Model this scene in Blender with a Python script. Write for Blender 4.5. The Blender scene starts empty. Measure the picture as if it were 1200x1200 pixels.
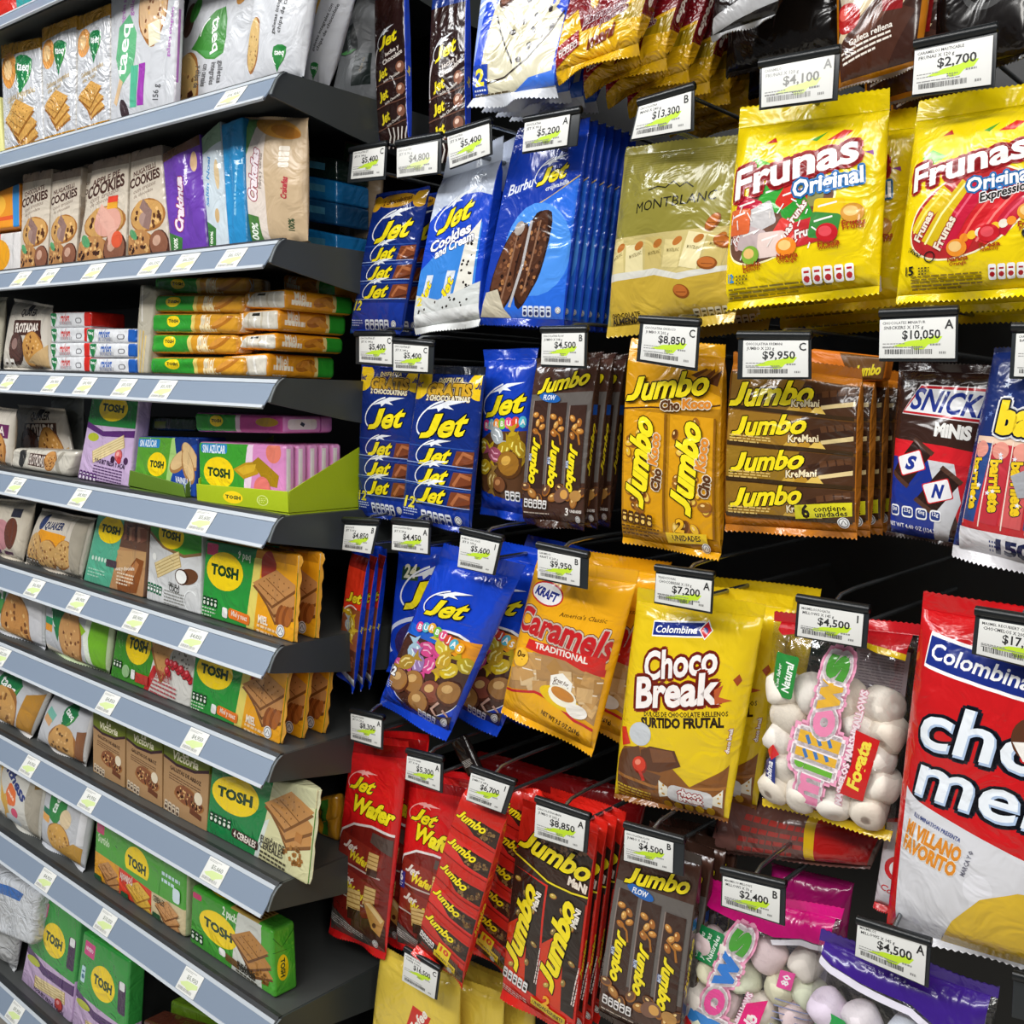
import bpy, math, random
import numpy as np
SC = bpy.context.scene
COL = SC.collection
# ---------------------------------------------------------------- camera, light, exposure
F_PX = 1211.31
RIGHT = np.array([0.75647438, 0.6532653, 0.03147948])
DOWN = np.array([0.10122619, -0.06939526, -0.9924402])
FWD = np.array([-0.64614222, 0.75394214, -0.11862329])
EYE = np.array([0.0, 0.0, 1.40])
from mathutils import Matrix
cd = bpy.data.cameras.new('camera')
cd.sensor_width = 36.0
cd.lens = 36.0 * F_PX / 1200.0
cd.clip_start = 0.02
cam = bpy.data.objects.new('camera', cd)
COL.objects.link(cam)
mw = Matrix.Identity(4)
for i in range(3):
    mw[i][0], mw[i][1], mw[i][2], mw[i][3] = RIGHT[i], -DOWN[i], -FWD[i], EYE[i]
cam.matrix_world = mw
SC.camera = cam
SC.view_settings.view_transform = 'Standard'
SC.view_settings.look = 'None'
SC.view_settings.exposure = 0.0
SC.view_settings.gamma = 1.0
world = bpy.data.worlds.new('store_ambience')
SC.world = world
world.use_nodes = True
world.node_tree.nodes['Background'].inputs[0].default_value = (0.85, 0.92, 1.0, 1)
world.node_tree.nodes['Background'].inputs[1].default_value = 0.09


def area(name, loc, target, sx, sy, power, col=(1, 1, 1)):
    l = bpy.data.lights.new(name, 'AREA')
    l.shape = 'RECTANGLE'
    l.size, l.size_y, l.energy, l.color = sx, sy, power, col
    o = bpy.data.objects.new(name, l)
    COL.objects.link(o)
    o.location = loc
    from mathutils import Vector
    o.rotation_euler = (Vector(target) - Vector(loc)).to_track_quat('-Z', 'Y').to_euler()
    return o


# rows of ceiling troffers along the aisle
area('ceiling_light', (-0.55, -0.25, 3.0), (-0.55, 0.6, 1.2), 3.2, 0.16, 15, (1, .98, .94))
area('ceiling_light', (-0.9, -1.5, 3.0), (-0.9, 0.9, 1.2), 4.5, 0.35, 82, (1, .985, .96))
area('ceiling_light', (1.5, -0.9, 2.6), (-0.4, 0.9, 1.1), 0.3, 1.2, 22, (1, .97, .92))
area('ceiling_light', (-2.6, -0.8, 3.0), (-1.7, 0.8, 1.2), 1.2, 0.25, 26, (.93, .97, 1))


# ---------------------------------------------------------------- small helpers
def hexc(c):
    if not isinstance(c, str):
        return c
    r = [int(c[i:i + 2], 16) / 255 for i in (0, 2, 4)]
    return tuple(x / 12.92 if x <= .04045 else ((x + .055) / 1.055) ** 2.4 for x in r)


def px(x, y, Y):
    """the point at distance Y in front of the aisle line seen at photo pixel x, y"""
    r = FWD + RIGHT * ((x - 600) / F_PX) + DOWN * ((y - 600) / F_PX)
    return EYE + r * (Y / r[1])


def film(name, rough, bump, scale, spec=.5, coat=0., metal=0., detail=3.):
    m = bpy.data.materials.new(name)
    m.use_nodes = True
    nt = m.node_tree
    b = nt.nodes['Principled BSDF']
    at = nt.nodes.new('ShaderNodeAttribute')
    at.attribute_name = 'Col'
    nt.links.new(at.outputs['Color'], b.inputs['Base Color'])
    b.inputs['Roughness'].default_value = rough
    b.inputs['Specular IOR Level'].default_value = spec
    b.inputs['Metallic'].default_value = metal
    b.inputs['Coat Weight'].default_value = coat
    b.inputs['Coat Roughness'].default_value = .08
    if bump:
        tc = nt.nodes.new('ShaderNodeTexCoord')
        no = nt.nodes.new('ShaderNodeTexNoise')
        no.inputs['Scale'].default_value = scale
        no.inputs['Detail'].default_value = detail
        no.inputs['Distortion'].default_value = 1.2
        vo = nt.nodes.new('ShaderNodeTexVoronoi')
        vo.feature = 'SMOOTH_F1'
        vo.inputs['Scale'].default_value = scale * .9
        vo.inputs['Smoothness'].default_value = .35
        nt.links.new(tc.outputs['Object'], no.inputs['Vector'])
        mp = nt.nodes.new('ShaderNodeMixRGB')
        mp.inputs[0].default_value = .12
        nt.links.new(tc.outputs['Object'], mp.inputs[1])
        nt.links.new(no.outputs['Color'], mp.inputs[2])
        nt.links.new(mp.outputs[0], vo.inputs['Vector'])
        ad = nt.nodes.new('ShaderNodeMath')
        ad.operation = 'ADD'
        nt.links.new(no.outputs['Fac'], ad.inputs[0])
        nt.links.new(vo.outputs['Distance'], ad.inputs[1])
        bp = nt.nodes.new('ShaderNodeBump')
        bp.inputs['Strength'].default_value = bump
        bp.inputs['Distance'].default_value = .008
        nt.links.new(ad.outputs[0], bp.inputs['Height'])
        nt.links.new(bp.outputs['Normal'], b.inputs['Normal'])
        nt.links.new(bp.outputs['Normal'], b.inputs['Coat Normal'])
    return m


GLOSS = film('glossy_film', .22, .33, 21, .5, .35)
SATIN = film('satin_film', .38, .22, 24)
FOIL = film('foil_film', .20, .6, 30, .6, .4)
CARTON = film('printed_card', .5, .04, 40)
PAPER = film('paper_card', .55, 0, 1)
METAL = film('powder_coated_steel', .42, .02, 300)
RAIL = film('extruded_plastic', .3, .015, 90, .55)
BLACK = film('black_plastic', .3, 0, 1)
CHROME = film('bright_wire', .22, 0, 1, .5, 0, .9)
SWEET = film('soft_sweet', .75, .08, 60)


def clear_film(name, tint, fac):
    m = bpy.data.materials.new(name)
    m.use_nodes = True
    nt = m.node_tree
    nt.nodes.clear()
    out = nt.nodes.new('ShaderNodeOutputMaterial')
    tr = nt.nodes.new('ShaderNodeBsdfTransparent')
    tr.inputs[0].default_value = (*tint, 1)
    gl = nt.nodes.new('ShaderNodeBsdfGlossy')
    gl.inputs['Roughness'].default_value = .16
    mx = nt.nodes.new('ShaderNodeMixShader')
    mx.inputs[0].default_value = fac
    tc = nt.nodes.new('ShaderNodeTexCoord')
    no = nt.nodes.new('ShaderNodeTexNoise')
    no.inputs['Scale'].default_value = 30
    no.inputs['Detail'].default_value = 3
    no.inputs['Distortion'].default_value = 1.5
    bp = nt.nodes.new('ShaderNodeBump')
    bp.inputs['Strength'].default_value = .8
    bp.inputs['Distance'].default_value = .008
    nt.links.new(tc.outputs['Object'], no.inputs['Vector'])
    nt.links.new(no.outputs['Fac'], bp.inputs['Height'])
    nt.links.new(bp.outputs['Normal'], gl.inputs['Normal'])
    nt.links.new(tr.outputs[0], mx.inputs[1])
    nt.links.new(gl.outputs[0], mx.inputs[2])
    nt.links.new(mx.outputs[0], out.inputs['Surface'])
    return m


CLEAR = clear_film('clear_film', (.98, .98, .98), .13)


class Soup:
    """collects triangles with colours and normals and links them as ONE mesh object"""
    def __init__(s):
        s.v, s.t, s.c, s.n, s.k = [], [], [], [], 0

    def add(s, V, T, C, N=None):
        V = np.asarray(V, float)
        C = np.asarray(hexc(C), float)
        if C.ndim == 1:
            C = np.tile(C, (len(V), 1))
        if N is None:
            N = np.zeros_like(V)
            T_ = np.asarray(T)
            fn = np.cross(V[T_[:, 1]] - V[T_[:, 0]], V[T_[:, 2]] - V[T_[:, 0]])
            for j in range(3):
                np.add.at(N, T_[:, j], fn)
            N /= np.maximum(np.linalg.norm(N, axis=1, keepdims=True), 1e-12)
        s.v.append(V); s.t.append(np.asarray(T) + s.k); s.c.append(C); s.n.append(N)
        s.k += len(V)

    def box(s, lo, hi, C):
        lo, hi = np.array(lo, float), np.array(hi, float)
        P = np.array([[(lo, hi)[(i >> a) & 1][a] for a in range(3)] for i in range(8)])
        s.hexa(P, C)

    def hexa(s, P, C):
        """P: 8 corners indexed by bits x,y,z"""
        P = np.asarray(P, float)
        ctr = P.mean(0)
        for q in ((0, 1, 3, 2), (4, 5, 7, 6), (0, 1, 5, 4), (2, 3, 7, 6), (0, 2, 6, 4), (1, 3, 7, 5)):
            Q = P[list(q)]
            n = np.cross(Q[1] - Q[0], Q[2] - Q[0])
            if np.dot(n, Q.mean(0) - ctr) < 0:
                Q = Q[::-1]
            s.add(Q, [(0, 1, 2), (0, 2, 3)], C)

    def prism(s, poly, x0, x1, C, axis=0):
        """poly: (a, b) outline extruded along an axis"""
        n = len(poly)
        def mk(x):
            o = []
            for a, b in poly:
                o.append((x, a, b) if axis == 0 else (a, x, b))
            return np.array(o, float)
        A, B = mk(x0), mk(x1)
        from mathutils.geometry import tessellate_polygon
        from mathutils import Vector
        tri = tessellate_polygon([[Vector((a, b, 0)) for a, b in poly]])
        ctr = (A.mean(0) + B.mean(0)) / 2
        for Q in (A, B):
            for t in tri:
                q = Q[list(t)]
                if np.dot(np.cross(q[1] - q[0], q[2] - q[0]), Q.mean(0) - ctr) < 0:
                    q = q[::-1]
                s.add(q, [(0, 1, 2)], C)
        ar = sum(poly[i][0] * poly[(i + 1) % n][1] - poly[(i + 1) % n][0] * poly[i][1] for i in range(n))
        for i in range(n):
            j = (i + 1) % n
            Q = np.array([A[i], A[j], B[j], B[i]])
            e = np.array([poly[j][0] - poly[i][0], poly[j][1] - poly[i][1]])
            nn = np.array([e[1], -e[0]]) * (1 if ar > 0 else -1)
            n3 = np.array((0, nn[0], nn[1]) if axis == 0 else (nn[0], 0, nn[1]))
            if np.dot(np.cross(Q[1] - Q[0], Q[2] - Q[0]), n3) < 0:
                Q = Q[::-1]
            s.add(Q, [(0, 1, 2), (0, 2, 3)], C)

    def tube(s, pts, r, C, n=8):
        pts = np.asarray(pts, float)
        rings = []
        for i in range(len(pts)):
            d = pts[min(i + 1, len(pts) - 1)] - pts[max(i - 1, 0)]
            d /= np.linalg.norm(d)
            a = np.cross(d, (0, 0, 1.) if abs(d[2]) < .9 else (1., 0, 0)); a /= np.linalg.norm(a)
            b = np.cross(d, a)
            th = np.arange(n) * 2 * math.pi / n
            rings.append(pts[i] + r * (np.outer(np.cos(th), a) + np.outer(np.sin(th), b)))
        V = np.vstack(rings + [pts[:1], pts[-1:]])
        T = []
        m = len(pts)
        for i in range(m - 1):
            for j in range(n):
                k = (j + 1) % n
                p, q, u, w = i * n + j, i * n + k, (i + 1) * n + k, (i + 1) * n + j
                T += [(p, w, u), (p, u, q)]
        for j in range(n):
            k = (j + 1) % n
            T += [(m * n, j, k), (m * n + 1, (m - 1) * n + k, (m - 1) * n + j)]
        s.add(V, [(a, c, b) for a, b, c in T], C)

    def link(s, name, mat, parent=None, origin=(0, 0, 0)):
        V = np.vstack(s.v) - np.asarray(origin, float)
        T = np.vstack(s.t).astype(np.int32)
        me = bpy.data.meshes.new(name)
        me.vertices.add(len(V)); me.loops.add(T.size); me.polygons.add(len(T))
        me.vertices.foreach_set('co', V.astype(np.float32).ravel())
        me.loops.foreach_set('vertex_index', T.ravel())
        me.polygons.foreach_set('loop_start', np.arange(0, T.size, 3, dtype=np.int32))
        me.polygons.foreach_set('use_smooth', np.ones(len(T), bool))
        me.update(calc_edges=True)
        at = me.attributes.new('Col', 'FLOAT_COLOR', 'POINT')
        C = np.ones((len(V), 4), np.float32)
        C[:, :3] = np.vstack(s.c)
        at.data.foreach_set('color', C.ravel())
        me.normals_split_custom_set_from_vertices(np.vstack(s.n).astype(np.float32))
        me.materials.append(mat)
        o = bpy.data.objects.new(name, me)
        COL.objects.link(o)
        if parent is not None:
            o.parent = parent
        else:
            o.location = origin
        return o


def thing(name, label, cat, loc, group=None):
    o = bpy.data.objects.new(name, None)
    COL.objects.link(o)
    o.location = tuple(float(x) for x in loc)
    o.empty_display_size = .02
    o['label'] = label
    o['category'] = cat
    if group:
        o['group'] = group
    return o


def dup(root, off, label, group=None):
    r = root.copy()
    COL.objects.link(r)
    r.location = [root.location[i] + off[i] for i in range(3)]
    r['label'] = label
    if group:
        r['group'] = group
    for ch in list(root.children):
        c = ch.copy()
        COL.objects.link(c)
        c.parent = r
        for g in list(ch.children):
            d = g.copy()
            COL.objects.link(d)
            d.parent = c
    return r


# ---------------------------------------------------------------- printed artwork: flat coloured shapes on a 100 x H canvas (y down)
_tc = bpy.data.curves.new('lettering', 'FONT')
_to = bpy.data.objects.new('lettering', _tc)
COL.objects.link(_to)
_cache = {}


def glyphs(s, shear, off, res):
    k = (s, round(shear, 3), round(off, 4), res)
    if k not in _cache and s[:1] == 'J' and len(s) > 1 and shear:  # the logo J stands on the line and hooks to the left
        V, T = glyphs(s[1:], shear, off, res)
        P = [(.2, .7), (.43, .7), (.43, .2), (.38, .07), (.27, 0), (-.02, 0), (-.02, .17), (.14, .17), (.2, .23)]
        from mathutils.geometry import tessellate_polygon
        from mathutils import Vector
        t = np.array(tessellate_polygon([[Vector((p, q, 0)) for p, q in P]]))
        J = np.array([(p + shear * q, -q) for p, q in P])
        _cache[k] = (np.concatenate([V + (.5 - V[:, 0].min() + .05, 0), J]), np.concatenate([T, t + len(V)]))
    if k not in _cache:
        _tc.body, _tc.shear, _tc.offset, _tc.resolution_u = s, shear, off, res
        dg = bpy.context.evaluated_depsgraph_get()
        dg.update()
        e = _to.evaluated_get(dg)
        m = e.to_mesh()
        m.calc_loop_triangles()
        V = np.array([v.co[:2] for v in m.vertices]).reshape(-1, 2)
        T = np.array([t.vertices[:] for t in m.loop_triangles]).reshape(-1, 3)
        e.to_mesh_clear()
        _cache[k] = (V * (1, -1), T)
    return _cache[k]


def rotm(P, deg):
    a = math.radians(deg)
    c, s = math.cos(a), math.sin(a)
    return P @ np.array([[c, s], [-s, c]])


class Art:
    def __init__(s, H, bg=None):
        s.H, s.L, s.r = H, [], random.Random(int(H * 7))
        if bg:
            s.rect(0, 0, 100, H, bg)

    def tri(s, V, T, C):
        if len(V):
            s.L.append((np.asarray(V, float), np.asarray(T), hexc(C)))
        return s

    def poly(s, pts, C):
        from mathutils.geometry import tessellate_polygon
        from mathutils import Vector
        T = tessellate_polygon([[Vector((a, b, 0)) for a, b in pts]])
        return s.tri(pts, T, C)

    def rect(s, x0, y0, x1, y1, C, rot=0):
        c = np.array([(x0 + x1) / 2, (y0 + y1) / 2])
        P = np.array([(x0, y0), (x1, y0), (x1, y1), (x0, y1)], float)
        return s.tri(rotm(P - c, rot) + c, [(0, 1, 2), (0, 2, 3)], C)

    def rrect(s, x0, y0, x1, y1, r, C, rot=0):
        c = np.array([(x0 + x1) / 2, (y0 + y1) / 2])
        P = []
        for cx, cy, a0 in ((x1 - r, y0 + r, -90), (x1 - r, y1 - r, 0), (x0 + r, y1 - r, 90), (x0 + r, y0 + r, 180)):
            for k in range(4):
                a = math.radians(a0 + 30 * k)
                P.append((cx + r * math.cos(a), cy + r * math.sin(a)))
        P = rotm(np.array(P) - c, rot) + c
        return s.tri(np.vstack([P, c[None]]), [(i, (i + 1) % len(P), len(P)) for i in range(len(P))], C)

    def ell(s, cx, cy, rx, ry, C, rot=0, n=22, wob=0, seed=0):
        th = np.arange(n) * 2 * math.pi / n
        k = np.ones(n)
        if wob:
            rr = random.Random(seed)
            for f in (2, 3, 5):
                k += wob * rr.uniform(.3, 1) * np.sin(f * th + rr.uniform(0, 6.3))
        P = rotm(np.stack([rx * k * np.cos(th), ry * k * np.sin(th)], 1), rot) + (cx, cy)
        return s.tri(np.vstack([P, [[cx, cy]]]), [(i, (i + 1) % n, n) for i in range(n)], C)

    def ring(s, cx, cy, rx, ry, w, C, rot=0, a0=0, a1=360, n=26):
        th = np.radians(np.linspace(a0, a1, n))
        A = np.stack([rx * np.cos(th), ry * np.sin(th)], 1)
        B = np.stack([(rx - w) * np.cos(th), (ry - w) * np.sin(th)], 1)
        V = rotm(np.vstack([A, B]), rot) + (cx, cy)
        return s.tri(V, [t for i in range(n - 1) for t in ((i, i + 1, n + i + 1), (i, n + i + 1, n + i))], C)

    def line(s, pts, w, C):
        """a stroke of width w through pts"""
        P = np.asarray(pts, float)
        d = np.gradient(P, axis=0)
        nn = np.stack([-d[:, 1], d[:, 0]], 1)
        nn /= np.maximum(np.linalg.norm(nn, axis=1, keepdims=True), 1e-9)
        w = np.asarray(w, float).reshape(-1, 1) * np.ones((len(P), 1))
        V = np.vstack([P + nn * w / 2, P - nn * w / 2])
        n = len(P)
        return s.tri(V, [t for i in range(n - 1) for t in ((i, i + 1, n + i + 1), (i, n + i + 1, n + i))], C)

    def text(s, t, x, y, h, C, w=None, rot=0, shear=0., bold=.02, out=None, ow=.05, out2=None, ow2=.1, al='c', res=None):
        res = res or (3 if h > 12 else 2 if h > 5 else 1)
        V0, _ = glyphs(t, shear, bold, res)
        if not len(V0):
            return s
        lo, hi = V0.min(0), V0.max(0)
        sy = h / .7
        sx = w / (hi[0] - lo[0]) if w else sy
        c = (lo + hi) / 2
        if al == 'l':
            c = np.array([lo[0], c[1]])
        V, T = glyphs(t, shear, bold, res)
        for col, o in ((out2, ow2), (out, ow)):
            if col:
                n = 8 if h > 9 else 5
                VV = np.concatenate([V + (o * math.cos(6.2832 * k / n), o * math.sin(6.2832 * k / n)) for k in range(n)])
                TT = np.concatenate([T + k * len(V) for k in range(n)])
                s.tri(rotm((VV - c) * (sx, sy), rot) + (x, y), TT, col)
        return s.tri(rotm((V - c) * (sx, sy), rot) + (x, y), T, C)

    def dashes(s, x, y, w, n, C, h=1.1, gap=2.2, rot=0):
        """a block of print too fine to read"""
        V, T = [], []
        for i in range(n):
            q = 0.
            while q < w:
                l = s.r.uniform(.04, .13) * w + .8
                e = min(q + l, w * (1 if i < n - 1 else .7))
                if e > q:
                    k = len(V)
                    V += [(q, i * gap), (e, i * gap), (e, i * gap + h), (q, i * gap + h)]
                    T += [(k, k + 1, k + 2), (k, k + 2, k + 3)]
                q += l + .9
        return s.tri(rotm(np.array(V), rot) + (x, y), T, C)

    def specks(s, cx, cy, rx, ry, n, r, C, rot=0, seed=1):
        rr = random.Random(seed)
        V, T = [], []
        for _ in range(n):
            a, q = rr.uniform(0, 6.3), math.sqrt(rr.random()) * .88
            x, y = q * rx * math.cos(a), q * ry * math.sin(a)
            k = len(V)
            for j in range(5):
                b = j * 1.257 + a
                V.append((x + r * rr.uniform(.6, 1.2) * math.cos(b), y + r * rr.uniform(.6, 1.2) * math.sin(b)))
            T += [(k, k + 1, k + 2), (k, k + 2, k + 3), (k, k + 3, k + 4)]
        return s.tri(rotm(np.array(V), rot) + (cx, cy), T, C)

    # --- motifs that recur on the packs
    def cookie(s, cx, cy, r, base='C98F4E', dark='6A3A1C', seed=1, ry=None):
        ry = ry or r
        s.ell(cx, cy, r, ry, 'A06A34', wob=.04, seed=seed)
        s.ell(cx - r * .04, cy - ry * .05, r * .93, ry * .92, base, wob=.05, seed=seed + 1)
        s.specks(cx, cy, r * .85, ry * .85, 16, r * .08, 'E4B878', seed=seed + 2)
        s.specks(cx, cy, r * .9, ry * .9, 13, r * .1, dark, seed=seed + 3)
        return s

    def cracker(s, cx, cy, w, h, rot=0, base='C08A4E', edge='8A5A2C', dots=True):
        P = rotm(np.array([(-w * .5, -h * .05), (w * .02, -h * .5), (w * .5, -h * .1), (-w * .05, h * .5)]), rot)
        s.poly([(x + cx, y + cy + h * .09) for x, y in P], edge)
        s.poly([(x + cx, y + cy) for x, y in P], base)
        if dots:
            for k in range(4):
                for j in range(4):
                    a, b = (k + .7) / 4.6, (j + .7) / 4.6
                    q = P[0] * (1 - a) * (1 - b) + P[1] * a * (1 - b) + P[2] * a * b + P[3] * (1 - a) * b
                    s.ell(q[0] + cx, q[1] + cy, w * .012, w * .012, '704820', n=5)
        return s

    def crackers(s, cx, cy, w, base='C58C52', edge='7E4E26'):
        for i, (dx, dy) in enumerate(((.14, .24), (.08, .13), (.0, .0))):
            s.cracker(cx + dx * w, cy + dy * w, w * (1 - .06 * (2 - i)), w * .5, 9 * (2 - i) - 2, base, edge, i == 2)
        s.line([(cx - w * .2, cy - w * .11), (cx + w * .24, cy + w * .1)], w * .012, edge)
        s.line([(cx - w * .34, cy - w * .0), (cx + w * .1, cy + w * .19)], w * .012, edge)
        return s

    def wafer(s, cx, cy, w, h, rot=0, a='E2BE78', b='A87838'):
        s.rect(cx - w / 2, cy - h / 2, cx + w / 2, cy + h / 2, b, rot)
        c = np.array([cx, cy])
        for k in range(5):
            p = rotm(np.array([[0, -h / 2 + h * (k + .45) / 5]]), rot)[0] + c
            s.rect(p[0] - w * .48, p[1] - h * .075, p[0] + w * .48, p[1] + h * .075, a, rot)
        return s

    def peanut(s, cx, cy, r, rot=0, c='D89A45'):
        s.ell(cx, cy, r * 1.25, r * .85, '9A5E22', rot, 14)
        s.ell(cx - r * .1, cy - r * .12, r * 1.05, r * .66, c, rot, 14)
        s.ell(cx - r * .3, cy - r * .3, r * .4, r * .22, 'F3D08A', rot, 8)
        return s

    def ball(s, cx, cy, r, c, hi, lo):
        s.ell(cx, cy, r, r, lo, n=16, wob=.03, seed=int(cx * 9))
        s.ell(cx - r * .07, cy - r * .1, r * .88, r * .86, c, n=16)
        s.ell(cx - r * .25, cy - r * .3, r * .42, r * .32, hi, -30, 12)
        return s

    def twist(s, cx, cy, r, c, hi, rot=0):
        """a sweet in twisted wrapping"""
        for d in (-1, 1):
            P = np.array([(d * r * .7, 0), (d * r * 1.75, -r * .7), (d * r * 1.5, 0), (d * r * 1.75, r * .7)])
            s.poly([tuple(q) for q in rotm(P, rot) + (cx, cy)], c)
        s.ell(cx, cy, r, r * .78, c, rot, 14, .05, int(cx * 7))
        s.line(rotm(np.array([(-r * .6, -r * .3), (0, -r * .45), (r * .5, -r * .2)]), rot) + (cx, cy), r * .2, hi)
        s.line(rotm(np.array([(-r * .4, r * .3), (r * .1, r * .1), (r * .6, r * .3)]), rot) + (cx, cy), r * .13, hi)
        return s

    def gda(s, x, y, w, n, C='FFFFFF', ink='222222', rot=0, hh=1.5):
        """the row of nutrition tablets"""
        k = w / n
        for i in range(n):
            p = rotm(np.array([[k * (i + .5), k * hh / 2]]), rot)[0] + (x, y)
            s.rrect(p[0] - k * .42, p[1] - k * hh / 2, p[0] + k * .42, p[1] + k * hh / 2, k * .2, C, rot)
            q = rotm(np.array([[0, k * .28]]), rot)[0] + p
            s.ell(q[0], q[1], k * .3, k * .3, ink, n=8)
            q = rotm(np.array([[0, -k * .35]]), rot)[0] + p
            s.rect(q[0] - k * .25, q[1] - k * .1, q[0] + k * .25, q[1] + k * .1, ink, rot)
        return s

    def badge(s, x, y, r):
        s.ell(x, y, r, r, 'F4F4F4', n=16)
        s.ring(x, y, r * .85, r * .85, r * .16, '777777', n=16)
        s.line([(x - r * .4, y + r * .3), (x, y - r * .4), (x + r * .4, y + r * .3)], r * .18, '777777')
        return s

    def bars(s, x, y, w, h, C='222222', seed=3):
        rr = random.Random(seed)
        q = 0
        V, T = [], []
        while q < w:
            l = rr.choice((.5, .5, .9, 1.4)) * w / 60
            k = len(V)
            V += [(x + q, y), (x + q + l, y), (x + q + l, y + h), (x + q, y + h)]
            T += [(k, k + 1, k + 2), (k, k + 2, k + 3)]
            q += l + rr.choice((.6, .6, 1.1)) * w / 60
        return s.tri(V, T, C)

    # --- brand marks
    def jet(s, cx, cy, w, rot=-6, swoosh='F0F4FA', c='F6E21C', o='06142E'):
        g = rotm(np.array([[-.15 * w, -.42 * w]]), rot)[0]
        if swoosh:
            s.ring(cx - .08 * w, cy - .1 * w, .52 * w, .27 * w, .03 * w, swoosh, rot - 14, 120, 285, 18)
            s.poly([tuple(q) for q in rotm(np.array([(-.34, -.27), (.1, -.38), (.48, -.34), (.1, -.3), (.2, -.23), (0, -.275), (-.1, -.22), (-.12, -.275)]) * w, rot) + (cx, cy)], swoosh)
        s.text('Jet', cx, cy, w * .355, c, w, rot, .45, .03, o, .04)
        return s

    def jumbo(s, cx, cy, w, rot=-6, h=None, c='F7E11E', o='15100A'):
        return s.text('Jumbo', cx, cy, h or w * .22, c, w, rot, .42, .035, o, .04)

    def tosh(s, cx, cy, rx, ry=None, rot=0):
        ry = ry or rx
        s.ell(cx, cy, rx, ry, 'FBD80E', rot, 26)
        return s.text('TOSH', cx, cy, ry * .52, '17401C', rx * 1.5, rot + 1, 0, .055)

    def taeq(s, cx, cy, w, rot=0, c='1E7C46', t='FFFFFF'):
        P = np.array([(-.5, -.42), (-.2, -.52), (.2, -.52), (.5, -.42), (.52, -.1), (.4, .22), (.12, .55), (0, .78), (-.12, .55), (-.4, .22), (-.52, -.1)]) * w
        s.poly([tuple(q) for q in rotm(P, rot) + (cx, cy)], c)
        s.poly([tuple(q) for q in rotm(P[[3, 4, 5, 6]] * (.92, .92), rot) + (cx, cy)], '4F9A50')
        s.ring(cx, cy, .44 * w, .46 * w, .035 * w, t, rot, 110, 170, 8)
        q = rotm(np.array([[0, -.1 * w]]), rot)[0]
        return s.text('taeq', cx + q[0], cy + q[1], w * .27, t, w * .74, rot, 0, .02)

    def colombina(s, cx, cy, w, rot=0):
        h = w * .2
        s.rect(cx - w * .5, cy - h * .62, cx + w * .38, cy + h * .62, 'FFFFFF', rot)
        s.rect(cx - w * .485, cy - h * .5, cx + w * .37, cy + h * .5, '1B2F86', rot)
        q = rotm(np.array([[-.08 * w, 0]]), rot)[0]
        s.text('Colombina', cx + q[0], cy + q[1], h * .55, 'FFFFFF', w * .72, rot, .1, .02)
        q = rotm(np.array([[.42 * w, 0]]), rot)[0] + (cx, cy)
        for k, c in ((.15, 'FFFFFF'), (.125, 'D8202C')):
            s.poly([tuple(p) for p in rotm(np.array([(-1, 0), (0, -1), (1, 0), (0, 1)]) * k * w * (.8, 1), rot) + q], c)
        s.ell(q[0], q[1], w * .05, w * .035, '1B2F86', rot + 50, 10)
        return s


def cut(P, I, d):
    """split the triangles that a line crosses; d: signed distances of their corners from it"""
    d = np.where(np.abs(d) < 1e-7, 0, d)
    x = (d.min(1) < 0) & (d.max(1) > 0)
    if not x.any():
        return P, I
    Q, J, e = P[x], I[x], d[x]
    pos = (e > 0).sum(1) == 1
    lone = np.where(pos, e.argmax(1), e.argmin(1))
    i = np.arange(len(Q))
    L, M, N = Q[i, lone], Q[i, (lone + 1) % 3], Q[i, (lone + 2) % 3]
    dl, dm, dn = e[i, lone], e[i, (lone + 1) % 3], e[i, (lone + 2) % 3]
    p = L + (M - L) * (dl / (dl - dm))[:, None]
    q = L + (N - L) * (dl / (dl - dn))[:, None]
    new = np.concatenate([np.stack([L, p, q], 1), np.stack([p, M, N], 1), np.stack([p, N, q], 1)])
    a = new[:, 1] - new[:, 0]
    b = new[:, 2] - new[:, 0]
    ok = np.abs(a[:, 0] * b[:, 1] - a[:, 1] * b[:, 0]) > 1e-9
    return np.concatenate([P[~x], new[ok]]), np.concatenate([I[~x], np.concatenate([J, J, J])[ok]])


def clip(P, H):
    """keep what lies on the canvas 0..100 x 0..H"""
    lo, hi = P.min(1), P.max(1)
    out = (hi[:, 0] <= 0) | (lo[:, 0] >= 100) | (hi[:, 1] <= 0) | (lo[:, 1] >= H)
    P, lo, hi = P[~out], lo[~out], hi[~out]
    cr = (lo[:, 0] < 0) | (hi[:, 0] > 100) | (lo[:, 1] < 0) | (hi[:, 1] > H)
    if not cr.any():
        return P
    new = []
    for t in P[cr]:
        q = [tuple(a) for a in t]
        for ax, b, sg in ((0, 0, 1), (0, 100, -1), (1, 0, 1), (1, H, -1)):
            r = []
            for i in range(len(q)):
                A, B = q[i], q[(i + 1) % len(q)]
                da, db = sg * (A[ax] - b), sg * (B[ax] - b)
                if da >= 0:
                    r.append(A)
                if da * db < 0:
                    f = da / (da - db)
                    r.append((A[0] + f * (B[0] - A[0]), A[1] + f * (B[1] - A[1])))
            q = r
            if not q:
                break
        for i in range(1, len(q) - 1):
            new.append((q[0], q[i], q[i + 1]))
    return np.concatenate([P[~cr], np.array(new).reshape(-1, 3, 2)])
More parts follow.
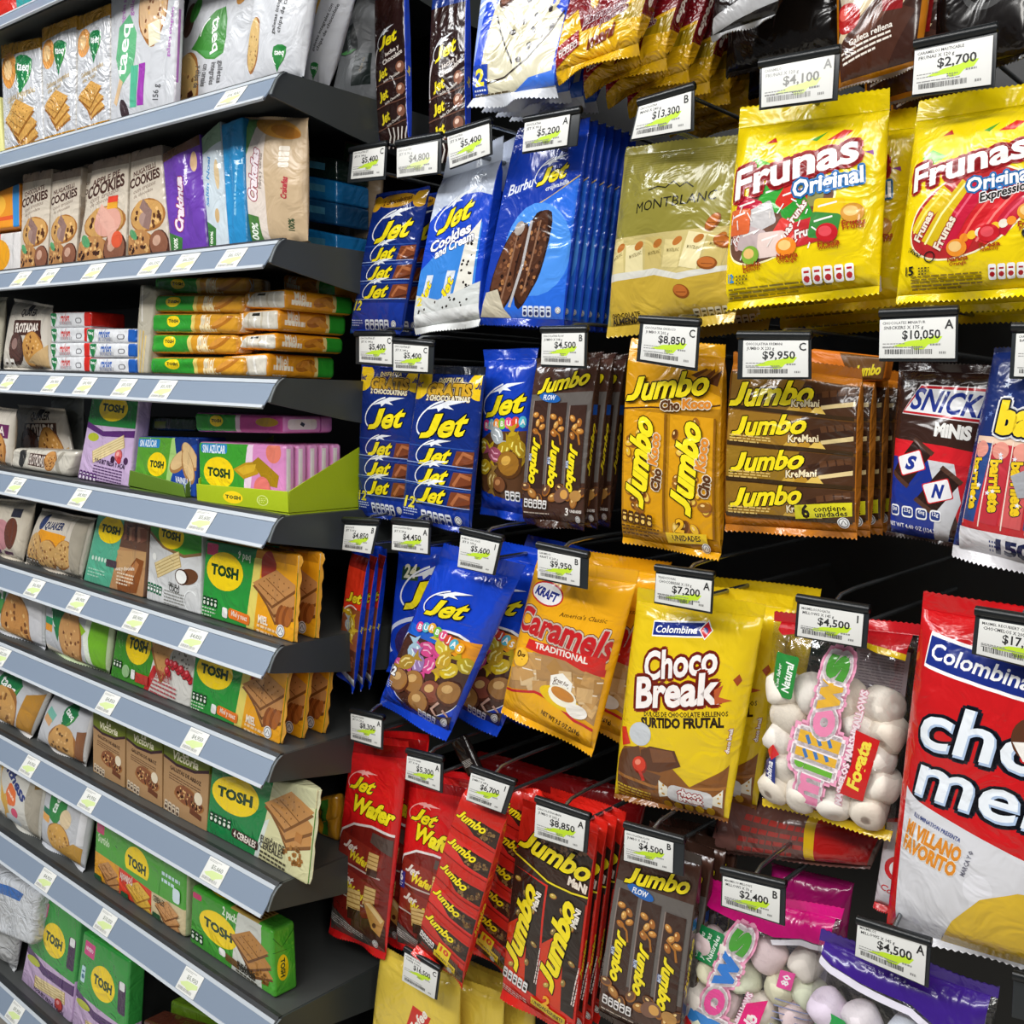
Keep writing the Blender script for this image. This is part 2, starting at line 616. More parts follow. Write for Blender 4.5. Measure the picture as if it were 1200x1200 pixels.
# ---------------------------------------------------------------- packs: filled pouches, wrapped blocks, cartons
class Body:
    def __init__(s, Q, T, r, mid, tv, bulge, wr, seed, depth=(0, 1, 0)):
        s.Q = [np.asarray(q, float) for q in Q]  # TL TR BR BL
        s.T, s.mid, s.tv, s.bulge, s.wr, s.pinch = T, mid, tv, bulge, wr, 0
        s.D = np.array(depth, float)
        s.W = .5 * (np.linalg.norm(s.Q[1] - s.Q[0]) + np.linalg.norm(s.Q[2] - s.Q[3]))
        s.Hh = .5 * (np.linalg.norm(s.Q[3] - s.Q[0]) + np.linalg.norm(s.Q[2] - s.Q[1]))
        s.r = min(r, T * .5, s.W * .49, s.Hh * .49)
        rr = random.Random(seed)
        s.waves = [(rr.uniform(-1.8, 1.8), rr.uniform(-1.6, 1.6), rr.uniform(0, 6.3), rr.uniform(.4, 1)) for _ in range(5)]
        s.pl = [(rr.uniform(3, 8), rr.uniform(0, 6.3)) for _ in range(2)]

    def pt(s, u, v, w):
        dims = np.array([s.W, s.Hh, s.T])
        p = np.stack([u, v, w], 1) * dims
        lo, hi = np.full(3, s.r), dims - s.r
        if s.mid:
            lo[1], hi[1] = 0, dims[1]
        c = np.clip(p, lo, hi)
        d = p - c
        n = np.linalg.norm(d, axis=1, keepdims=True)
        mx = np.abs(d).max(1, keepdims=True)
        p = np.where(n > 1e-12, c + d / np.maximum(n, 1e-12) * mx, p) / dims
        u, v, w = p[:, 0], p[:, 1], p[:, 2]
        TL, TR, BR, BL = s.Q
        X = (TL[None] * ((1 - u) * (1 - v))[:, None] + TR[None] * (u * (1 - v))[:, None]
             + BR[None] * (u * v)[:, None] + BL[None] * ((1 - u) * v)[:, None])
        uu, vv = np.clip(u, 0, 1), np.clip(v, 0, 1)
        env = (16 * uu * (1 - uu) * vv * (1 - vv)) ** .5
        wv = sum(a * np.sin(6.283 * (fx * u + fy * v) + ph) for fx, fy, ph, a in s.waves) * env * s.wr
        if s.mid:
            fv = np.maximum(1 - np.abs(2 * vv - 1) ** s.tv[0], 0) ** s.tv[1]
            pr = fv * (1 - s.bulge + s.bulge * (4 * uu * (1 - uu)) ** .8)
            for (f, ph), e in zip(s.pl, (vv, 1 - vv)):
                wv = wv + s.wr * 1.3 * np.sin(6.283 * f * u + ph) * np.exp(-e / .13) * fv
            off = (w - .5) * s.T * pr - wv * (1 - w)
        else:
            off = w * s.T * (1 - s.pinch * np.clip((uu - .72) / .28, 0, 1) ** 1.5) - (wv + s.bulge * 4 * uu * (1 - uu) * (4 * vv * (1 - vv)) ** .5) * (1 - w)
        return X + s.D[None] * off[:, None]

    def face(s, k, a, b):
        z, o = np.zeros_like(a), np.ones_like(a)
        return {'front': (a, b, z), 'right': (o, b, a), 'top': (a, z, 1 - b), 'left': (z, b, 1 - a), 'bottom': (a, o, b), 'back': (1 - a, b, o)}[k]

    def at(s, k, a, b):
        return s.pt(*s.face(k, a, b))

    def nrm(s, k, a, b, e=.006):
        a0, a1, b0, b1 = np.clip(a - e, 0, 1), np.clip(a + e, 0, 1), np.clip(b - e, 0, 1), np.clip(b + e, 0, 1)
        n = -np.cross(s.at(k, a1, b) - s.at(k, a0, b), s.at(k, a, b1) - s.at(k, a, b0))
        l = np.linalg.norm(n, axis=1, keepdims=True)
        return n / np.maximum(l, 1e-15)

    def samples(s, size, n, rnd=True):
        rf = min(s.r / size, .45)
        if not rnd:
            return np.linspace(0, 1, n)
        k = 5 if s.mid else 3
        return np.concatenate([np.linspace(0, rf, k)[:-1], np.linspace(rf, 1 - rf, n), np.linspace(1 - rf, 1, k)[1:]])

    def build(s, soup, base, arts, res=1., ink=None):
        nu, nv, nw = (max(3, int(9 * res)), max(3, int(15 * res)), 3) if s.mid else (max(3, int(7 * res)), max(3, int(7 * res)), 3)
        for k in ('front', 'right', 'left', 'back') + (() if s.mid else ('top', 'bottom')):
            A = s.samples(*((s.W, nu) if k in ('front', 'back', 'top', 'bottom') else (s.T, nw)))
            B = s.samples(s.Hh, nv, not s.mid) if k not in ('top', 'bottom') else s.samples(s.T, nw)
            a, b = np.meshgrid(A, B)
            a, b = a.ravel(), b.ravel()
            m, n = len(A), len(B)
            i = (np.arange(n - 1)[:, None] * m + np.arange(m - 1)[None]).ravel()
            T = np.concatenate([np.stack([i, i + m, i + 1], 1), np.stack([i + 1, i + m, i + m + 1], 1)])
            col = base.get(k, base['*']) if isinstance(base, dict) else base
            G, N = s.at(k, a, b), s.nrm(k, a, b)
            soup.add(G, T, col, N)
            art = arts.get(k)
            if art is None:
                continue
            PP, II, CC = [], [], []
            for j, (V, t, C) in enumerate(art.L):
                P = clip(V[t], art.H)
                if len(P):
                    PP.append(P); II.append(np.full(len(P), j))
                CC.append(C)
            if not PP:
                continue
            P, I = np.concatenate(PP) / (100, art.H), np.concatenate(II)
            for ax, g in ((0, A), (1, B)):
                for x in g[1:-1]:
                    P, I = cut(P, I, P[:, :, ax] - x)
            P = np.stack([np.interp(P[:, :, 0], A, np.arange(m)), np.interp(P[:, :, 1], B, np.arange(n))], 2)
            for x in range(1, m + n - 2):
                P, I = cut(P, I, P.sum(2) - x)
            c = P.mean(1)
            ci, cj = np.clip(c[:, 0].astype(int), 0, m - 2), np.clip(c[:, 1].astype(int), 0, n - 2)
            up = ((c[:, 0] - ci) + (c[:, 1] - cj) < 1)[:, None]
            x, y = P[:, :, 0] - ci[:, None], P[:, :, 1] - cj[:, None]
            k0 = ci + cj * m
            w00, w10, w01, w11 = np.where(up, 1 - x - y, 0), np.where(up, x, 1 - y), np.where(up, y, 1 - x), np.where(up, 0, x + y - 1)
            wts = [w.ravel() for w in (w00, w10, w01, w11)]
            key = (np.repeat(I, 3).astype(np.int64) << 48) ^ (np.round(P[:, :, 0] * 3e5).astype(np.int64) << 24).ravel() ^ np.round(P[:, :, 1] * 3e5).astype(np.int64).ravel()
            _, ix, inv = np.unique(key, return_index=True, return_inverse=True)
            kk = np.repeat(k0, 3)[ix]
            f = lambda F: sum(w[ix][:, None] * F[kk + o] for w, o in zip(wts, (0, 1, m, m + 1)))
            NN = f(N)
            Iv = np.repeat(I, 3)[ix]
            X = f(G) + NN * (.00012 + .00002 * Iv)[:, None]
            T = inv.reshape(-1, 3)
            T = T[(T[:, 0] != T[:, 1]) & (T[:, 1] != T[:, 2]) & (T[:, 0] != T[:, 2])]
            fn = np.cross(X[T[:, 1]] - X[T[:, 0]], X[T[:, 2]] - X[T[:, 0]])
            fl = (fn * NN[T[:, 0]]).sum(1) < 0
            T[fl] = T[fl][:, ::-1]
            (ink or soup).add(X, T, np.array(CC)[Iv], NN)


def lerpq(Q, u, v):
    TL, TR, BR, BL = Q
    return TL * (1 - u) * (1 - v) + TR * u * (1 - v) + BR * u * v + BL * (1 - u) * v


def seal(name, Q, v0, v1, C, parent, org, mat, curl=.003, zig=.0016, ridges=5, seed=1, vert=False):
    """a crimped strip of the two films welded together, running from v0 (at the pouch) to v1 (free edge)"""
    rr = random.Random(seed)
    nu, nv = 56, 2 * ridges + 1
    D = np.array((0., 1., 0.))
    ph, fq = rr.uniform(0, 6.3), rr.uniform(.7, 1.6)
    H = np.linalg.norm(Q[0] - Q[3])
    S = Soup()
    grids = []
    for sgn in (-1, 1):
        V = np.zeros((nv, nu, 3))
        for j in range(nv):
            t = j / (nv - 1)
            for i in range(nu):
                u = i / (nu - 1)
                v = v0 + (v1 - v0) * t
                if j == nv - 1:
                    v += (zig / H) * (1 if i % 2 else -1) * .5 * (1 if v1 > v0 else -1)
                off = curl * t * math.sin(6.283 * fq * u + ph) + sgn * .0004
                off += .00045 * ((i if vert else j) % 2)
                V[j, i] = lerpq(Q, u, v) + D * off
        grids.append(V.reshape(-1, 3))
    i = (np.arange(nv - 1)[:, None] * nu + np.arange(nu - 1)[None]).ravel()
    T = np.concatenate([np.stack([i, i + nu, i + 1], 1), np.stack([i + 1, i + nu, i + nu + 1], 1)])
    f = v1 < v0
    S.add(grids[0], T[:, ::-1] if f else T, C)
    S.add(grids[1], T if f else T[:, ::-1], C)
    return S.link(name, mat, parent, org)


def quad3(q, Y):
    Ys = [Y] * 4 if not isinstance(Y, (tuple, list)) else (list(Y) if len(Y) == 4 else [Y[0], Y[0], Y[1], Y[1]])
    return [px(x, y, d) for (x, y), d in zip(q, Ys)]


ALL = []


def pack(name, label, cat, q, Y, T, arts, base, mat=None, group=None, mid=False, r=.004, tv=(2.6, .55), bulge=None, wr=None,
         seals=None, sealc=None, curl=.003, seed=None, sit=None, part='wrapper', copies=(), res=1., extra=None, vert=False, fin=None, clear=False, ceil=None):
    """q: photo pixels of the four front corners; Y their distance; T thickness; seals: (top, bottom) share of the height"""
    seed = seed if seed is not None else len(ALL) + 3
    mat = mat or (GLOSS if mid else SATIN)
    Q = quad3(q, Y)
    if sit is not None:  # stand it on its shelf
        dz = sit - (Q[2][2] + Q[3][2]) / 2
        Q = [c + np.array((0, 0, dz)) for c in Q]
    if sit is not None:
        Q[2][2] = Q[3][2] = sit
    if ceil is not None:  # and keep it under the shelf above
        for k in (0, 1):
            Q[k] = Q[k] + np.array((0, 0, min(0, ceil - Q[k][2])))
    if not isinstance(arts, dict):
        arts = {'front': arts}
    bulge = (.5 if mid else .0015) if bulge is None else bulge
    wr = (.0011 if mid else .0004) if wr is None else wr
    org = (Q[2] + Q[3]) / 2
    root = thing(name, label, cat, org, group)
    QB = Q
    if seals:
        a, b = seals
        QB = [lerpq(Q, 0, a), lerpq(Q, 1, a), lerpq(Q, 1, 1 - b), lerpq(Q, 0, 1 - b)]
    if clear and not mid:
        clear = False
    B = Body(QB, T, r if not mid else max(r, T * .5) if r == .004 else r, mid, tv, bulge, wr, seed)
    asp = {'front': B.Hh / B.W, 'right': B.Hh / T, 'left': B.Hh / T, 'top': T / B.W, 'back': B.Hh / B.W}
    arts = {k: (f(100 * asp[k]) if callable(f) else f) for k, f in arts.items()}
    B.pinch = .75 if fin and T < .04 else 0
    S, ink = Soup(), Soup()
    B.build(S, base, arts, res, ink if clear else None)
    S.link(part, CLEAR if clear else mat, root, org)
    if clear:
        ink.link('printing', mat, root, org)
    if seals:
        bc = base['*'] if isinstance(base, dict) else base
        c0, c1 = sealc if isinstance(sealc, tuple) else (sealc or bc, sealc or bc)
        if seals[0]:
            seal('top_seal', Q, seals[0], 0, c0, root, org, mat, curl, .0012, seed=seed, vert=vert)
        if seals[1]:
            seal('bottom_seal', Q, 1 - seals[1], 1, c1, root, org, mat, curl * 1.5, .002, seed=seed + 1, vert=vert)
    if fin:  # the pinched end of a flow-wrapped block: a fin standing out at its right end
        fc, dx = fin
        S = Soup()
        n = 14
        V = []
        rr = random.Random(seed)
        for i in range(n + 1):
            v = i / n
            e = B.pt(np.array([1., 1.]), np.array([v, v]), np.array([.3, .7]))
            o = e.mean(0) + np.array((dx * (1 + .25 * math.sin(i * 1.9 + seed)), rr.uniform(-.002, .002), 0))
            V += [e[0], o + (0, -.0005, 0), o + (0, .0005, 0), e[1]]
        Tt = []
        for i in range(n):
            for j in range(3):
                p = i * 4 + j
                Tt += [(p, p + 4, p + 1), (p + 1, p + 4, p + 5)]
        S.add(np.array(V), Tt, fc)
        S.link('end_seal', mat, root, org)
    if extra:
        extra(B, root, org)
    ALL.append(root)
    out = [root]
    for off, lab in copies:
        out.append(dup(root, off, lab, group))
    return out
# ---------------------------------------------------------------- the setting
def structure(name, lo, hi, C, mat):
    S = Soup()
    S.box(lo, hi, C)
    o = S.link(name, mat)
    o['kind'] = 'structure'
    return o


structure('floor', (-4, -3, -.05), (3, 1.3, 0), 'B9B4AA', CARTON)
structure('wall_back', (-3.4, 1.235, 0), (1.6, 1.27, 2.5), '0B0C0D', METAL)

ZS = [.5886, .3714, .1742, .0039, -.1714, -.3405, -.486, -.6634, -.855, -1.164]
ZS = [1.40 + z for z in ZS]
XE = -1.07
GREY = '3C403F'


def plate(name, Q, T, art, base, mat, parent, org, res=.3):
    B = Body(Q, T, T * .4, False, (2, 1), 0, 0, 1)
    S = Soup()
    B.build(S, base, {'front': art}, res)
    return S.link(name, mat, parent, org)


def slip_art(price, seed):
    a = Art(78, 'E9E9E4')
    a.dashes(6, 6, 60, 2, 'A9A9A4', 2, 4)
    a.poly([(8, 52), (38, 38), (92, 34), (96, 46), (70, 56), (60, 66), (40, 58), (20, 58)], 'D5E6A0')
    a.text(price, 56, 27, 13, '8E9488', 56, 0, 0, .02)
    a.bars(8, 62, 74, 10, 'A6A6A2', seed)
    return a


SLIPS = {1: [(271, '$4,900')], 2: [(25, '$5,100'), (57, '$5,100'), (110, '$5,100'), (178, '$6,350'), (218, '$6,350'), (272, '$6,350')],
         3: [(10, '$7,200'), (62, '$4,900'), (100, '$4,900'), (146, '$5,500'), (192, '$5,500')], 4: [(19, '$7,200'), (94, '$8,900'), (237, '$5,600')],
         5: [(41, '$6,900'), (92, '$6,900'), (159, '$8,900'), (227, '$4,850')], 6: [(2, '$5,200'), (127, '$4,850'), (229, '$4,950')],
         7: [(35, '$4,950'), (105, '$4,950'), (252, '$5,660')], 8: [(54, '$4,950'), (124, '$10,050'), (223, '$5,950')], 9: [(18, '$9,950')], 0: []}
ORD = ['highest, at the upper left corner', 'second from the top', 'third from the top', 'fourth from top', 'fifth from the top', 'sixth from the top', 'seventh from the top',
       'eighth from the top', 'ninth from the top', 'lowest, at the lower left corner']
HOLDS = ['', ', under the white cracker bags', ', under the tall cookie packs', ', under the stacked green and orange packs', ', under the lime tray', ', under the coconut wafers',
         ', under the berry cracker pack', ', under the brown cookie cartons', ', under the two-pack crackers', '']


def shelf(i):
    z = ZS[i]
    org = (XE, 1.0, z)
    t = thing('store_shelf', 'dark grey shelf with price rail, ' + ORD[i] + HOLDS[i], 'shelf', org, 'shelves of the left bay')
    S = Soup()
    S.box((-2.9, .801, z - .022), (XE - .004, 1.233, z), '4A4C4B')
    S.link('deck', METAL, t, org)
    S = Soup()
    S.prism([(.800, z + .0015), (.806, z + .0015), (.806, z - .006), (.797, z - .006), (.7955, z - .003)], -2.9, XE - .002, '2A2C2E')
    S.link('front_lip', METAL, t, org)
    S = Soup()
    prof = [(.800, z), (.7935, z - .004), (.7875, z - .011), (.7835, z - .019), (.7805, z - .026), (.779, z - .0305), (.784, z - .0325), (.90, z - .0525), (1.05, z - .074), (1.234, z - .078), (1.234, z)]
    S.prism(prof, XE - .003, XE, GREY)
    S.prism([(a, b) for a, b in prof[:6]] + [(b[0] + .0016, b[1]) for b in prof[5::-1]], XE - .0032, XE + .0022, '6E7476')
    S.link('end_bracket', METAL, t, org)
    S = Soup()
    A, Bt = np.array((.7950, z - .0045)), np.array((.7712, z - .0375))
    d = (Bt - A) / np.linalg.norm(Bt - A)
    n = np.array((d[1], -d[0]))  # towards the aisle
    x1 = XE - .0035
    S.prism([tuple(A), tuple(Bt), tuple(Bt - n * .0016), tuple(A - n * .0016)], -2.9, x1, '8593A6')
    for a, b, c in ((-.002, .0035, 'C4CBD2'), (.0368, .0412, 'C9CFD6')):
        p, q = A + d * a, A + d * b
        S.prism([tuple(p + n * .0016), tuple(q + n * .0016), tuple(q - n * .0018), tuple(p - n * .0018)], -2.9, x1, c)
    rail = S.link('price_rail', RAIL, t, org)
    for k, (sx, price) in enumerate(SLIPS[i]):
        # where the photo shows the slip on this rail
        f = lambda s: px(sx, s, .7835)[2] - (z - .0205)
        lo, hi = -400, 1600
        for _ in range(40):
            m = (lo + hi) / 2
            lo, hi = (m, hi) if f(m) > 0 else (lo, m)
        X = px(sx, lo, .7835)[0]
        hw = .0235
        P = lambda x, s: np.array((x, *(A + d * s + n * .0009)))
        plate('price_slip', [P(X - hw, .0045), P(X + hw, .0045), P(X + hw, .0365), P(X - hw, .0365)], .0006, slip_art(price, k + i), 'E6E6E2', PAPER, rail, org)
    return t


for i in range(10):
    shelf(i)


# ---------------------------------------------------------------- hooks with price cards
def card_art(price, letter, l1, l2, H, faded=False):
    a = Art(H, 'E0E0DC')
    ink = '9A9A98' if faded else '1B1B1B'
    a.text(l1, 4, 5, 3.6, ink, min(4.2 * len(l1) * .72, 78), 0, 0, .015, al='l', res=1)
    a.text(l2, 6, 12, 4.2, ink, min(4.6 * len(l2) * .72, 60), 0, 0, .015, al='l', res=1)
    a.poly([(18, 36), (40, 29), (60, 27), (72, 23), (84, 24), (78, 32), (66, 34), (60, 40), (48, 41), (44, 36), (30, 37)], 'DDEB9C' if faded else 'BFDF2C')
    a.text(price, 56, 22, 11, '8C8C88' if faded else '161616', 50, 0, 0, .02)
    a.dashes(5, 32, 30, 2, '8A8A88', 1.2, 4)
    a.dashes(44, 36, 14, 2, '6A6A68', 1.4, 2.4)
    a.dashes(68, 33, 20, 1, '8A8A88', 2.4, 3)
    a.bars(8, H - 12, 62, 6.5, '8A8A88' if faded else '3A3A3A', len(price) + len(l2))
    a.dashes(5, H - 15, 80, 1, '8A8A88', 1.2, 3)
    a.dashes(80, H - 9, 12, 1, '8A8A88', 3, 3)
    a.text(letter, 92, 9, 11, ink, None, 0, 0, .02)
    return a


def hook(q, price, letter, l1, l2, what, Y=.886, m=(.05, .05, .12, .05), back='25292C', faded=False, card=True):
    Q = quad3(q, Y)
    cen = sum(Q) / 4
    W = np.linalg.norm(Q[1] - Q[0])
    H = 100 * np.linalg.norm(Q[3] - Q[0]) / W
    col = 'price hook reading ' + price if card else 'hook with empty black card holder'
    t = thing('display_hook', (col + ' ' + what), 'hook', cen, 'price hooks of the hanging sweets')
    l, r, tp, b = m
    D = np.array((0, .0016, 0))
    P = [lerpq(Q, -l, -tp) + D, lerpq(Q, 1 + r, -tp) + D, lerpq(Q, 1 + r, 1 + b) + D, lerpq(Q, -l, 1 + b) + D]
    hold = plate('card_holder', P, .002, None, back, BLACK, t, cen)
    if card:
        plate('price_card', Q, .0008, card_art(price, letter, l1, l2, H, faded), 'F0F0EC', PAPER, hold, cen)
    S = Soup()
    a, b2 = lerpq(Q, -l, -tp) + (0, .002, .001), lerpq(Q, 1 + r, -tp) + (0, .002, .001)
    S.tube([a, b2], .0042, '15181A', 10)
    S.link('hinge', BLACK, hold, cen)
    S = Soup()
    lo = lerpq(Q, .5, -.02)
    S.tube([lo + (0, .004, .002), lo + (0, .02, .010), lo + (0, .05, .012), (lo[0], 1.234, lo[2] + .014)], .0022, '8A8E90', 8)
    S.link('card_arm', CHROME, t, cen)
    S = Soup()
    S.tube([lo + (0, .012, -.012), lo + (0, .016, -.022), lo + (0, .028, -.026), (lo[0], 1.234, lo[2] - .026)], .0028, '8A8E90', 8)
    S.link('hook_arm', CHROME, t, cen)
    return t


HK = [
 ([(414, 178), (451, 171), (449, 206), (411, 210)], '$5,400', 'C', 'CHOCOLATINA JET', 'JET X 144 g', 'above the leftmost blue bar pack', (.14, .03, .06, .12)),
 ([(465, 174), (513, 165), (512, 202), (465, 208)], '$4,800', '', 'CHOCOLATINA', 'JET X 96 g', 'below the brown and blue bags', (.03, .06, .16, .04)),
 ([(524, 160), (573, 144), (574, 180), (527, 197)], '$5,400', '', 'CHOCOLATINA', 'JET X 84 g', 'tilted up in front of the cookies and cream bag', (.03, .03, .05, .03)),
 ([(615, 144), (668, 134), (664, 170), (612, 178)], '$5,200', 'A', 'CHOCOLATINA', 'JET X 90 g', 'above the blue bubble chocolate bag', (.03, .2, .08, .06)),
 ([(749, 125), (810, 107), (809, 151), (740, 163)], '$13,300', 'B', 'CHOCOLATINA', 'MANI X 240 g', 'above the pale gold almond bag', (.05, .04, .12, .05)),
 ([(893, 80), (978, 64), (975, 115), (892, 126)], '$4,100', 'A', 'CARAMELO', 'FRUNAS X 120 g', 'above the yellow fruit chew bag with a round window', (.05, .06, .1, .05)),
 ([(1072, 60), (1164, 41), (1161, 99), (1069, 111)], '$2,700', '', 'CARAMELOS MASTICABLE', 'FRUNAS X 120 g', 'above the yellow bag of chewy fruit sticks', (.02, .04, .14, .05)),
 ([(421, 394), (459, 394), (459, 427), (421, 424)], '$5,400', 'C', 'CHOCOLATINA JET', 'JET X 144 g', 'above the leftmost bag with a gold banner', (.15, .02, .06, .1)),
 ([(461, 403), (502, 406), (501, 436), (461, 434)], '$5,400', 'C', 'CHOCOLATINA JET', 'JET X 144 g', 'above the right one of two bags with gold banners', (.02, .12, .1, .08)),
 ([(635, 391), (685, 390), (684, 429), (634, 427)], '$4,500', 'B', 'CHOCOLATINA FLOW', 'JUMBO X 108 g', 'above the brown three-bar pack of the middle row', (.03, .04, .1, .08)),
 ([(754, 380), (817, 384), (814, 431), (750, 421)], '$8,850', 'C', 'CHOCOLATINA CHOKOCO', 'JUMBO X 202 g', 'above the golden two-bar coconut pack', (.09, .03, .12, .08)),
 ([(871, 399), (947, 399), (947, 442), (870, 442)], '$9,950', 'C', 'CHOCOLATINA KREMANI', 'JUMBO X 233 g', 'above the orange multi-bar pack', (.1, .03, .12, .06)),
 ([(1031, 375), (1120, 371), (1119, 420), (1030, 420)], '$10,050', 'A', 'CHOCOLATES MINIATUR', 'SNICKERS X 175 g', 'above the dark brown bag of mini bars', (.01, .02, .14, .08)),
 ([(1191, 391), (1270, 390), (1268, 443), (1188, 441)], '$6,950', 'B', 'CARAMELO', 'BARRILETE X 150 g', 'above the starry blue sweet bag', (.08, .03, .12, .06)),
 ([(404, 615), (441, 617), (434, 649), (401, 644)], '$4,850', 'B', 'CHOCOLATE', 'JET X 60 g', 'above the narrow red and blue pouches', (.08, .03, .16, .02)),
 ([(460, 615), (502, 619), (501, 649), (459, 644)], '$4,450', 'A', 'CHOCOLATE BURBUJA', 'JET X 24 g', 'above the half hidden blue bag', (.02, .03, .14, .06)),
 ([(540, 627), (585, 637), (577, 673), (536, 664)], '$5,600', 'I', 'BOMBON CHOCOLATE', 'JET X 100 g', 'clipped over the tilted blue bag of wrapped balls', (.03, .04, .14, .04)),
 ([(630, 644), (680, 654), (679, 687), (630, 677)], '$9,950', 'B', 'CARAMELOS', 'KRAFT X 269 g', 'above the orange-yellow caramel cube bag', (.03, .16, .12, .08)),
 ([(769, 672), (834, 681), (832, 717), (767, 705)], '$7,200', 'A', 'TRADICIONAL', 'CHOCOBREAK X 150 g', 'above the yellow bag with the brown candy print', (.03, .02, .16, .08)),
 ([(937, 708), (1012, 720), (1009, 758), (934, 745)], '$4,500', 'I', 'MASMELOS FOGATA', 'MILLOWS X 145 g', 'above the clear bag of white marshmallows', (.06, .07, .14, .06)),
 ([(1148, 725), (1243, 741), (1239, 790), (1144, 766)], '$17,450', 'B', 'MASMEL RECUBIERT CHOC', 'CHOCMELOS X 200 g', 'on the big red marshmallow bag', (.07, .03, .16, .06)),
 ([(411, 836), (447, 844), (446, 876), (411, 866)], '$8,300', 'A', 'GALLETA WAFER', 'JET X 120 g', 'above the front red wafer bag', (.02, .03, .06, .1)),
 ([(477, 886), (516, 896), (515, 927), (475, 913)], '$5,300', 'A', 'GALLETA WAFER', 'JET X 90 g', 'above the second red wafer bag', (.03, .05, .18, .08)),
 ([(552, 906), (597, 921), (587, 952), (546, 937)], '$6,700', 'I', 'CHOCOLATINA', 'JUMBO X 180 g', 'on the tilted red ten-bar pack', (.02, .1, .14, .06)),
 ([(628, 943), (686, 962), (683, 998), (626, 980)], '$8,850', 'A', 'CHOCOLATINA MANI', 'JUMBO X 202 g', 'above the red and brown two-bar pack', (.02, .06, .14, .05)),
 ([(732, 973), (789, 988), (788, 1023), (731, 1008)], '$4,500', 'B', 'CHOCOLATINA FLOW', 'JUMBO X 108 g', 'above the brown three-bar pack of the lower row', (.02, .2, .14, .06)),
 ([(847, 1027), (914, 1043), (913, 1082), (846, 1061)], '$2,400', 'B', 'MASMELOS MILLOWS', 'MILLOWS X 70 g', 'above the pastel marshmallow bag with the pink top', (.04, .08, .16, .07)),
 ([(1005, 1082), (1086, 1107), (1083, 1155), (1002, 1120)], '$4,500', 'A', 'MASMELOS', 'MILLOWS X 145 g', 'on the purple-topped marshmallow bag', (.02, .05, .04, .05)),
 ([(1190, 1150), (1260, 1168), (1258, 1210), (1188, 1192)], '', '', '', '', 'in the lower right corner', (.05, .05, .1, .05)),
 ([(474, 1116), (513, 1139), (509, 1171), (471, 1149)], '$16,500', 'C', 'CARAMELO TOFFEE', 'TOFFEE X 300 g', 'above the plain yellow bag', (.02, .04, .08, .03)),
]
for q, price, let, l1, l2, what, m in HK:
    Yh = .85 if price == '$17,450' else .868 if 'purple' in what else .872 if price in ('$5,600', '$6,700') else .886
    hook(q, price, let, l1, l2, what, Yh, m, faded=price in ('$4,800', '$4,100'), card=bool(price))
# ---------------------------------------------------------------- hanging bags: artwork
def blue_side(H):
    a = Art(H, '1240C4')
    a.text('Jet', 50, H * .55, 40, 'F2DF30', 80, -80, .4, .03)
    return a


def a_jet_dark(H):
    a = Art(H, '2A1512')
    a.rect(0, 0, 100, H * .1, '16307A')
    a.ring(34, H * .55, 34, H * .2, 5, 'C9C4C4', 0, 150, 230, 14)
    a.jet(48, H * .36, 66, -22)
    a.text('leche y', 62, H * .43, 9, 'F0E8E0', 44, -24, .2)
    a.text('Chocolate', 62, H * .465, 10, 'F0E8E0', 60, -24, .2)
    for k, f in enumerate((.56, .69, .82)):
        a.line([(0, H * (f + .075)), (100, H * (f + .02))], 2.5, '6E4A3C')
        a.ball(84, H * (f - .03), 15, '8C5A44', 'E8C8B4', '3C2018')
        a.text('Jet', 32, H * f, 20, 'F0DC28', 36, -24, .45, .03)
        a.text('leche Chocolate', 58, H * (f + .022), 6, 'EFE6DC', 48, -24, .2, .01)
    for k in range(5):
        a.line([(30 + 14 * k, H), (45 + 12 * k, H * .93), (40 + 15 * k, H * .88)], 4, 'E6E0D8')
    return a


def a_cream(H):
    a = Art(H, '1646CC')
    a.poly([(0, 0), (26, 0), (10, H * .35), (2, H * .8), (0, H * .8)], '8FA6E4')
    a.ring(8, H * .55, 16, 24, 3, 'D5DEF6', 20, 120, 320)
    a.text('Jet', 92, H * .3, 22, 'F2DF20', 34, 82, .3, .04, '0A1A50', .04)
    blob = [(22, H * .42), (40, H * .3), (48, H * .12), (62, 0), (80, 0), (84, H * .2), (92, H * .34), (84, H * .46), (99, H * .55), (94, H), (8, H), (14, H * .7)]
    a.poly(blob, 'D6D0B4')
    for i in range(9):
        a.line([(24 + 7 * i, H * (.8 - .03 * i)), (34 + 7 * i, H * (.62 - .02 * i)), (50 + 5 * i, H * (.5 - .02 * i))], 3.5, ('C4BC98', 'E6E0C8')[i % 2])
    a.ell(37, H * .36, 14, 8.5, '4A2A1C', -50)
    a.ell(36, H * .355, 11, 6, '7C4A34', -50)
    for i, (x, y) in enumerate(((52, .34), (60, .42), (70, .53), (46, .62), (58, .56), (75, .34), (84, .5), (66, .72), (90, .4), (55, .8), (78, .66), (69, .62), (88, .62))):
        a.ell(x, H * y, 2.6, 3.6, '241410', 30 * i, 5, .2, i)
    a.line([(26, H * .5), (32, H * .6), (40, H * .72), (48, H * .82)], 1.4, '241410')
    a.line([(14, H * .93), (40, H * .9), (66, H * .8), (86, H * .66), (98, H * .52)], 1.4, '2A1612')
    a.rect(2, H * .8, 20, H * .99, '1B3FA8')
    a.text('2', 11, H * .88, 13, 'F4E23A', 11, 0, 0, .04)
    a.dashes(4, H * .955, 14, 2, 'E8EEFF', 1.4, 3)
    a.dashes(4, H * .985, 60, 1, '5A4A30', 1.2, 3)
    a.poly([(52, H), (70, H * .93), (100, H * .9), (100, H)], '3E74DC')
    return a


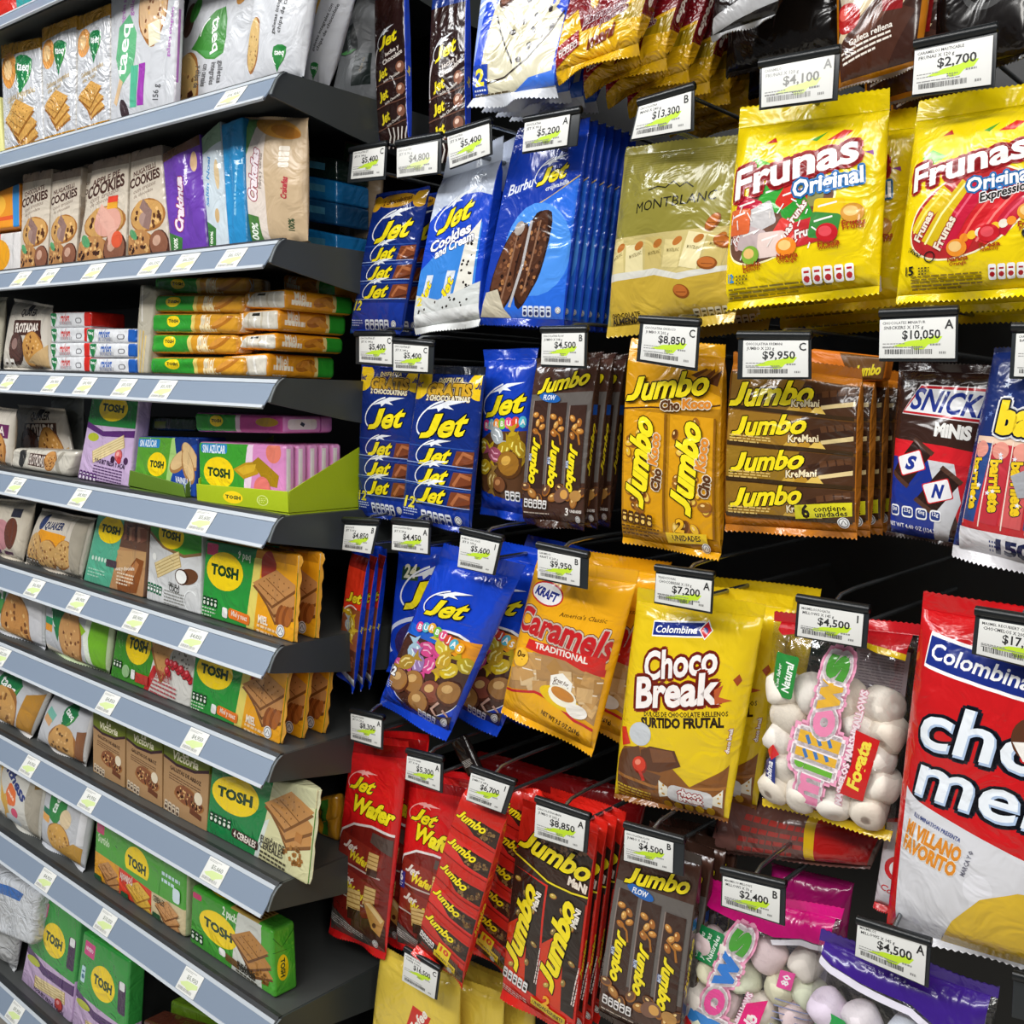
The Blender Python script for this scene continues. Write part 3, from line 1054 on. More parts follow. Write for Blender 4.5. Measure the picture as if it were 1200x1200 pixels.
def a_special(H):
    a = Art(H, '7A1018')
    a.poly([(0, H * .35), (34, H * .2), (60, 0), (0, 0)], '5A0A12')
    a.poly([(0, H), (0, H * .66), (18, H * .6), (30, H * .78), (62, H * .76), (78, H * .66), (100, H * .6), (100, H)], 'E3B011')
    a.poly([(66, H * .78), (78, H * .69), (100, H * .63), (100, H * .8)], 'A88A0C')
    a.ell(44, H * .42, 22, 16, '8A1A18', -40, wob=.1, seed=3)
    for i in range(7):
        a.peanut(38 + 6 * (i % 3), H * .3 + 6 * i, 6, 40 * i, 'E2AE3E')
    a.text('Barra', 42, H * .69, 8, '6A1420', 26, -14, .3, .03, 'F2E4EA', .055)
    a.text('de mani', 66, H * .655, 6, '6A1420', 24, -14, .3, .03, 'F2E4EA', .055)
    a.text('y caramelo', 66, H * .72, 7, '6A1420', 34, -14, .3, .03, 'F2E4EA', .055)
    a.poly([(0, H * .98), (0, H * .84), (26, H * .76), (30, H * .88)], '9A1A20')
    a.gda(3, H * .87, 24, 5, 'F2E6E0', '7A1018', -14)
    a.text('mani', 56, H * .86, 12, '7A2A10', 34, -12, .3, .05)
    return a


def a_special_side(H):
    a = Art(H, '6A0C14')
    a.rect(0, H * .78, 100, H, 'C8960E')
    a.text('especial', 50, H * .5, 46, 'F0E4DC', H * .42, -84, .3, .04)
    return a


def a_black(H):
    a = Art(H, '15100F')
    a.dashes(10, H * .55, 60, 2, '5A4A44', 2, 5)
    a.poly([(0, H * .84), (100, H * .6), (100, H * .86), (0, H)], 'A8A8AA')
    for i in range(3):
        a.ring(84 + i * 8, H * .5, 4, 5, 1.5, 'B8B8B8')
    return a


def a_wafer_red(H):
    a = Art(H, '3A2018')
    a.rect(0, 0, 100, H * .4, '8C7C70')
    a.poly([(5, H * .42), (40, H * .2), (62, H * .4), (20, H * .72)], 'B8A890')
    a.poly([(0, H * .7), (40, H * .45), (80, H * .55), (40, H * .98), (0, H)], 'D8C4A0')
    a.poly([(0, H * .78), (50, H * .5), (92, H * .62), (60, H), (0, H)], '4A2A1E')
    a.poly([(20, H * .75), (60, H * .52), (66, H * .58), (26, H * .82)], '6A4030')
    a.ell(16, H * .58, 17, 15, 'B01A18')
    a.ell(12, H * .55, 7, 6, 'E05A50')
    a.ell(66, H * .24, 20, 20, 'B81C20', wob=.1, seed=4)
    a.poly([(54, H * .3), (80, H * .3), (78, H * .6), (58, H * .6)], '8A1418')
    a.text('Galleta rellena', 44, H * .72, 6, 'F2EAE0', 50, -10, .1, .02)
    a.dashes(8, H * .8, 60, 3, 'EDE4D8', 2.2, 5, -10)
    a.rect(0, H * .97, 100, H, 'C07A10')
    return a


def a_plain_dark(H):
    a = Art(H, '14100F')
    a.ring(55, H * .5, 22, 18, 6, '4A4A4A')
    a.text('oro', 40, H * .4, 12, '5A5650', 40, -10)
    return a


def a_jet12(H, gratis=False):
    a = Art(H, '0F2A78')
    t = .13
    if gratis:
        a.ell(6, H * .07, 20, 17, 'F0C81E')
        a.ell(98, H * .07, 18, 15, 'F0C81E')
        a.text('Jet', 5, H * .07, 7, '13246A', 16, 0, .4, .03)
        a.text('Jet', 97, H * .07, 7, '13246A', 12, 0, .4, .03)
        a.text('DISFRUTA', 55, H * .04, 5, 'E8D8A0', 36, -2, 0, .03, '4A3A1A', .06)
        a.text('GRATIS', 55, H * .105, 12, 'D8A82A', 64, -1, 0, .06, '4A3210', .05, 'D8C080', .1)
        a.text('2 CHOCOLATINAS', 55, H * .16, 5.5, 'F2E8C8', 62, 0, 0, .05, '5A3A1A', .08)
    else:
        a.ell(45, H * .05, 34, 9, 'C8941A')
        a.ell(90, H * .05, 14, 12, 'D8A420')
        a.ell(8, H * .06, 11, 10, 'D8A420')
        a.text('2 chocolatinas', 48, H * .05, 6, '5A3410', 50, -6, 0, .04)
    a.jet(54, H * (.34 if gratis else .27), 68, -7)
    rows = (.55, .69, .82) if gratis else (.44, .58, .72)
    for f in rows:
        y = H * f
        a.rect(0, y - H * .068, 100, y - H * .060, '2A4E9E')
        a.poly([(70, y + H * .05), (74, y - H * .05), (100, y - H * .055), (100, y + H * .05)], '7A3E22')
        a.line([(76, y + 6), (84, y - 6), (98, y - 3)], 4, 'B06A40')
        a.line([(78, y + 9), (100, y + 4)], 3, '4A2010')
        a.jet(45, y, 46, -6)
        a.line([(0, y + H * .055), (60, y + H * .052), (100, y + H * .05)], .9, '9FB4E4')
    a.rect(0, H * (.895 if gratis else .8), 100, H, '17379C')
    a.text('12', 13, H * (.885 if gratis else .82), 12, 'F4E44A', 17, 0, .2, .03, '0B1A4E', .03)
    a.gda(30, H * .925, 46, 5, 'EEF2FA', '1B2A6A')
    a.dashes(4, H * .93, 22, 3, 'C8D4F4', 1.2, 3)
    a.badge(84, H * .955, 4.5)
    return a


def a_cookies(H):
    a = Art(H, 'C9D3E6')
    a.poly([(0, H), (0, H * .3), (20, H * .21), (50, H * .17), (80, H * .18), (100, H * .22), (100, H)], '1746C6')
    a.jet(46, H * .3, 62, -12)
    a.poly([(0, H * .62), (24, H * .52), (70, H * .46), (92, H * .38), (92, H), (0, H)], '3A86DC')
    a.poly([(60, H * .9), (72, H * .46), (90, H * .36), (88, H * .9)], 'E6E4DA')
    a.specks(78, H * .65, 9, H * .25, 22, 2, '2A2220')
    for x in (14, 50):
        a.line([(x + 6, H * .66), (x, H * .92)], 12, 'DCE4EE')
        a.text('Jet', x + 2, H * .78, 11, 'F6E21C', 30, -70, .4, .03, '0E2F8E', .03)
    a.text('Cookies', 44, H * .435, 12, 'FFFFFF', 66, -12, .1, .035, '0E2F8E', .04)
    a.text('and Cream', 52, H * .49, 10, 'FFFFFF', 62, -12, .1, .035, '0E2F8E', .04)
    a.poly([(0, H), (0, H * .78), (40, H * .84), (100, H * .76), (100, H)], 'D6DAD8')
    a.specks(48, H * .9, 46, H * .08, 26, 1.8, '3A3634')
    a.text('2', 8, H * .83, 9, 'F6E23C', 8, 0, 0, .04)
    a.poly([(0, H * .92), (100, H * .9), (100, H * .97), (0, H)], 'EDEFEE')
    return a


def a_bubble_bar(H):
    a = Art(H, '1339A8')
    a.text('Burbu', 26, H * .265, 10, 'E8EEFA', 36, -12, .3, .02)
    a.jet(66, H * .215, 40, -13)
    a.text('crujivainilla', 74, H * .28, 4.5, 'E8EEFA', 28, -12, .2, .02)
    a.line([(40, H * .41), (70, H * .33), (100, H * .23)], 1.2, 'C9B070')
    a.poly([(40, H * .42), (100, H * .24), (100, H), (30, H), (10, H * .8)], '2A6CDE')
    a.ell(60, H * .62, 40, H * .26, '4C92EC', -20)
    for cx, cy, rot, c in ((30, .72, 14, '5E3824'), (56, .66, 10, '4A2A1A')):
        a.ell(cx, H * cy, 17, H * .27, '2E1810', rot, 24, .05, int(cx))
        a.ell(cx - 1, H * cy, 15, H * .255, c, rot, 24, .06, int(cx) + 1)
        a.specks(cx, H * cy, 14, H * .24, 26, 2.6, '7E5034', rot, int(cx))
        a.specks(cx, H * cy, 14, H * .24, 16, 2.2, '2A160E', rot, int(cx) + 4)
        a.specks(cx, H * cy, 13, H * .23, 8, 2.4, 'B07848', rot, int(cx) + 7)
        a.line([(cx + 5, H * (cy - .2)), (cx + 1, H * cy), (cx - 5, H * (cy + .2))], 2, '8E6850')
    a.line([(50, H * .46), (46, H * .7), (36, H * .94)], 3.2, 'B8B4B4')
    a.ell(36, H * .5, 6, 7, 'A59A92', 30)
    a.poly([(6, H * .86), (20, H * .84), (30, H * .95), (40, H), (2, H)], 'C8BFA8')
    a.gda(52, H * .93, 34, 5, 'E4ECFA', '1B2A6A')
    a.badge(93, H * .95, 3)
    return a


def a_gold(H):
    a = Art(H, 'A79C4C')
    a.rect(0, 0, 100, H * .5, '8E8638')
    for i in range(9):
        a.rect(0, i * 1.7, 100, i * 1.7 + .7, '9A924A')
    a.line([(34, H * .24), (42, H * .225), (48, H * .235), (53, H * .2), (58, H * .235), (62, H * .21), (67, H * .24)], .9, '22200C')
    a.text('MONTBLANC', 54, H * .315, 6.5, '1C1A0A', 62, -4, .15, .0)
    a.rect(0, H * .49, 100, H * .92, 'C9B878')
    for i in range(6):
        x = 8 + 16 * i
        a.rect(x - 8, H * (.51 + .03 * (i % 2)), x + 6, H * (.7 + .02 * (i % 3)), ('DCCB8C', 'E6D9A6', 'CDB870')[i % 3], -6 + 5 * i)
        a.text('MONTBLANC', x, H * .6, 2.4, '6A5A20', 10, -20 + 8 * i, 0, .01)
        a.ell(x + 3, H * .55, 4, 2.5, 'B8702E', -30)
    a.poly([(0, H * .7), (40, H * .69), (60, H * .74), (100, H * .72), (100, H * .78), (0, H * .78)], 'D8D6CC')
    a.poly([(0, H * .745), (40, H * .73), (62, H * .78), (100, H * .75), (100, H), (0, H)], 'C4A53A')
    for x, y, r in ((84, .46, -50), (92, .58, 20), (82, .7, 10), (64, .85, 25)):
        a.ell(x, H * y, 7, 4.4, '8A4A18', r)
        a.ell(x - .5, H * y - .6, 6, 3.4, 'B9682A', r)
        a.line([(x - 4, H * y), (x + 4, H * y + 1)], .5, '7A3E14')
    a.text('CHOCOLATE', 16, H * .945, 3, '3A2A08', 24, 0, 0, .02)
    a.text('ALMENDRAS', 20, H * .978, 4, '2A1E06', 32, 0, 0, .035)
    a.gda(70, H * .955, 26, 5, 'E8E0C0', '4A3A10')
    return a


def fruit_base(H, sub=None):
    a = Art(H, 'F3D60B')
    a.poly([(12, H * .24), (20, H * .2), (32, H * .25), (22, H * .285)], '6CC02E')
    a.poly([(56, H * .14), (66, H * .1), (60, H * .15)], '4FA02A')
    a.poly([(26, H * .13), (32, H * .1), (34, H * .13)], 'C02018')
    a.poly([(66, H * .15), (76, H * .1), (82, H * .11), (76, H * .15)], 'D42418')
    a.poly([(90, H * .24), (96, H * .23), (97, H * .26)], '8E3A9A')
    a.ell(8, H * .34, 8, 7, 'D8301E')
    return a


def fruit_title(a, H, y=.28):
    a.text('Frunas', 46, H * y, 17, 'F6F2F0', 82, -11, .08, .03, 'B01A22', .1)
    a.text('Original', 70, H * (y + .125), 9.5, 'FFFFFF', 42, -8, .05, .03, '2F86D6', .1)


def a_fruit(H):
    a = fruit_base(H)
    a.ell(38, H * .56, 40, H * .225, 'FFF6C0', -22, 30)
    a.ell(38, H * .56, 38.5, H * .215, '6E4A3A', -22, 30)
    rr = random.Random(5)
    for i, (x, y, c, r) in enumerate(((36, .44, '3FA83E', 30), (60, .45, '8C8A50', 4), (18, .5, 'C01E3A', 20), (28, .55, 'C8C4C4', -20), (48, .47, 'D83428', 35), (52, .55, '2F9A34', -28), (72, .56, 'F0C818', 4),
                                      (14, .62, 'D8A8A0', 70), (22, .67, 'C8B4B4', 20), (44, .67, 'E0403A', -60), (60, .66, 'C62E34', -10), (36, .71, 'E8D0C8', 0), (70, .64, '3E8A40', 10), (12, .56, 'E06A3A', 0))):
        a.rrect(x - 9, H * y - 7.5, x + 9, H * y + 7.5, 2, c, r)
        if i in (5, 7, 9, 10):
            a.text('Frunas', x, H * y, 5, 'F4E8E4', 17, -50 if i != 10 else -10, .1, .04, 'A02020', .08)
        else:
            a.line([(x - 6, H * y - 3), (x + 5, H * y - 5)], 1.1, 'F4F0EC')
    for i in range(22):
        x, y = rr.uniform(6, 66), rr.uniform(.45, .74)
        a.line([(x, H * y), (x + rr.uniform(-4, 4), H * y + rr.uniform(2, 6))], .8, ('FFFFFF', 'EFE6E0')[i % 2])
    fruit_title(a, H)
    for x, y, c, t1, t2 in ((22, .755, '86B43C', 'Limón', 'Lemon'), (47, .735, 'F08A24', 'Naranja', 'Orange'), (72, .68, 'C8202A', 'Fresa', 'Strawberry'), (86, .58, 'D89A3A', 'Frutas', 'Fruits')):
        a.ell(x, H * y, 6.5, 5.5, c, 10)
        a.ell(x - 1, H * y - 1, 4, 3, 'F4C87A' if c != 'C8202A' else 'E8505A', 10)
        a.text(t1, x + 1, H * (y + .055), 3.4, 'A83A14', 13, -4, 0, .03)
        a.text(t2, x + 1, H * (y + .078), 2.6, 'A83A14', 12, -4, 0, .02)
    a.text('12', 6, H * .87, 5, '2A86CC', 7, 0, 0, .04)
    a.dashes(11, H * .86, 9, 3, '7A6A20', 1, 2)
    a.dashes(3, H * .93, 70, 3, '8A7A20', 1, 2.2)
    a.gda(56, H * .86, 32, 5, 'FFFFFF', 'C0202A')
    return a


def a_sticks(H):
    a = fruit_base(H)
    a.ell(50, H * .58, 44, H * .225, 'FFF6D0', -24, 30)
    a.ell(50, H * .58, 42.5, H * .215, 'B82A2C', -24, 30)
    for x0, y0, x1, y1, c, h in ((14, .66, 36, .44, 'E3C21A', 'F6E86A'), (24, .73, 50, .42, 'D8B818', 'F8F0A0'), (36, .76, 60, .42, 'C81C3C', 'E8607A'), (48, .76, 72, .46, 'D02028', 'F06A60'), (60, .74, 86, .46, 'DE2C34', 'F2807A'), (72, .7, 92, .5, 'C01C34', 'E0506A')):
        a.line([(x0, H * y0), ((x0 + x1) / 2 - 2, H * (y0 + y1) / 2), (x1, H * y1)], 11, c)
        a.line([(x0 - 2, H * y0), ((x0 + x1) / 2 - 4, H * (y0 + y1) / 2), (x1 - 2, H * y1)], 1.6, h)
    a.text('Frunas', 20, H * .63, 5.5, 'F4E4D0', 22, -64, .1, .04, 'A83020', .08)
    a.text('Frunas', 36, H * .68, 6, 'F4E4D0', 24, -64, .1, .04, 'A83020', .08)
    a.ell(75, H * .5, 3.5, 3.5, '4A1018')
    a.ell(66, H * .47, 3, 3, '4A1018')
    for i in range(7):
        a.ell(50 + 5 * i, H * (.715 - .012 * i), 3, 3, ('F0902A', 'F4C030', 'E8E0D0')[i % 3])
    fruit_title(a, H, .3)
    a.text('Expressions', 76, H * .485, 6, '1C1C1C', 36, -12, .2, .02, 'FFFFFF', .1)
    for x, y, c, t1, t2 in ((45, .765, 'F0922A', 'Naranja', 'Orange'), (66, .7, 'C8202A', 'Fresa', 'Strawberry'), (90, .6, 'E8A030', 'Frutas', 'Fruits')):
        a.ell(x, H * y, 7, 6, c, 10)
        a.ell(x - 1, H * y - 1, 4.4, 3.6, 'F6CA80' if c != 'C8202A' else 'E4505A', 10)
        a.text(t1, x + 1, H * (y + .06), 3.4, 'A83A14', 14, -4, 0, .03)
        a.text(t2, x + 1, H * (y + .085), 2.6, 'A83A14', 12, -4, 0, .02)
    a.ring(26, H * .8, 4, 4, .8, '1C1C1C')
    a.ell(90, H * .71, 3.5, 3.5, '1C1C1C')
    a.text('¡Viva!', 14, H * .77, 3.4, '1C1C1C', 12, 30)
    a.text('15', 10, H * .87, 6, '1C1C1C', 9, 0, 0, .03)
    a.dashes(18, H * .855, 8, 3, '1C1C1C', .9, 2)
    a.dashes(12, H * .9, 50, 5, '8A7420', 1, 2.1)
    a.gda(66, H * .865, 30, 5, 'FFFFFF', 'B01A22', 0, 1.7)
    return a


def a_bubbles(H, thin=False):
    """blue bag with a see-through front full of wrapped chocolate balls"""
    a = Art(H, '1442C6')
    a.ell(52, H * .68, 58, H * .3, 'F2F4FA', 0, 30, .04, 3)
    a.ell(52, H * .685, 56, H * .29, '4A2C24', 0, 30, .04, 3)
    a.rect(0, H * .43, 100, H * .5, '1C62D0')
    a.poly([(48, H * .42), (100, H * .41), (100, H * .56), (60, H * .5)], 'E8961E')
    for i, (x, y, c, h) in enumerate(((40, .55, 'D8488C', 'F8B8D4'), (58, .5, 'D8C03A', 'F8F0A0'), (26, .6, 'A8C8DC', 'F0FAFF'), (50, .64, 'D84A90', 'FAC4DC'), (76, .62, 'D8B81E', 'FAF09A'), (14, .72, 'CC5090', 'F6BCD6'), (92, .56, 'B8A01E', 'F0E88A'), (36, .66, '9A7AB0', 'DCC8F0'), (66, .57, 'C8A02A', 'F4E490'), (22, .68, 'B08A2A', 'F0DC90'))):
        a.twist(x, H * y, 11, c, h, 35 * i)
    for x, y in ((40, .79), (66, .8), (20, .82), (86, .76), (54, .9)):
        a.ball(x, H * y, 15, 'A5743C' if x != 66 else '8A4A38', 'D8AE70', '5A3020')
    a.line([(78, H * .84), (72, H * .9), (82, H * .96), (94, H * .92), (84, H * .88)], 3, 'C8A090')
    a.poly([(0, H), (20, H * .94), (60, H * .97), (100, H * .9), (100, H)], '3A241C')
    a.poly([(0, H), (0, H * .78), (12, H * .9), (30, H * .97), (34, H)], '1442C6')
    a.jet(44, H * .27, 52, -10)
    for i, ch in enumerate('BURBUJAS'):
        c = ('E8508C', '58B8D0', 'F0B02A', '7AC040', 'E8508C', 'D84A30', '58B8D0', 'F0B02A')[i]
        y = H * (.405 + .012 * abs(i - 2))
        a.ell(22 + 8 * i, y, 5.2, 6, c, n=12)
        a.text(ch, 22 + 8 * i, y, 6, 'FFFFFF', None, 0, 0, .03)
    a.text('12', 8, H * .77, 10, 'FFFFFF', 11, 0, .1, .05, '0B1A4E', .05)
    a.dashes(4, H * .84, 10, 4, 'C8D4F4', 1.1, 2.6, 10)
    a.gda(56, H * .93, 24, 4, 'F2F2F2', '3A2A2A', 8, 1.8)
    a.badge(90, H * .955, 5)
    return a


def a_bubbles_long(H):
    a = Art(H, '143EB4')
    a.jet(54, H * .3, 84, -10)
    for i, ch in enumerate('BURBUJA'):
        c = ('D8407A', '58B8D0', 'F0902A', '7AC040', 'E8508C', 'D84A30', '58B8D0')[i]
        a.ell(18 + 12 * i, H * (.44 - .006 * i), 7.5, 9, c, n=12)
        a.text(ch, 18 + 12 * i, H * (.44 - .006 * i), 8, 'F6EFE6', None, 0, 0, .03)
    a.poly([(0, H * .56), (30, H * .48), (100, H * .46), (100, H * .9), (60, H * .92), (0, H * .88)], '5A3A22')
    for i, (x, y, c, h) in enumerate(((14, .58, 'B89A1E', 'F4EE90'), (44, .5, 'A8B0B4', 'F4F8FA'), (76, .53, 'C0A01E', 'F6EE8A'), (58, .6, 'B09018', 'F0E67A'), (18, .72, 'B8981C', 'F4EC86'), (42, .63, '9A4A60', 'E0A0B4'), (88, .58, 'A8861A', 'E8DC70'), (36, .8, '8A6A30', 'D8C080'))):
        a.twist(x, H * y, 15, c, h, 40 * i)
    a.ball(70, H * .69, 22, '9A6A22', 'D8A84A', '5A3614')
    a.ball(52, H * .83, 14, '7A4A2A', 'B88050', '3A2010')
    a.poly([(0, H), (0, H * .88), (50, H * .92), (100, H * .9), (100, H)], '1438A8')
    a.gda(62, H * .86, 30, 3, 'E8E8E8', '222222')
    return a


def a_flow(H, flip=True):
    a = Art(H, '4A3026')
    a.poly([(0, H * .2), (100, H * .2), (100, H * .75), (0, H * .78)], '66605C')
    for k, x in enumerate((20, 50, 81)):
        a.rect(x - 13, H * (.24 + .02 * k), x + 13, H * (.8 + .02 * k), '3C261E')
        a.rect(x - 13, H * (.24 + .02 * k), x - 11.6, H * .8, '8A7A72')
        for i in range(5):
            a.peanut(x + (-6, 5, -1, 7, -4)[i], H * (.33 + .026 * i + .015 * k), 4.4, 50 * i + 20 * k, ('C88A3E', 'A8662A', 'D8A052')[i % 3])
        a.line([(x - 6, H * .42), (x + 5, H * .46), (x + 8, H * .52)], 2.6, 'A86A24')
        a.text('Jumbo', x - 1, H * (.62 + .02 * k), 13, 'F7E11E', H * .3, 92, .42, .05, '1A100A', .04)
        a.text('FLOW', x - 9, H * (.6 + .02 * k), 4, 'E4ECF6', 9, 92, 0, .03, '1F4C9E', .12)
    a.ell(35, H * .225, 18, 6, '2264B4', 12)
    a.text('FLOW', 35, H * .225, 6, 'F2F6FA', 20, 4, .1, .03)
    a.jumbo(52, H * .135, 82, -7)
    for i in range(9):
        a.peanut(8 + 11 * i, H * (.79 + .02 * ((i * 7) % 5)), 6.5, 40 * i, ('6A4632', 'B07A3C', '5A3A28')[i % 3])
    a.ell(66, H * .83, 13, 9, '7A5644', -30)
    a.ell(70, H * .825, 6, 6, 'D8A052', -30)
    a.ell(88, H * .83, 9, 7, 'B88848')
    a.gda(6, H * .865, 38, 5, 'E6E2E0', '2A1A14', 2)
    a.dashes(5, H * .95, 60, 1, 'C8B8A8', 1.4, 3)
    a.text('3', 75, H * .93, 9, 'F2ECE6', 6, 0, .1, .03)
    a.text('UNIDADES', 89, H * .925, 3.4, 'F2ECE6', 18, 0, 0, .03)
    a.badge(92, H * .97, 4)
    return a


def a_flow_side(H):
    a = Art(H, '412A1F')
    a.text('Jumbo', 45, H * .55, 42, 'D8C41E', H * .32, -86, .4, .04)
    a.rect(20, H * .28, 80, H * .34, '1F4C9E')
    return a


def a_choco_coco(H):
    a = Art(H, 'E6A512')
    a.poly([(60, 0), (100, 0), (100, H * .2), (80, H * .16), (90, H * .08)], 'C88A0C')
    for i in range(5):
        a.poly([(70 + 5 * i, H * (.1 + .01 * i)), (84 + 4 * i, H * .06), (96, H * (.1 + .012 * i)), (84, H * .13)], ('5A3214', '8A5A1C')[i % 2])
    a.line([(0, H * .305), (30, H * .285), (70, H * .275), (100, H * .24)], 1.4, '4A2A0C')
    a.poly([(0, H * .31), (40, H * .29), (100, H * .26), (100, H), (0, H)], 'B47E12')
    rr = random.Random(8)
    for x0 in (3, 52):
        a.rect(x0, H * .31, x0 + 44, H * .93, 'D99A12')
        for i in range(22):
            a.peanut(x0 + rr.uniform(5, 39), H * rr.uniform(.33, .92), rr.uniform(3, 5.5), rr.uniform(0, 180), ('E8B830', '9A641A', 'F0C850', '6A3C12')[i % 4])
        a.rect(x0 + 43, H * .31, x0 + 45, H * .93, '8A5A10')
        a.text('Jumbo', x0 + 17, H * .58, 21, 'F8E424', H * .49, -84, .42, .05, '2A1808', .035)
        a.text('Cho', x0 + 36, H * .66, 9, '5A3418', H * .12, -84, .1, .05, 'F6EAD0', .07)
        a.text('Koco', x0 + 33, H * .5, 9, 'E08A2A', H * .17, -84, .1, .05, 'F6EAD0', .07)
    a.jumbo(46, H * .17, 88, -9, 20)
    a.text('Cho', 52, H * .265, 8, '5A3418', 20, -5, .1, .05, 'FAEFD4', .08)
    a.text('Koco', 78, H * .245, 8, 'E08A2A', 28, -5, .1, .05, 'FAEFD4', .08)
    a.gda(3, H * .84, 34, 5, '4A2A10', 'E8C060', 3, 1.6)
    a.dashes(3, H * .92, 40, 3, '5A3A10', 1.4, 3)
    a.text('2', 64, H * .88, 11, 'F2B81E', 9, 0, .1, .04, '7A4A10', .04)
    a.rect(50, H * .915, 90, H * .965, 'E8C020', -5)
    a.text('UNIDADES', 70, H * .94, 4.4, '3A240A', 28, -5, 0, .03)
    a.badge(88, H * .975, 4)
    return a


def a_kremani(H):
    a = Art(H, 'C4761C')
    a.rect(0, H * .05, 100, H * .93, '6A4418')
    for k in range(4):
        y = H * (.06 + .222 * k)
        a.rect(2, y, 98, y + H * .2, ('8A6424', '9A7022', '94701E', '8E681E')[k])
        a.poly([(60, y), (100, y), (100, y + H * .2), (52, y + H * .2)], '4A2E1A')
        a.poly([(66, y + H * .08), (84, y + H * .03), (98, y + H * .06), (98, y + H * .12), (72, y + H * .16)], '3A2214')
        a.poly([(74, y + H * .14), (98, y + H * .09), (98, y + H * .12), (74, y + H * .165)], 'E0C890')
        for i in range(4):
            a.rect(74 + 6 * i, y + H * .045 - i * 1.2, 79 + 6 * i, y + H * .085 - i * 1.2, '5C3A22', -12)
        for i in range(3):
            a.poly([(48 + 9 * i, y + H * .19), (54 + 9 * i, y + H * .13), (60 + 9 * i, y + H * .19)], ('C8A040', 'B88A2A', 'E0BC5A')[i])
        a.rect(2, y + H * .19, 98, y + H * .215, '3A2812')
        a.jumbo(34, y + H * (.075 if k else .1), 60 if k else 68, -7, 13 if k else 16)
        a.text('KreMani', 62, y + H * .135, 5, 'F0E0B8', 22, -6, .1, .03, '5A3414', .08)
        if k:
            a.dashes(4, y + H * .15, 34, 3, 'D8B868', 1, 1.9)
    a.poly([(58, H * .84), (98, H * .8), (98, H * .89), (58, H * .93)], 'D8D024')
    a.text('6', 66, H * .875, 9, '1C1408', 6, -6, 0, .04)
    a.text('contiene', 83, H * .848, 4, '1C1408', 22, -6, 0, .02)
    a.text('unidades', 84, H * .882, 4, '1C1408', 22, -6, 0, .02)
    a.badge(92, H * .935, 4)
    return a


def a_minis(H):
    a = Art(H, '3A221A')
    a.rect(0, 0, 100, H * .1, '241410')
    P = [(14, H * .24), (30, H * .1), (110, H * .1), (104, H * .265)]
    a.poly([(x + (x - 60) * .06, y + (y - H * .18) * .28) for x, y in P], 'E6E2E2')
    a.poly([(x + (x - 60) * .045, y + (y - H * .18) * .2) for x, y in P], 'C41E2A')
    a.poly(P, 'F2F2F4')
    a.text('SNICKERS', 74, H * .182, 22, '20348E', 108, 4, .3, .025)
    a.text('MiNiS', 66, H * .34, 13, 'F4F2EE', 36, 3, 0, .06)
    a.poly([(0, H * .41), (60, H * .43), (100, H * .46), (100, H * .56), (50, H * .53), (0, H * .52)], 'D8202A')
    a.poly([(0, H * .52), (30, H * .52), (58, H * .53), (56, H * .7), (70, H), (0, H)], '1B328E')
    a.poly([(56, H * .53), (100, H * .54), (100, H), (84, H), (70, H * .72)], 'C41E2A')
    a.poly([(44, H * .52), (70, H * .53), (80, H * .75), (66, H), (52, H), (56, H * .75)], 'D4D4D8')
    for x, y, ch, r in ((26, .55, 'S', 18), (56, .7, 'N', 20)):
        a.rect(x - 12, H * y - 24, x + 12, H * y + 24, '2E1A14', r + 15)
        for d in (-1, 1):
            q = rotm(np.array([[0, d * 22.]]), r + 15)[0]
            a.rect(x + q[0] - 13, H * y + q[1] - 2.5, x + q[0] + 13, H * y + q[1] + 2.5, '523428', r + 15)
        a.rrect(x - 14, H * y - 11, x + 14, H * y + 11, 2, 'D0202A', r - 40)
        a.rrect(x - 13, H * y - 10, x + 13, H * y + 10, 2, 'F0EEF0', r - 40)
        a.text(ch, x, H * y, 13, '20348E', 13, r - 20, .3, .06)
    for i in range(4):
        a.rrect(4 + 15 * i, H * .815, 16 + 15 * i, H * .885, 3, 'F4F4F6')
        a.rrect(5 + 15 * i, H * .825, 15 + 15 * i, H * .875, 2.4, '22387E')
        a.text(('130', '2.5g', '45mg', '12g')[i], 10 + 15 * i, H * .843, 4, 'F4F4F6', 7, 0, 0, .02)
    a.text('NET WT 4.40 OZ (124.7g)', 30, H * .945, 4.4, 'E8E8F0', 56, 2, 0, .02)
    return a


def star(a, x, y, r, c, rot=0):
    a.poly([(x + (r if k % 2 == 0 else r * .42) * math.sin(math.radians(36 * k + rot)), y - (r if k % 2 == 0 else r * .42) * math.cos(math.radians(36 * k + rot))) for k in range(10)], c)


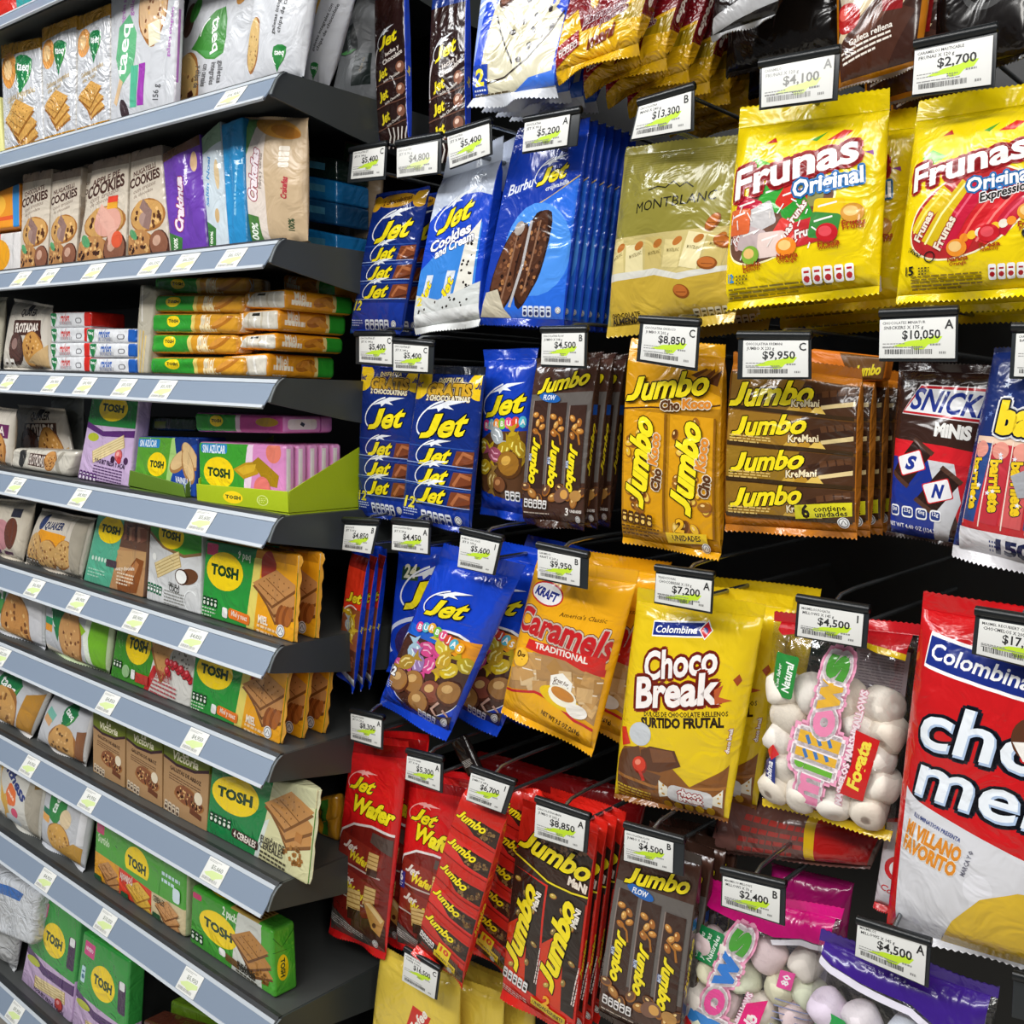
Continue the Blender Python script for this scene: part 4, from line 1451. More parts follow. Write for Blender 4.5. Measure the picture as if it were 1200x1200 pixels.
def a_stars(H):
    a = Art(H, '1C2E6A')
    rr = random.Random(3)
    for i in range(26):
        star(a, rr.uniform(4, 98), H * rr.uniform(.02, .38), rr.uniform(2, 4.5), ('8FA2D0', 'C8D2EA', '5A70AE')[i % 3], rr.uniform(0, 70))
    a.rect(0, H * .42, 100, H * .88, 'C8323C')
    a.rect(0, H * .42, 100, H * .46, 'E8C8B0')
    a.rect(0, H * .84, 100, H * .89, 'C02A30')
    for k in range(6):
        x = 10 + 18 * k
        a.rect(x - 8, H * (.45 + .004 * k), x + 8, H * .85, ('2E4A86', 'C03440', 'D05A5A')[k % 3], 3)
        a.ell(x, H * .485, 7, 8, 'E89A8A')
        a.rect(x - 8.6, H * .44, x - 7.6, H * .87, 'F0D8CC')
        a.text('barrilete', x, H * .66, 9, 'F0C824', H * .26, 84, 0, .05, '1C1A3A', .06)
        for j in range(4):
            star(a, x + rr.uniform(-5, 5), H * rr.uniform(.5, .82), 2.4, 'E8ECF6')
    a.poly([(40, H * .6), (58, H * .54), (62, H * .68), (48, H * .7)], 'A8AAB0')
    a.text('barrilete', 76, H * .335, 26, 'F4D42A', 110, 2, 0, .07, '141C40', .05, 'F0F0F4', .1)
    a.rect(0, H * .885, 100, H, 'E2E0E4')
    a.text('150', 48, H * .95, 12, '1C2450', 26, 2, 0, .06)
    a.dashes(30, H * .925, 5, 3, '30407A', 2, 4)
    return a


def a_bubbles_narrow(H):
    a = Art(H, 'D8341C')
    a.rect(0, 0, 100, H * .1, '8A2018')
    a.text('Jet', 56, H * .33, 36, 'F0D428', 90, -14, .4, .04, '3A1A08', .04)
    a.poly([(0, H), (0, H * .5), (30, H * .42), (100, H * .4), (100, H)], '8A4A2A')
    a.ring(60, H * .55, 62, H * .16, 5, 'E4D8D0', 0, 170, 290)
    for i in range(5):
        a.twist(50 + 22 * (i % 2) - 10, H * (.47 + .05 * i), 24, ('C8A01E', 'B89A28', 'A8B0B4', 'D0B030', 'B8901C')[i], 'F6F0A0', 40 * i)
    a.rect(0, H * .72, 100, H * .94, '4A2216')
    a.specks(50, H * .82, 46, H * .1, 24, 7, '7A4430', seed=5)
    a.rect(0, H * .94, 100, H, 'D8DCE4')
    return a


def a_blue_plain(H):
    a = Art(H, '143CB8')
    a.rect(12, H * .1, 40, H * .22, '2A4A2A')
    a.text('24', 26, H * .14, 14, 'E8E8C8', 20, 0, 0, .04)
    a.jet(58, H * .33, 80, -8)
    a.ring(60, H * .75, 66, H * .24, 5, 'D8E0F4', 0, 150, 280)
    a.ell(64, H * .76, 54, H * .22, '3A2A5A')
    return a


def a_caramel(H):
    a = Art(H, 'F0AC16')
    a.ell(25, H * .14, 18, 10, 'C81E28', 10)
    a.ell(25, H * .14, 16.5, 8.6, 'F6F2F2', 10)
    a.text('KRAFT', 25, H * .14, 7, '20308A', 25, 9, 0, .05)
    a.text('America\'s Classic', 66, H * .235, 3.6, '5A3408', 44, -3, .2, .01)
    a.text('Caramels', 50, H * .35, 22, 'C41E22', 104, 4, .15, .035, 'F8E8D8', .05, '7A3A10', .075)
    a.poly([(18, H * .455), (96, H * .44), (98, H * .51), (110, H * .5), (110, H * .56), (16, H * .52)], 'D42A24')
    a.text('TRADITIONAL', 54, H * .478, 5.4, 'F8EDE4', 56, -1, 0, .03)
    a.poly([(2, H * .83), (8, H * .68), (26, H * .53), (60, H * .52), (110, H * .58), (110, H * .88), (70, H * .8), (40, H * .76), (12, H * .82)], 'B48A58')
    rr = random.Random(4)
    for i in range(26):
        x, y = rr.uniform(8, 98), rr.uniform(.57, .8)
        a.rect(x - 7, H * y - 6, x + 7, H * y + 6, ('C89A5E', 'D8B078', 'B4864A', 'DDBE90')[i % 4], rr.uniform(-40, 40))
        if i % 3 == 0:
            a.line([(x - 5, H * y - 3), (x + 6, H * y - 4)], 1, 'EFE4D2')
    a.line([(-2, H * .855), (14, H * .83), (36, H * .78), (60, H * .8), (80, H * .86), (110, H * .9)], 2.4, 'C8262A')
    a.poly([(-2, H), (-2, H * .86), (14, H * .84), (36, H * .79), (60, H * .81), (80, H * .87), (110, H * .91), (110, H)], 'F2B01A')
    a.poly([(48, H * .64), (60, H * .6), (72, H * .64), (72, H * .72), (50, H * .73)], 'F8F4EA')
    a.text('Great for', 60, H * .655, 3.6, '5A3A18', 17, 4, .2)
    a.text('Dipping!', 60, H * .685, 3.6, '5A3A18', 17, 4, .2)
    a.ell(62, H * .765, 22, 8, 'F4E6A8', 8)
    a.ell(62, H * .765, 22, 8, 'E8C020', 8)
    a.ell(64, H * .74, 15, 8.5, 'F8F2DC', 6)
    a.ell(64, H * .728, 12.5, 5, 'C8843A', 6)
    a.ell(80, H * .8, 10, 6, 'F4EEE4', 6)
    a.ell(14, H * .59, 9, 8.5, 'F6C03A')
    a.text('0g', 14, H * .58, 6, '4A2A08', 10, 0, 0, .03)
    a.text('NET WT 9.5 OZ (269g)', 66, H * .915, 4.2, '4A2E0A', 40, 8, .1, .03)
    return a


def a_chocobreak(H):
    a = Art(H, 'E9C71A')
    a.colombina(44, H * .1, 46, -6)
    a.text('Choco', 48, H * .255, 20, 'FAF2EE', 58, -14, .12, .03, '8E2A1C', .085)
    a.text('Break', 48, H * .395, 22, 'FAF2EE', 68, -12, .12, .035, '8E2A1C', .085)
    a.poly([(78, H * .36), (84, H * .33), (82, H * .39), (92, H * .4), (80, H * .43)], 'C05A30')
    a.text('DULCES DE CHOCOLATE RELLENOS', 58, H * .5, 3.6, '3A240A', 66, -9, 0, .02)
    a.text('SURTIDO FRUTAL', 56, H * .545, 7, '2A1A06', 66, -9, 0, .05)
    a.poly([(90, H * .3), (94, H * .27), (98, H * .3), (94, H * .33)], 'A8481C')
    a.text('choco break', 95, H * .6, 4, 'F6EAE0', H * .13, -88, 0, .05, 'A0301C', .1)
    a.poly([(0, H * .8), (10, H * .72), (30, H * .7), (52, H * .76), (70, H * .86), (100, H * .72), (100, H), (0, H)], '8A5420')
    a.ell(24, H * .64, 10, 9, 'C8CCD0')
    a.poly([(8, H * .72), (2, H * .63), (10, H * .62), (16, H * .7)], 'D8341E')
    a.poly([(26, H * .72), (34, H * .69), (56, H * .685), (62, H * .76), (44, H * .815), (28, H * .82)], '5A341E')
    a.poly([(34, H * .7), (54, H * .69), (58, H * .74), (38, H * .77)], '7A4C2E')
    a.poly([(0, H * .84), (8, H * .74), (24, H * .7), (30, H * .82), (46, H * .83), (40, H * .92), (0, H * .94)], '64402A')
    a.ball(26, H * .8, 7, 'D83A20', 'F08A70', '8A2010')
    a.line([(26, H * .83), (29, H * .86), (30, H * .88)], 3, 'C83020')
    a.line([(0, H * .87), (40, H * .9), (100, H * .84)], 2.5, 'A46A30')
    for dx in (44, 96):
        a.poly([(dx, H * .855), (dx + 8, H * .88), (dx + 9, H * .93), (dx, H * .95)] if dx < 60 else [(dx, H * .85), (dx - 9, H * .9), (dx - 8, H * .94), (dx + 1, H * .95)], 'F0EAD8')
        a.specks(dx + (3 if dx < 60 else -4), H * .9, 4, 6, 6, 1, 'D8A020')
    a.rrect(52, H * .87, 88, H * .965, 5, 'D6D4D4', 4)
    a.text('choco', 70, H * .9, 5, 'F8EEEA', 20, 4, 0, .06, 'B02A24', .1)
    a.text('break', 71, H * .932, 5, 'F8EEEA', 20, 4, 0, .06, 'B02A24', .1)
    a.dashes(2, H * .92, 34, 4, 'D8B838', 1.3, 2.8, 6)
    for i in range(5):
        a.ell(50 + 9 * i, H * (.985 - .002 * i), 3.5, 3.2, 'E0B020')
    return a


MIL = [('m', ('F08CB4',)), ('i', ('6CB43A',)), ('l', ('E8B43A', '4A7AB8')), ('l', ('E8B43A', '4A7AB8')), ('o', ('F08CB4',)), ('w', ('E8B43A', '4A7AB8')), ('s', ('4E9A3A',))]
MIL2 = [('m', ('4A90D8',)), ('i', ('5CB43A',)), ('l', ('3A8AD8',)), ('l', ('3A8AD8',)), ('o', ('EC4A9A',)), ('w', ('2F7AD0',)), ('s', ('4EA03A',))]


def marsh_name(a, H, x0, y0, x1, y1, cols, s):
    """the rounded name running upwards letter by letter"""
    n = len(cols)
    ang = math.degrees(math.atan2(y1 - y0, x1 - x0))
    pos = [0, .18, .275, .39, .55, .79, 1.]
    wd = [1.3, .42, .42, .42, 1.05, 1.35, .85]
    for pas in range(2):
        for (ch, c), p, w in zip(cols, pos, wd):
            x, y = x0 + (x1 - x0) * p, y0 + (y1 - y0) * p
            hh = s * (1.15 if ch in 'il' else .82)
            if pas == 0:
                a.text(ch, x, y, hh, 'F7A6C6', w * s * .85, ang, 0, .05, 'F7A6C6', .16)
            else:
                a.text(ch, x, y, hh, c[0], w * s * .85, ang, 0, .05, 'FDF2F5', .085)
                if len(c) > 1 and ch == 'l':
                    for k in (-.3, -.02, .26):
                        a.line([(x + k * hh - 1.2, y - w * s * .3), (x + k * hh + 1.6, y + w * s * .3)], 2.6, c[1])


def a_fogata(H):
    a = Art(H)
    a.poly([(0, -1), (100, -1), (100, H * .1), (76, H * .07), (40, H * .02), (10, H * .06), (0, H * .04)], 'C41C24')
    a.poly([(60, H * .04), (78, H * .09), (100, H * .12), (100, H * .09), (78, H * .06)], 'E8C41E')
    a.rrect(6, H * .15, 26, H * .38, 2, '2E8A3E', 5)
    a.text('Con Sabor', 12, H * .27, 3.6, 'F0F6EE', 18, -84, .2)
    a.text('Natural', 20, H * .27, 6, 'F0F6EE', 22, -84, .2, .03)
    marsh_name(a, H, 43, H * .83, 55, H * .18, MIL, 24)
    a.text('MASMELOS MARSHMALLOWS', 70, H * .58, 4.4, 'F6E4EA', H * .62, -83, 0, .05, 'E88AAA', .06)
    a.poly([(72, H * .48), (88, H * .52), (82, H * .84), (66, H * .82), (72, H * .66)], 'CE1E1E')
    a.text('Fogata', 78, H * .66, 8, 'F4E04A', H * .26, -82, .2, .04)
    a.poly([(4, H * .75), (16, H * .7), (17, H * .98), (2, H * .96)], '1E2E7E')
    a.text('Colombina', 9, H * .86, 6.5, 'F4F4FA', H * .24, -84, .1, .03)
    a.poly([(6, H * .69), (13, H * .645), (19, H * .69), (12, H * .735)], 'D8242A')
    a.poly([(0, H), (0, H * .965), (26, H * .99), (44, H * .975), (60, H), (100, H * .96), (100, H)], 'E8C41E')
    return a


def a_chocmel(H):
    a = Art(H, 'C9161B')
    a.colombina(44, H * .13, 78, 7)
    for t, x, y, h, w, r in (('choc', 56, .33, 27, 92, 2), ('melos', 66, .49, 26, 110, 3)):
        a.text(t, x, H * y, h, 'AFC4E2', w, r, .1, .02, '181A26', .06)
        a.text(t, x - .8, H * y - .8, h * .97, 'EEF4FB', w * .99, r, .1, .012)
    a.ell(70, H * .3, 11, 12, '5A3420')
    a.poly([(60, H * .315), (78, H * .3), (80, H * .36), (66, H * .365)], 'EEEAE4')
    a.poly([(0, H * .53), (14, H * .56), (40, H * .6), (100, H * .69), (100, H), (0, H)], 'D9D9DE')
    rr = random.Random(2)
    for i in range(16):
        a.ell(rr.uniform(16, 96), H * rr.uniform(.66, .95), rr.uniform(4, 9), rr.uniform(4, 9), ('E4E4EA', 'D0D2DA', 'EDEDF2')[i % 3])
    a.poly([(30, H), (38, H * .9), (52, H * .8), (70, H * .75), (100, H * .74), (100, H)], 'D9B32A')
    a.text('ILLUMINATION PRESENTA', 26, H * .62, 2.4, '3A4A8A', 28, 14, 0, .02)
    a.text('MI VILLANO', 24, H * .665, 8, 'E08A1E', 34, 12, 0, .05, 'F8F0E0', .05)
    a.text('FAVORITO', 22, H * .715, 8, 'E08A1E', 34, 12, 0, .05, 'F8F0E0', .05)
    a.text('MARCA Y ©', 44, H * .7, 2.4, '6A6A7A', 16, -76)
    return a


def a_jet_wafer(H, six=False):
    a = Art(H, 'D3191C')
    a.rect(0, 0, 100, H * .05, '9C1014')
    a.jet(36, H * .2, 48, 4, 'F0A8A4')
    a.text('Wafer', 60, H * .315, 19, 'F8E824', 74, 9, .2, .05, '5A1208', .045)
    a.poly([(0, H * .52), (8, H * .45), (30, H * .405), (60, H * .4), (100, H * .425), (100, H), (0, H)], '7A1E18')
    a.line([(0, H * .51), (8, H * .445), (30, H * .4), (60, H * .395), (100, H * .42)], 3, 'EFE6E4')
    for k, f in enumerate((.5, .67)):
        y = H * f
        a.poly([(4, y), (10, y - H * .05), (86, y + H * .02), (84, y + H * .1), (2, y + H * .1)], '8E2A1E')
        a.line([(4, y + H * .1), (84, y + H * .14)], 2, 'C8B8B0')
        a.text('Jet', 28, y + H * .015, 12, 'F2E6DC', 26, 14, .4, .03)
        a.text('Wafer', 46, y + H * .07, 11, 'F4DC2A', 36, 12, .2, .04)
        a.wafer(70, y + H * .07, 18, H * .1, 4)
        a.rect(62, y + H * .1, 79, y + H * .135, '4A2A1E', 4)
    a.poly([(64, H * .42), (98, H * .44), (98, H * .52), (62, H * .47)], '5A4A44')
    a.poly([(40, H * .98), (44, H * .8), (62, H * .86), (90, H * .84), (100, H * .9), (100, H), (40, H)], '4A2A1E')
    a.poly([(0, H * .86), (40, H * .93), (100, H * .99), (100, H), (0, H)], '58504C')
    a.wafer(44, H * .79, 26, H * .12, -4)
    a.rect(34, H * .83, 58, H * .89, '3E2218', -4)
    a.poly([(62, H * .77), (72, H * .76), (96, H * .84), (90, H * .93), (76, H * .9)], 'C8924A')
    a.poly([(65, H * .775), (72, H * .77), (94, H * .84), (90, H * .86)], 'E8C88A')
    a.ell(80, H * .88, 3, 3.4, '5A2E14')
    if six:
        a.rect(-2, H * .54, 16, H * .64, '22368E')
        a.text('6', 7, H * .57, 12, 'F2F2F8', 9, 0, 0, .04)
        a.dashes(2, H * .61, 10, 2, 'E8E8F0', 1.2, 3)
    a.dashes(3, H * .9, 60, 4, 'C8C0BC', 1.3, 3, 12)
    a.badge(82, H * .975, 5)
    return a


def a_ten(H):
    a = Art(H, 'C8281E')
    for k in range(5):
        y = H * (.08 + .165 * k)
        a.poly([(0, y - H * .02), (100, y + H * .02), (100, y + H * .13), (0, y + H * .1)], ('C42A20', 'D8302A')[k % 2])
        a.poly([(40, y + H * .015), (100, y + H * .03), (100, y + H * .12), (52, y + H * .1), (30, y + H * .06)], '33221A')
        a.specks(72, y + H * .07, 26, H * .035, 18, 3.4, '8A6A40', seed=k + 3)
        a.specks(72, y + H * .07, 26, H * .04, 12, 2.4, '5A3A24', seed=k + 9)
        a.jumbo(38, y + H * .035, 66, 10, 15)
        a.line([(0, y + H * .105), (100, y + H * .14)], 1.6, '7A140E')
    a.poly([(0, H * .86), (30, H * .88), (100, H * .92), (100, H), (0, H)], '33241C')
    for i in range(8):
        a.line([(66 + 3 * i, H * .9), (60 + 4 * i, H)], 1.6, '6A4A34')
    a.gda(4, H * .87, 34, 5, 'E4E0DC', '2A1A14', 8, 1.8)
    a.rect(44, H * .86, 70, H * .93, 'F0D020', 8)
    a.text('10', 58, H * .89, 10, 'D84A1E', 18, 8, 0, .05)
    a.rect(38, H * .925, 84, H * .97, 'F0D020', 8)
    a.text('UNIDADES UNITS', 61, H * .948, 4.6, '3A240A', 40, 8, 0, .03)
    a.badge(72, H * .98, 5)
    return a


def a_red_side(H):
    a = Art(H, 'E2281C')
    a.text('Jumbo', 50, H * .62, 46, 'F0D022', H * .2, -84, .4, .04)
    return a


def a_mani(H):
    a = Art(H, 'D22A1C')
    a.poly([(30, H * .08), (56, H * .03), (100, H * .12), (100, H * .34), (0, H * .3), (0, H * .22)], '3A2820')
    a.specks(60, H * .1, 36, H * .07, 26, 3.2, '7A5A44', seed=4)
    a.specks(60, H * .1, 36, H * .07, 16, 2.4, '1E1410', seed=6)
    for x0, c in ((1, '2E221C'), (51, '2A1F1A')):
        a.poly([(x0, H * .3), (x0 + 47, H * .33), (x0 + 47, H * .92), (x0, H * .9)], c)
        a.poly([(x0, H * .62), (x0 + 14, H * .56), (x0 + 28, H * .66), (x0 + 30, H * .92), (x0, H * .9)], 'D03A1A')
        for i in range(9):
            a.peanut(x0 + 8 + (i * 13) % 34, H * (.36 + .058 * i), 3.6, 40 * i, ('C0A84A', '8A7A44')[i % 2])
        a.text('Jumbo', x0 + 18, H * .6, 22, 'F7E11E', H * .5, -80, .42, .05, '15100A', .035)
        a.text('MaNi', x0 + 38, H * .42, 7, 'F4ECE0', H * .1, -80, 0, .04, '15100A', .08)
        a.dashes(x0 + 43, H * .85, H * .2, 2, 'E8D8D0', 1.2, 2.6, -84)
    a.line([(0, H * .235), (20, H * .26), (50, H * .3), (80, H * .31), (100, H * .3)], 2, 'E8D424')
    a.jumbo(52, H * .165, 96, 6, 22)
    a.text('MaNi', 86, H * .26, 9, 'F2E4D4', 24, 6, 0, .05, '5A2A1A', .06)
    a.gda(2, H * .85, 36, 5, 'E6E4E2', '2A1A14', 8, 1.8)
    a.text('2', 62, H * .91, 12, 'F2A81E', 10, 4, .1, .05)
    a.rect(42, H * .935, 88, H * .975, 'D8B81E', 5)
    a.text('UNIDADES/UNITS', 65, H * .955, 4, '3A240A', 40, 5, 0, .03)
    a.dashes(2, H * .95, 34, 3, 'C8B8B0', 1.2, 2.6, 6)
    a.badge(94, H * .975, 4.5)
    return a


def a_surtido(H):
    a = Art(H)
    a.poly([(0, -1), (100, -1), (100, H * .14), (80, H * .115), (62, H * .135), (30, H * .1), (0, H * .05)], 'D8157E')
    a.poly([(60, H * .15), (80, H * .12), (100, H * .145), (100, H * .17), (80, H * .15), (62, H * .175)], 'E6E2EA')
    a.rrect(5, H * .17, 26, H * .36, 2, '1F8A4E', 8)
    for k, t in enumerate(('Con Sabores', 'y Colores', 'Naturales')):
        a.text(t, 9 + 6 * k, H * .27, 4, 'EAF6EE', 19, -78, .2, .02)
    marsh_name(a, H, 16, H * 1.0, 40, H * .2, MIL2, 23)
    a.text('MASMELOS MARSHMALLOWS', 46, H * .7, 4, 'F8E4EC', H * .5, -76, 0, .05, 'E88AB8', .06)
    a.poly([(52, H * .52), (66, H * .48), (58, H * .86), (42, H * .88)], 'E8187A')
    a.text('Surtido', 54, H * .7, 8, 'FBE8F2', H * .26, -76, .2, .04)
    a.rect(70, H * .3, 80, H * .4, 'EC4FA0', 5)
    a.text('80', 75, H * .35, 5, 'F8F0F4', 8, -80, 0, .03)
    a.poly([(2, H * .78), (12, H * .74), (10, H), (0, H)], '1E2E7E')
    a.text('Colombina', 6, H * .92, 5.5, 'F4F4FA', H * .26, -80, .1, .03)
    a.poly([(4, H * .72), (10, H * .68), (15, H * .72), (9, H * .77)], 'D8242A')
    for i in range(9):
        a.line([(70, H * (.46 + .035 * i)), (96, H * (.48 + .035 * i))], .8, '8A90B8')
    return a


def a_purple(H):
    a = Art(H)
    a.poly([(0, -1), (100, -1), (100, H * .22), (80, H * .2), (60, H * .12), (30, H * .1), (0, H * .05)], '3D1F86')
    a.line([(0, H * .07), (30, H * .12), (60, H * .15), (80, H * .23), (100, H * .25)], 4, 'E6E2F0')
    a.rrect(6, H * .28, 24, H * .62, 2, '25994A', 8)
    for k, t in enumerate(('Con Colores', 'y Sabores', 'Naturales')):
        a.text(t, 9.5 + 5 * k, H * .45, 3.8, 'EAF6EE', 22, -78, .2, .02)
    a.text('s', 44, H * .42, 20, '4EA86A', 18, -76, 0, .1, 'F4F0FA', .1, 'C0A8E0', .18)
    a.text('w', 38, H * .62, 22, '4A7AC8', 24, -76, 0, .1, 'F4F0FA', .1, 'C0A8E0', .18)
    a.rect(66, H * .36, 78, H * .44, '8A4AA0', 10)
    a.text('MASMELOS', 58, H * .5, 4, 'F0E8F6', H * .3, -78, 0, .03)
    return a


def a_yellow(H):
    a = Art(H, 'E3C64B')
    a.poly([(52, H * .22), (74, H * .25), (62, H * .5), (44, H * .46)], 'CC2A1E')
    a.text('Tofee', 60, H * .31, 9, 'F6EEE0', 26, -58, .2, .03)
    a.poly([(50, H * .4), (66, H * .42), (62, H * .5), (44, H * .46)], '4A86B0')
    a.ring(26, H * .58, 12, 12, 3, '6A3A1A', 0, 180, 340)
    return a


# ---------------------------------------------------------------- hanging bags: placement
HB = dict(mid=True, cat='sweet bag')


def bag(label, q, Y, T, art, base, seals=(.08, .04), sealc=None, group=None, copies=(), name='sweet_bag', **k):
    return pack(name, label, 'bag', q, Y, T, art, base, k.pop('mat', GLOSS), group, True, seals=seals, sealc=sealc, copies=copies, part='pouch', **k)


SIDE = dict(r=.003, bulge=.25)
ordn = ('second', 'third', 'fourth', 'fifth', 'sixth', 'seventh')


def row(n, dy, what, dx=0., dz=0.):
    return [((dx * (k + 1), dy * (k + 1), dz * (k + 1)), f'{what}, {ordn[k]} from the front') for k in range(n)]


# first row, cut by the top of the picture
bag('dark brown and blue chocolate bag hanging left at the top', [(440, -40), (476, -50), (481, 172), (446, 176)], .955, .016, {'front': a_jet_dark, 'right': blue_side}, {'*': '1240C4', 'front': '2A1512'}, (.1, 0), '1240C4', **SIDE)
bag('dark brown and blue chocolate bag right of its twin at the top', [(508, -30), (549, -42), (549, 188), (505, 192)], .945, .016, {'front': a_jet_dark, 'right': blue_side}, {'*': '1240C4', 'front': '2A1512'}, (.1, 0), '1240C4', **SIDE)
bag('blue bag with a swirl of cookies and cream at the top', [(578, -80), (694, -96), (648, 112), (553, 128)], (.9, .875), .02, {'front': a_cream, 'right': lambda H: Art(H, '1646CC')}, {'*': '1646CC'}, (.08, .06), ('1646CC', 'D8DCE4'), 'cookies and cream bags at the top',
    row(3, .024, 'blue cookies and cream bag behind'), curl=.006, **SIDE)
bag('wine red and gold peanut caramel bag hanging foremost at the top', [(700, -95), (800, -108), (744, 62), (648, 98)], (.9, .872), .026, {'front': a_special, 'right': a_special_side}, {'*': '7A1018'}, (.08, .07), ('7A1018', 'E3B011'), 'wine red and gold bags',
    [((.012 + .005 * k, .032 + .034 * k, -.008 - .004 * k), f'wine red and gold peanut caramel bag, {ordn[k]} from the front') for k in range(6)], curl=.007, mat=FOIL, **SIDE)
bag('black bag with a silver bottom band at the top', [(850, -90), (975, -112), (906, 22), (832, 48)], .93, .02, a_black, '15100F', (.1, .04), ('15100F', 'A8A8AA'))
bag('plain black glossy bag behind the silver banded one', [(862, -60), (992, -80), (985, 66), (850, 92)], .985, .03, lambda H: Art(H, '17120F'), '17120F', (.1, .04), group='black bags at the top',
    copies=[((0, .05, -.01), 'plain black glossy bag hanging deepest at the top')])
bag('brown and red wafer bag with orange edges at the top', [(980, -90), (1104, -108), (1078, 78), (982, 108)], .93, .028, a_wafer_red, 'B8700E', (.08, .02), '8C7C70', 'brown and red wafer bags', row(2, .035, 'brown and red wafer bag with orange edges', .012, -.012))
bag('near black bag at the upper right corner', [(1100, -90), (1225, -110), (1210, 66), (1092, 96)], .96, .03, a_plain_dark, '14100F', (.08, .03))
# second row
bag('leftmost blue pack of twelve chocolates with gold coins', [(441, 228), (505, 218), (471, 392), (410, 390)], .93, .016, a_jet12, '0F2A78', (.02, .03), '17379C', group='blue packs of twelve', copies=[((.006, .03, .0), 'blue pack of twelve chocolates, second on its hook')])
bag('blue cookies and cream bag with a white top', [(524, 184), (592, 160), (562, 382), (484, 392)], .925, .024, {'front': a_cookies, 'right': lambda H: Art(H, '1642BE')}, {'*': '1642BE'}, (.12, .04), ('C9D3E6', 'EDEFEE'), 'white topped blue bags',
    row(2, .027, 'white topped blue bag', .002, .006), **SIDE)
bag('blue bag with a chocolate bubble bar and angled gold line', [(606, 150), (692, 138), (660, 384), (560, 380)], .925, .013, {'front': a_bubble_bar, 'right': lambda H: Art(H, '1540BA')}, {'*': '1339A8'}, (.06, .04), '1339A8', 'blue bubble bar bags',
    row(6, .0148, 'blue bubble bar bag'), r=.005, bulge=.3)
bag('pale gold see-through bag of almond chocolates', [(733, 172), (874, 156), (862, 378), (711, 396)], .935, .034, a_gold, 'A79C4C', (.05, .06), ('8E8638', 'C9A93A'), 'pale gold almond bags', [((.012, .05, -.004), 'second pale gold almond bag behind the first')], wr=.003)
bag('yellow fruit chew bag with a round window of wrapped squares', [(868, 126), (1044, 104), (1030, 344), (847, 364)], .93, .042, a_fruit, 'F3D60B', (.1, .04), None, 'yellow fruit chew bags', row(3, .05, 'yellow fruit chew bag', .006, -.006), wr=.0016)
bag('yellow bag showing red and yellow chewy sticks', [(1076, 118), (1244, 90), (1222, 346), (1050, 356)], .93, .042, a_sticks, 'F3D60B', (.1, .04), None, 'yellow fruit stick bags', row(2, .05, 'yellow fruit stick bag', .006, -.006), wr=.0016)
# third row
bag('blue pack of small bars with gold banner, left of two', [(424, 424), (493, 428), (479, 612), (420, 603)], .935, .016, lambda H: a_jet12(H, True), '0F2A78', (.03, .03), '17379C', group='blue packs with a gold banner', copies=[((.004, .03, .0), 'blue gold banner pack, second on its hook')])
bag('blue pack of small bars with gold banner, right of two', [(492, 428), (569, 430), (552, 626), (470, 609)], .922, .018, lambda H: a_jet12(H, True), '0F2A78', (.05, .03), ('1A1E2A', '17379C'), wr=.0016)
bag('tall blue bag of gold wrapped chocolate balls', [(568, 410), (630, 408), (616, 612), (564, 602)], .95, .024, a_bubbles_long, '143EB4', (.06, .05), '143EB4')
bag('brown three-bar pack with peanuts in the middle row', [(630, 420), (704, 412), (684, 622), (612, 614)], .93, .018, {'front': a_flow, 'right': a_flow_side}, {'*': '412A1F'}, (.03, .04), '3C2419', 'brown three-bar packs of the middle row', row(2, .024, 'brown three-bar pack of the middle row', .001), curl=.006, **SIDE)
bag('golden two-bar coconut chocolate pack', [(738, 396), (850, 404), (845, 656), (730, 636)], .93, .02, {'front': a_choco_coco, 'right': lambda H: Art(H, 'C98E12')}, {'*': 'E0A012'}, (.06, .03), 'E0A012', curl=.004, **SIDE)
bag('orange clear pack of stacked peanut cream bars', [(860, 412), (1011, 432), (1004, 632), (850, 622)], .935, .022, a_kremani, 'C4761C', (.06, .04), ('B0651A', 'C87A24'), 'orange multi-bar packs', row(3, .026, 'orange multi-bar pack', .002), wr=.002, **SIDE)
bag('dark brown bag of mini chocolate bars with a white banner', [(1054, 424), (1170, 428), (1150, 646), (1039, 626)], .95, .03, a_minis, '3A221A', (.05, .02), '241410')
bag('navy starry bag of striped sweets at the right edge', [(1166, 408), (1300, 400), (1270, 690), (1114, 652)], .915, .036, a_stars, '1C2E6A', (.02, .06), ('1C2E6A', 'E2E0E4'), wr=.0018)
# fourth row
bag('narrow red and blue chocolate pouch, foremost of three', [(413, 640), (434, 646), (415, 812), (397, 790)], .922, .0125, {'front': a_bubbles_narrow, 'right': blue_side}, {'*': '1440C8', 'front': 'D8341C'}, (.05, .04), '1440C8', 'narrow red and blue pouches', row(2, .0155, 'narrow red and blue chocolate pouch'), r=.002, bulge=.2)
bag('half hidden blue bag numbered 24 behind the tilted one', [(468, 640), (545, 642), (532, 800), (455, 786)], .965, .016, a_blue_plain, '143CB8', (.06, .04))
bag('tilted blue bag of colourful wrapped chocolate balls', [(522, 636), (616, 662), (524, 868), (443, 826)], .91, .034, a_bubbles, '1442C6', (.08, .06), None, 'tilted blue bags of wrapped balls', [((.045, .045, .006), 'second tilted blue bag of wrapped balls'), ((.06, .09, .01), 'third tilted blue bag of wrapped balls')], wr=.002)
bag('orange-yellow bag of caramel cubes with a dipping cup', [(630, 652), (750, 668), (694, 886), (588, 834)], .93, .034, a_caramel, 'F0AC16', (.07, .04), None, 'orange-yellow caramel bags', [((.014, .042, .006), 'second orange-yellow caramel bag behind the first')], wr=.002)
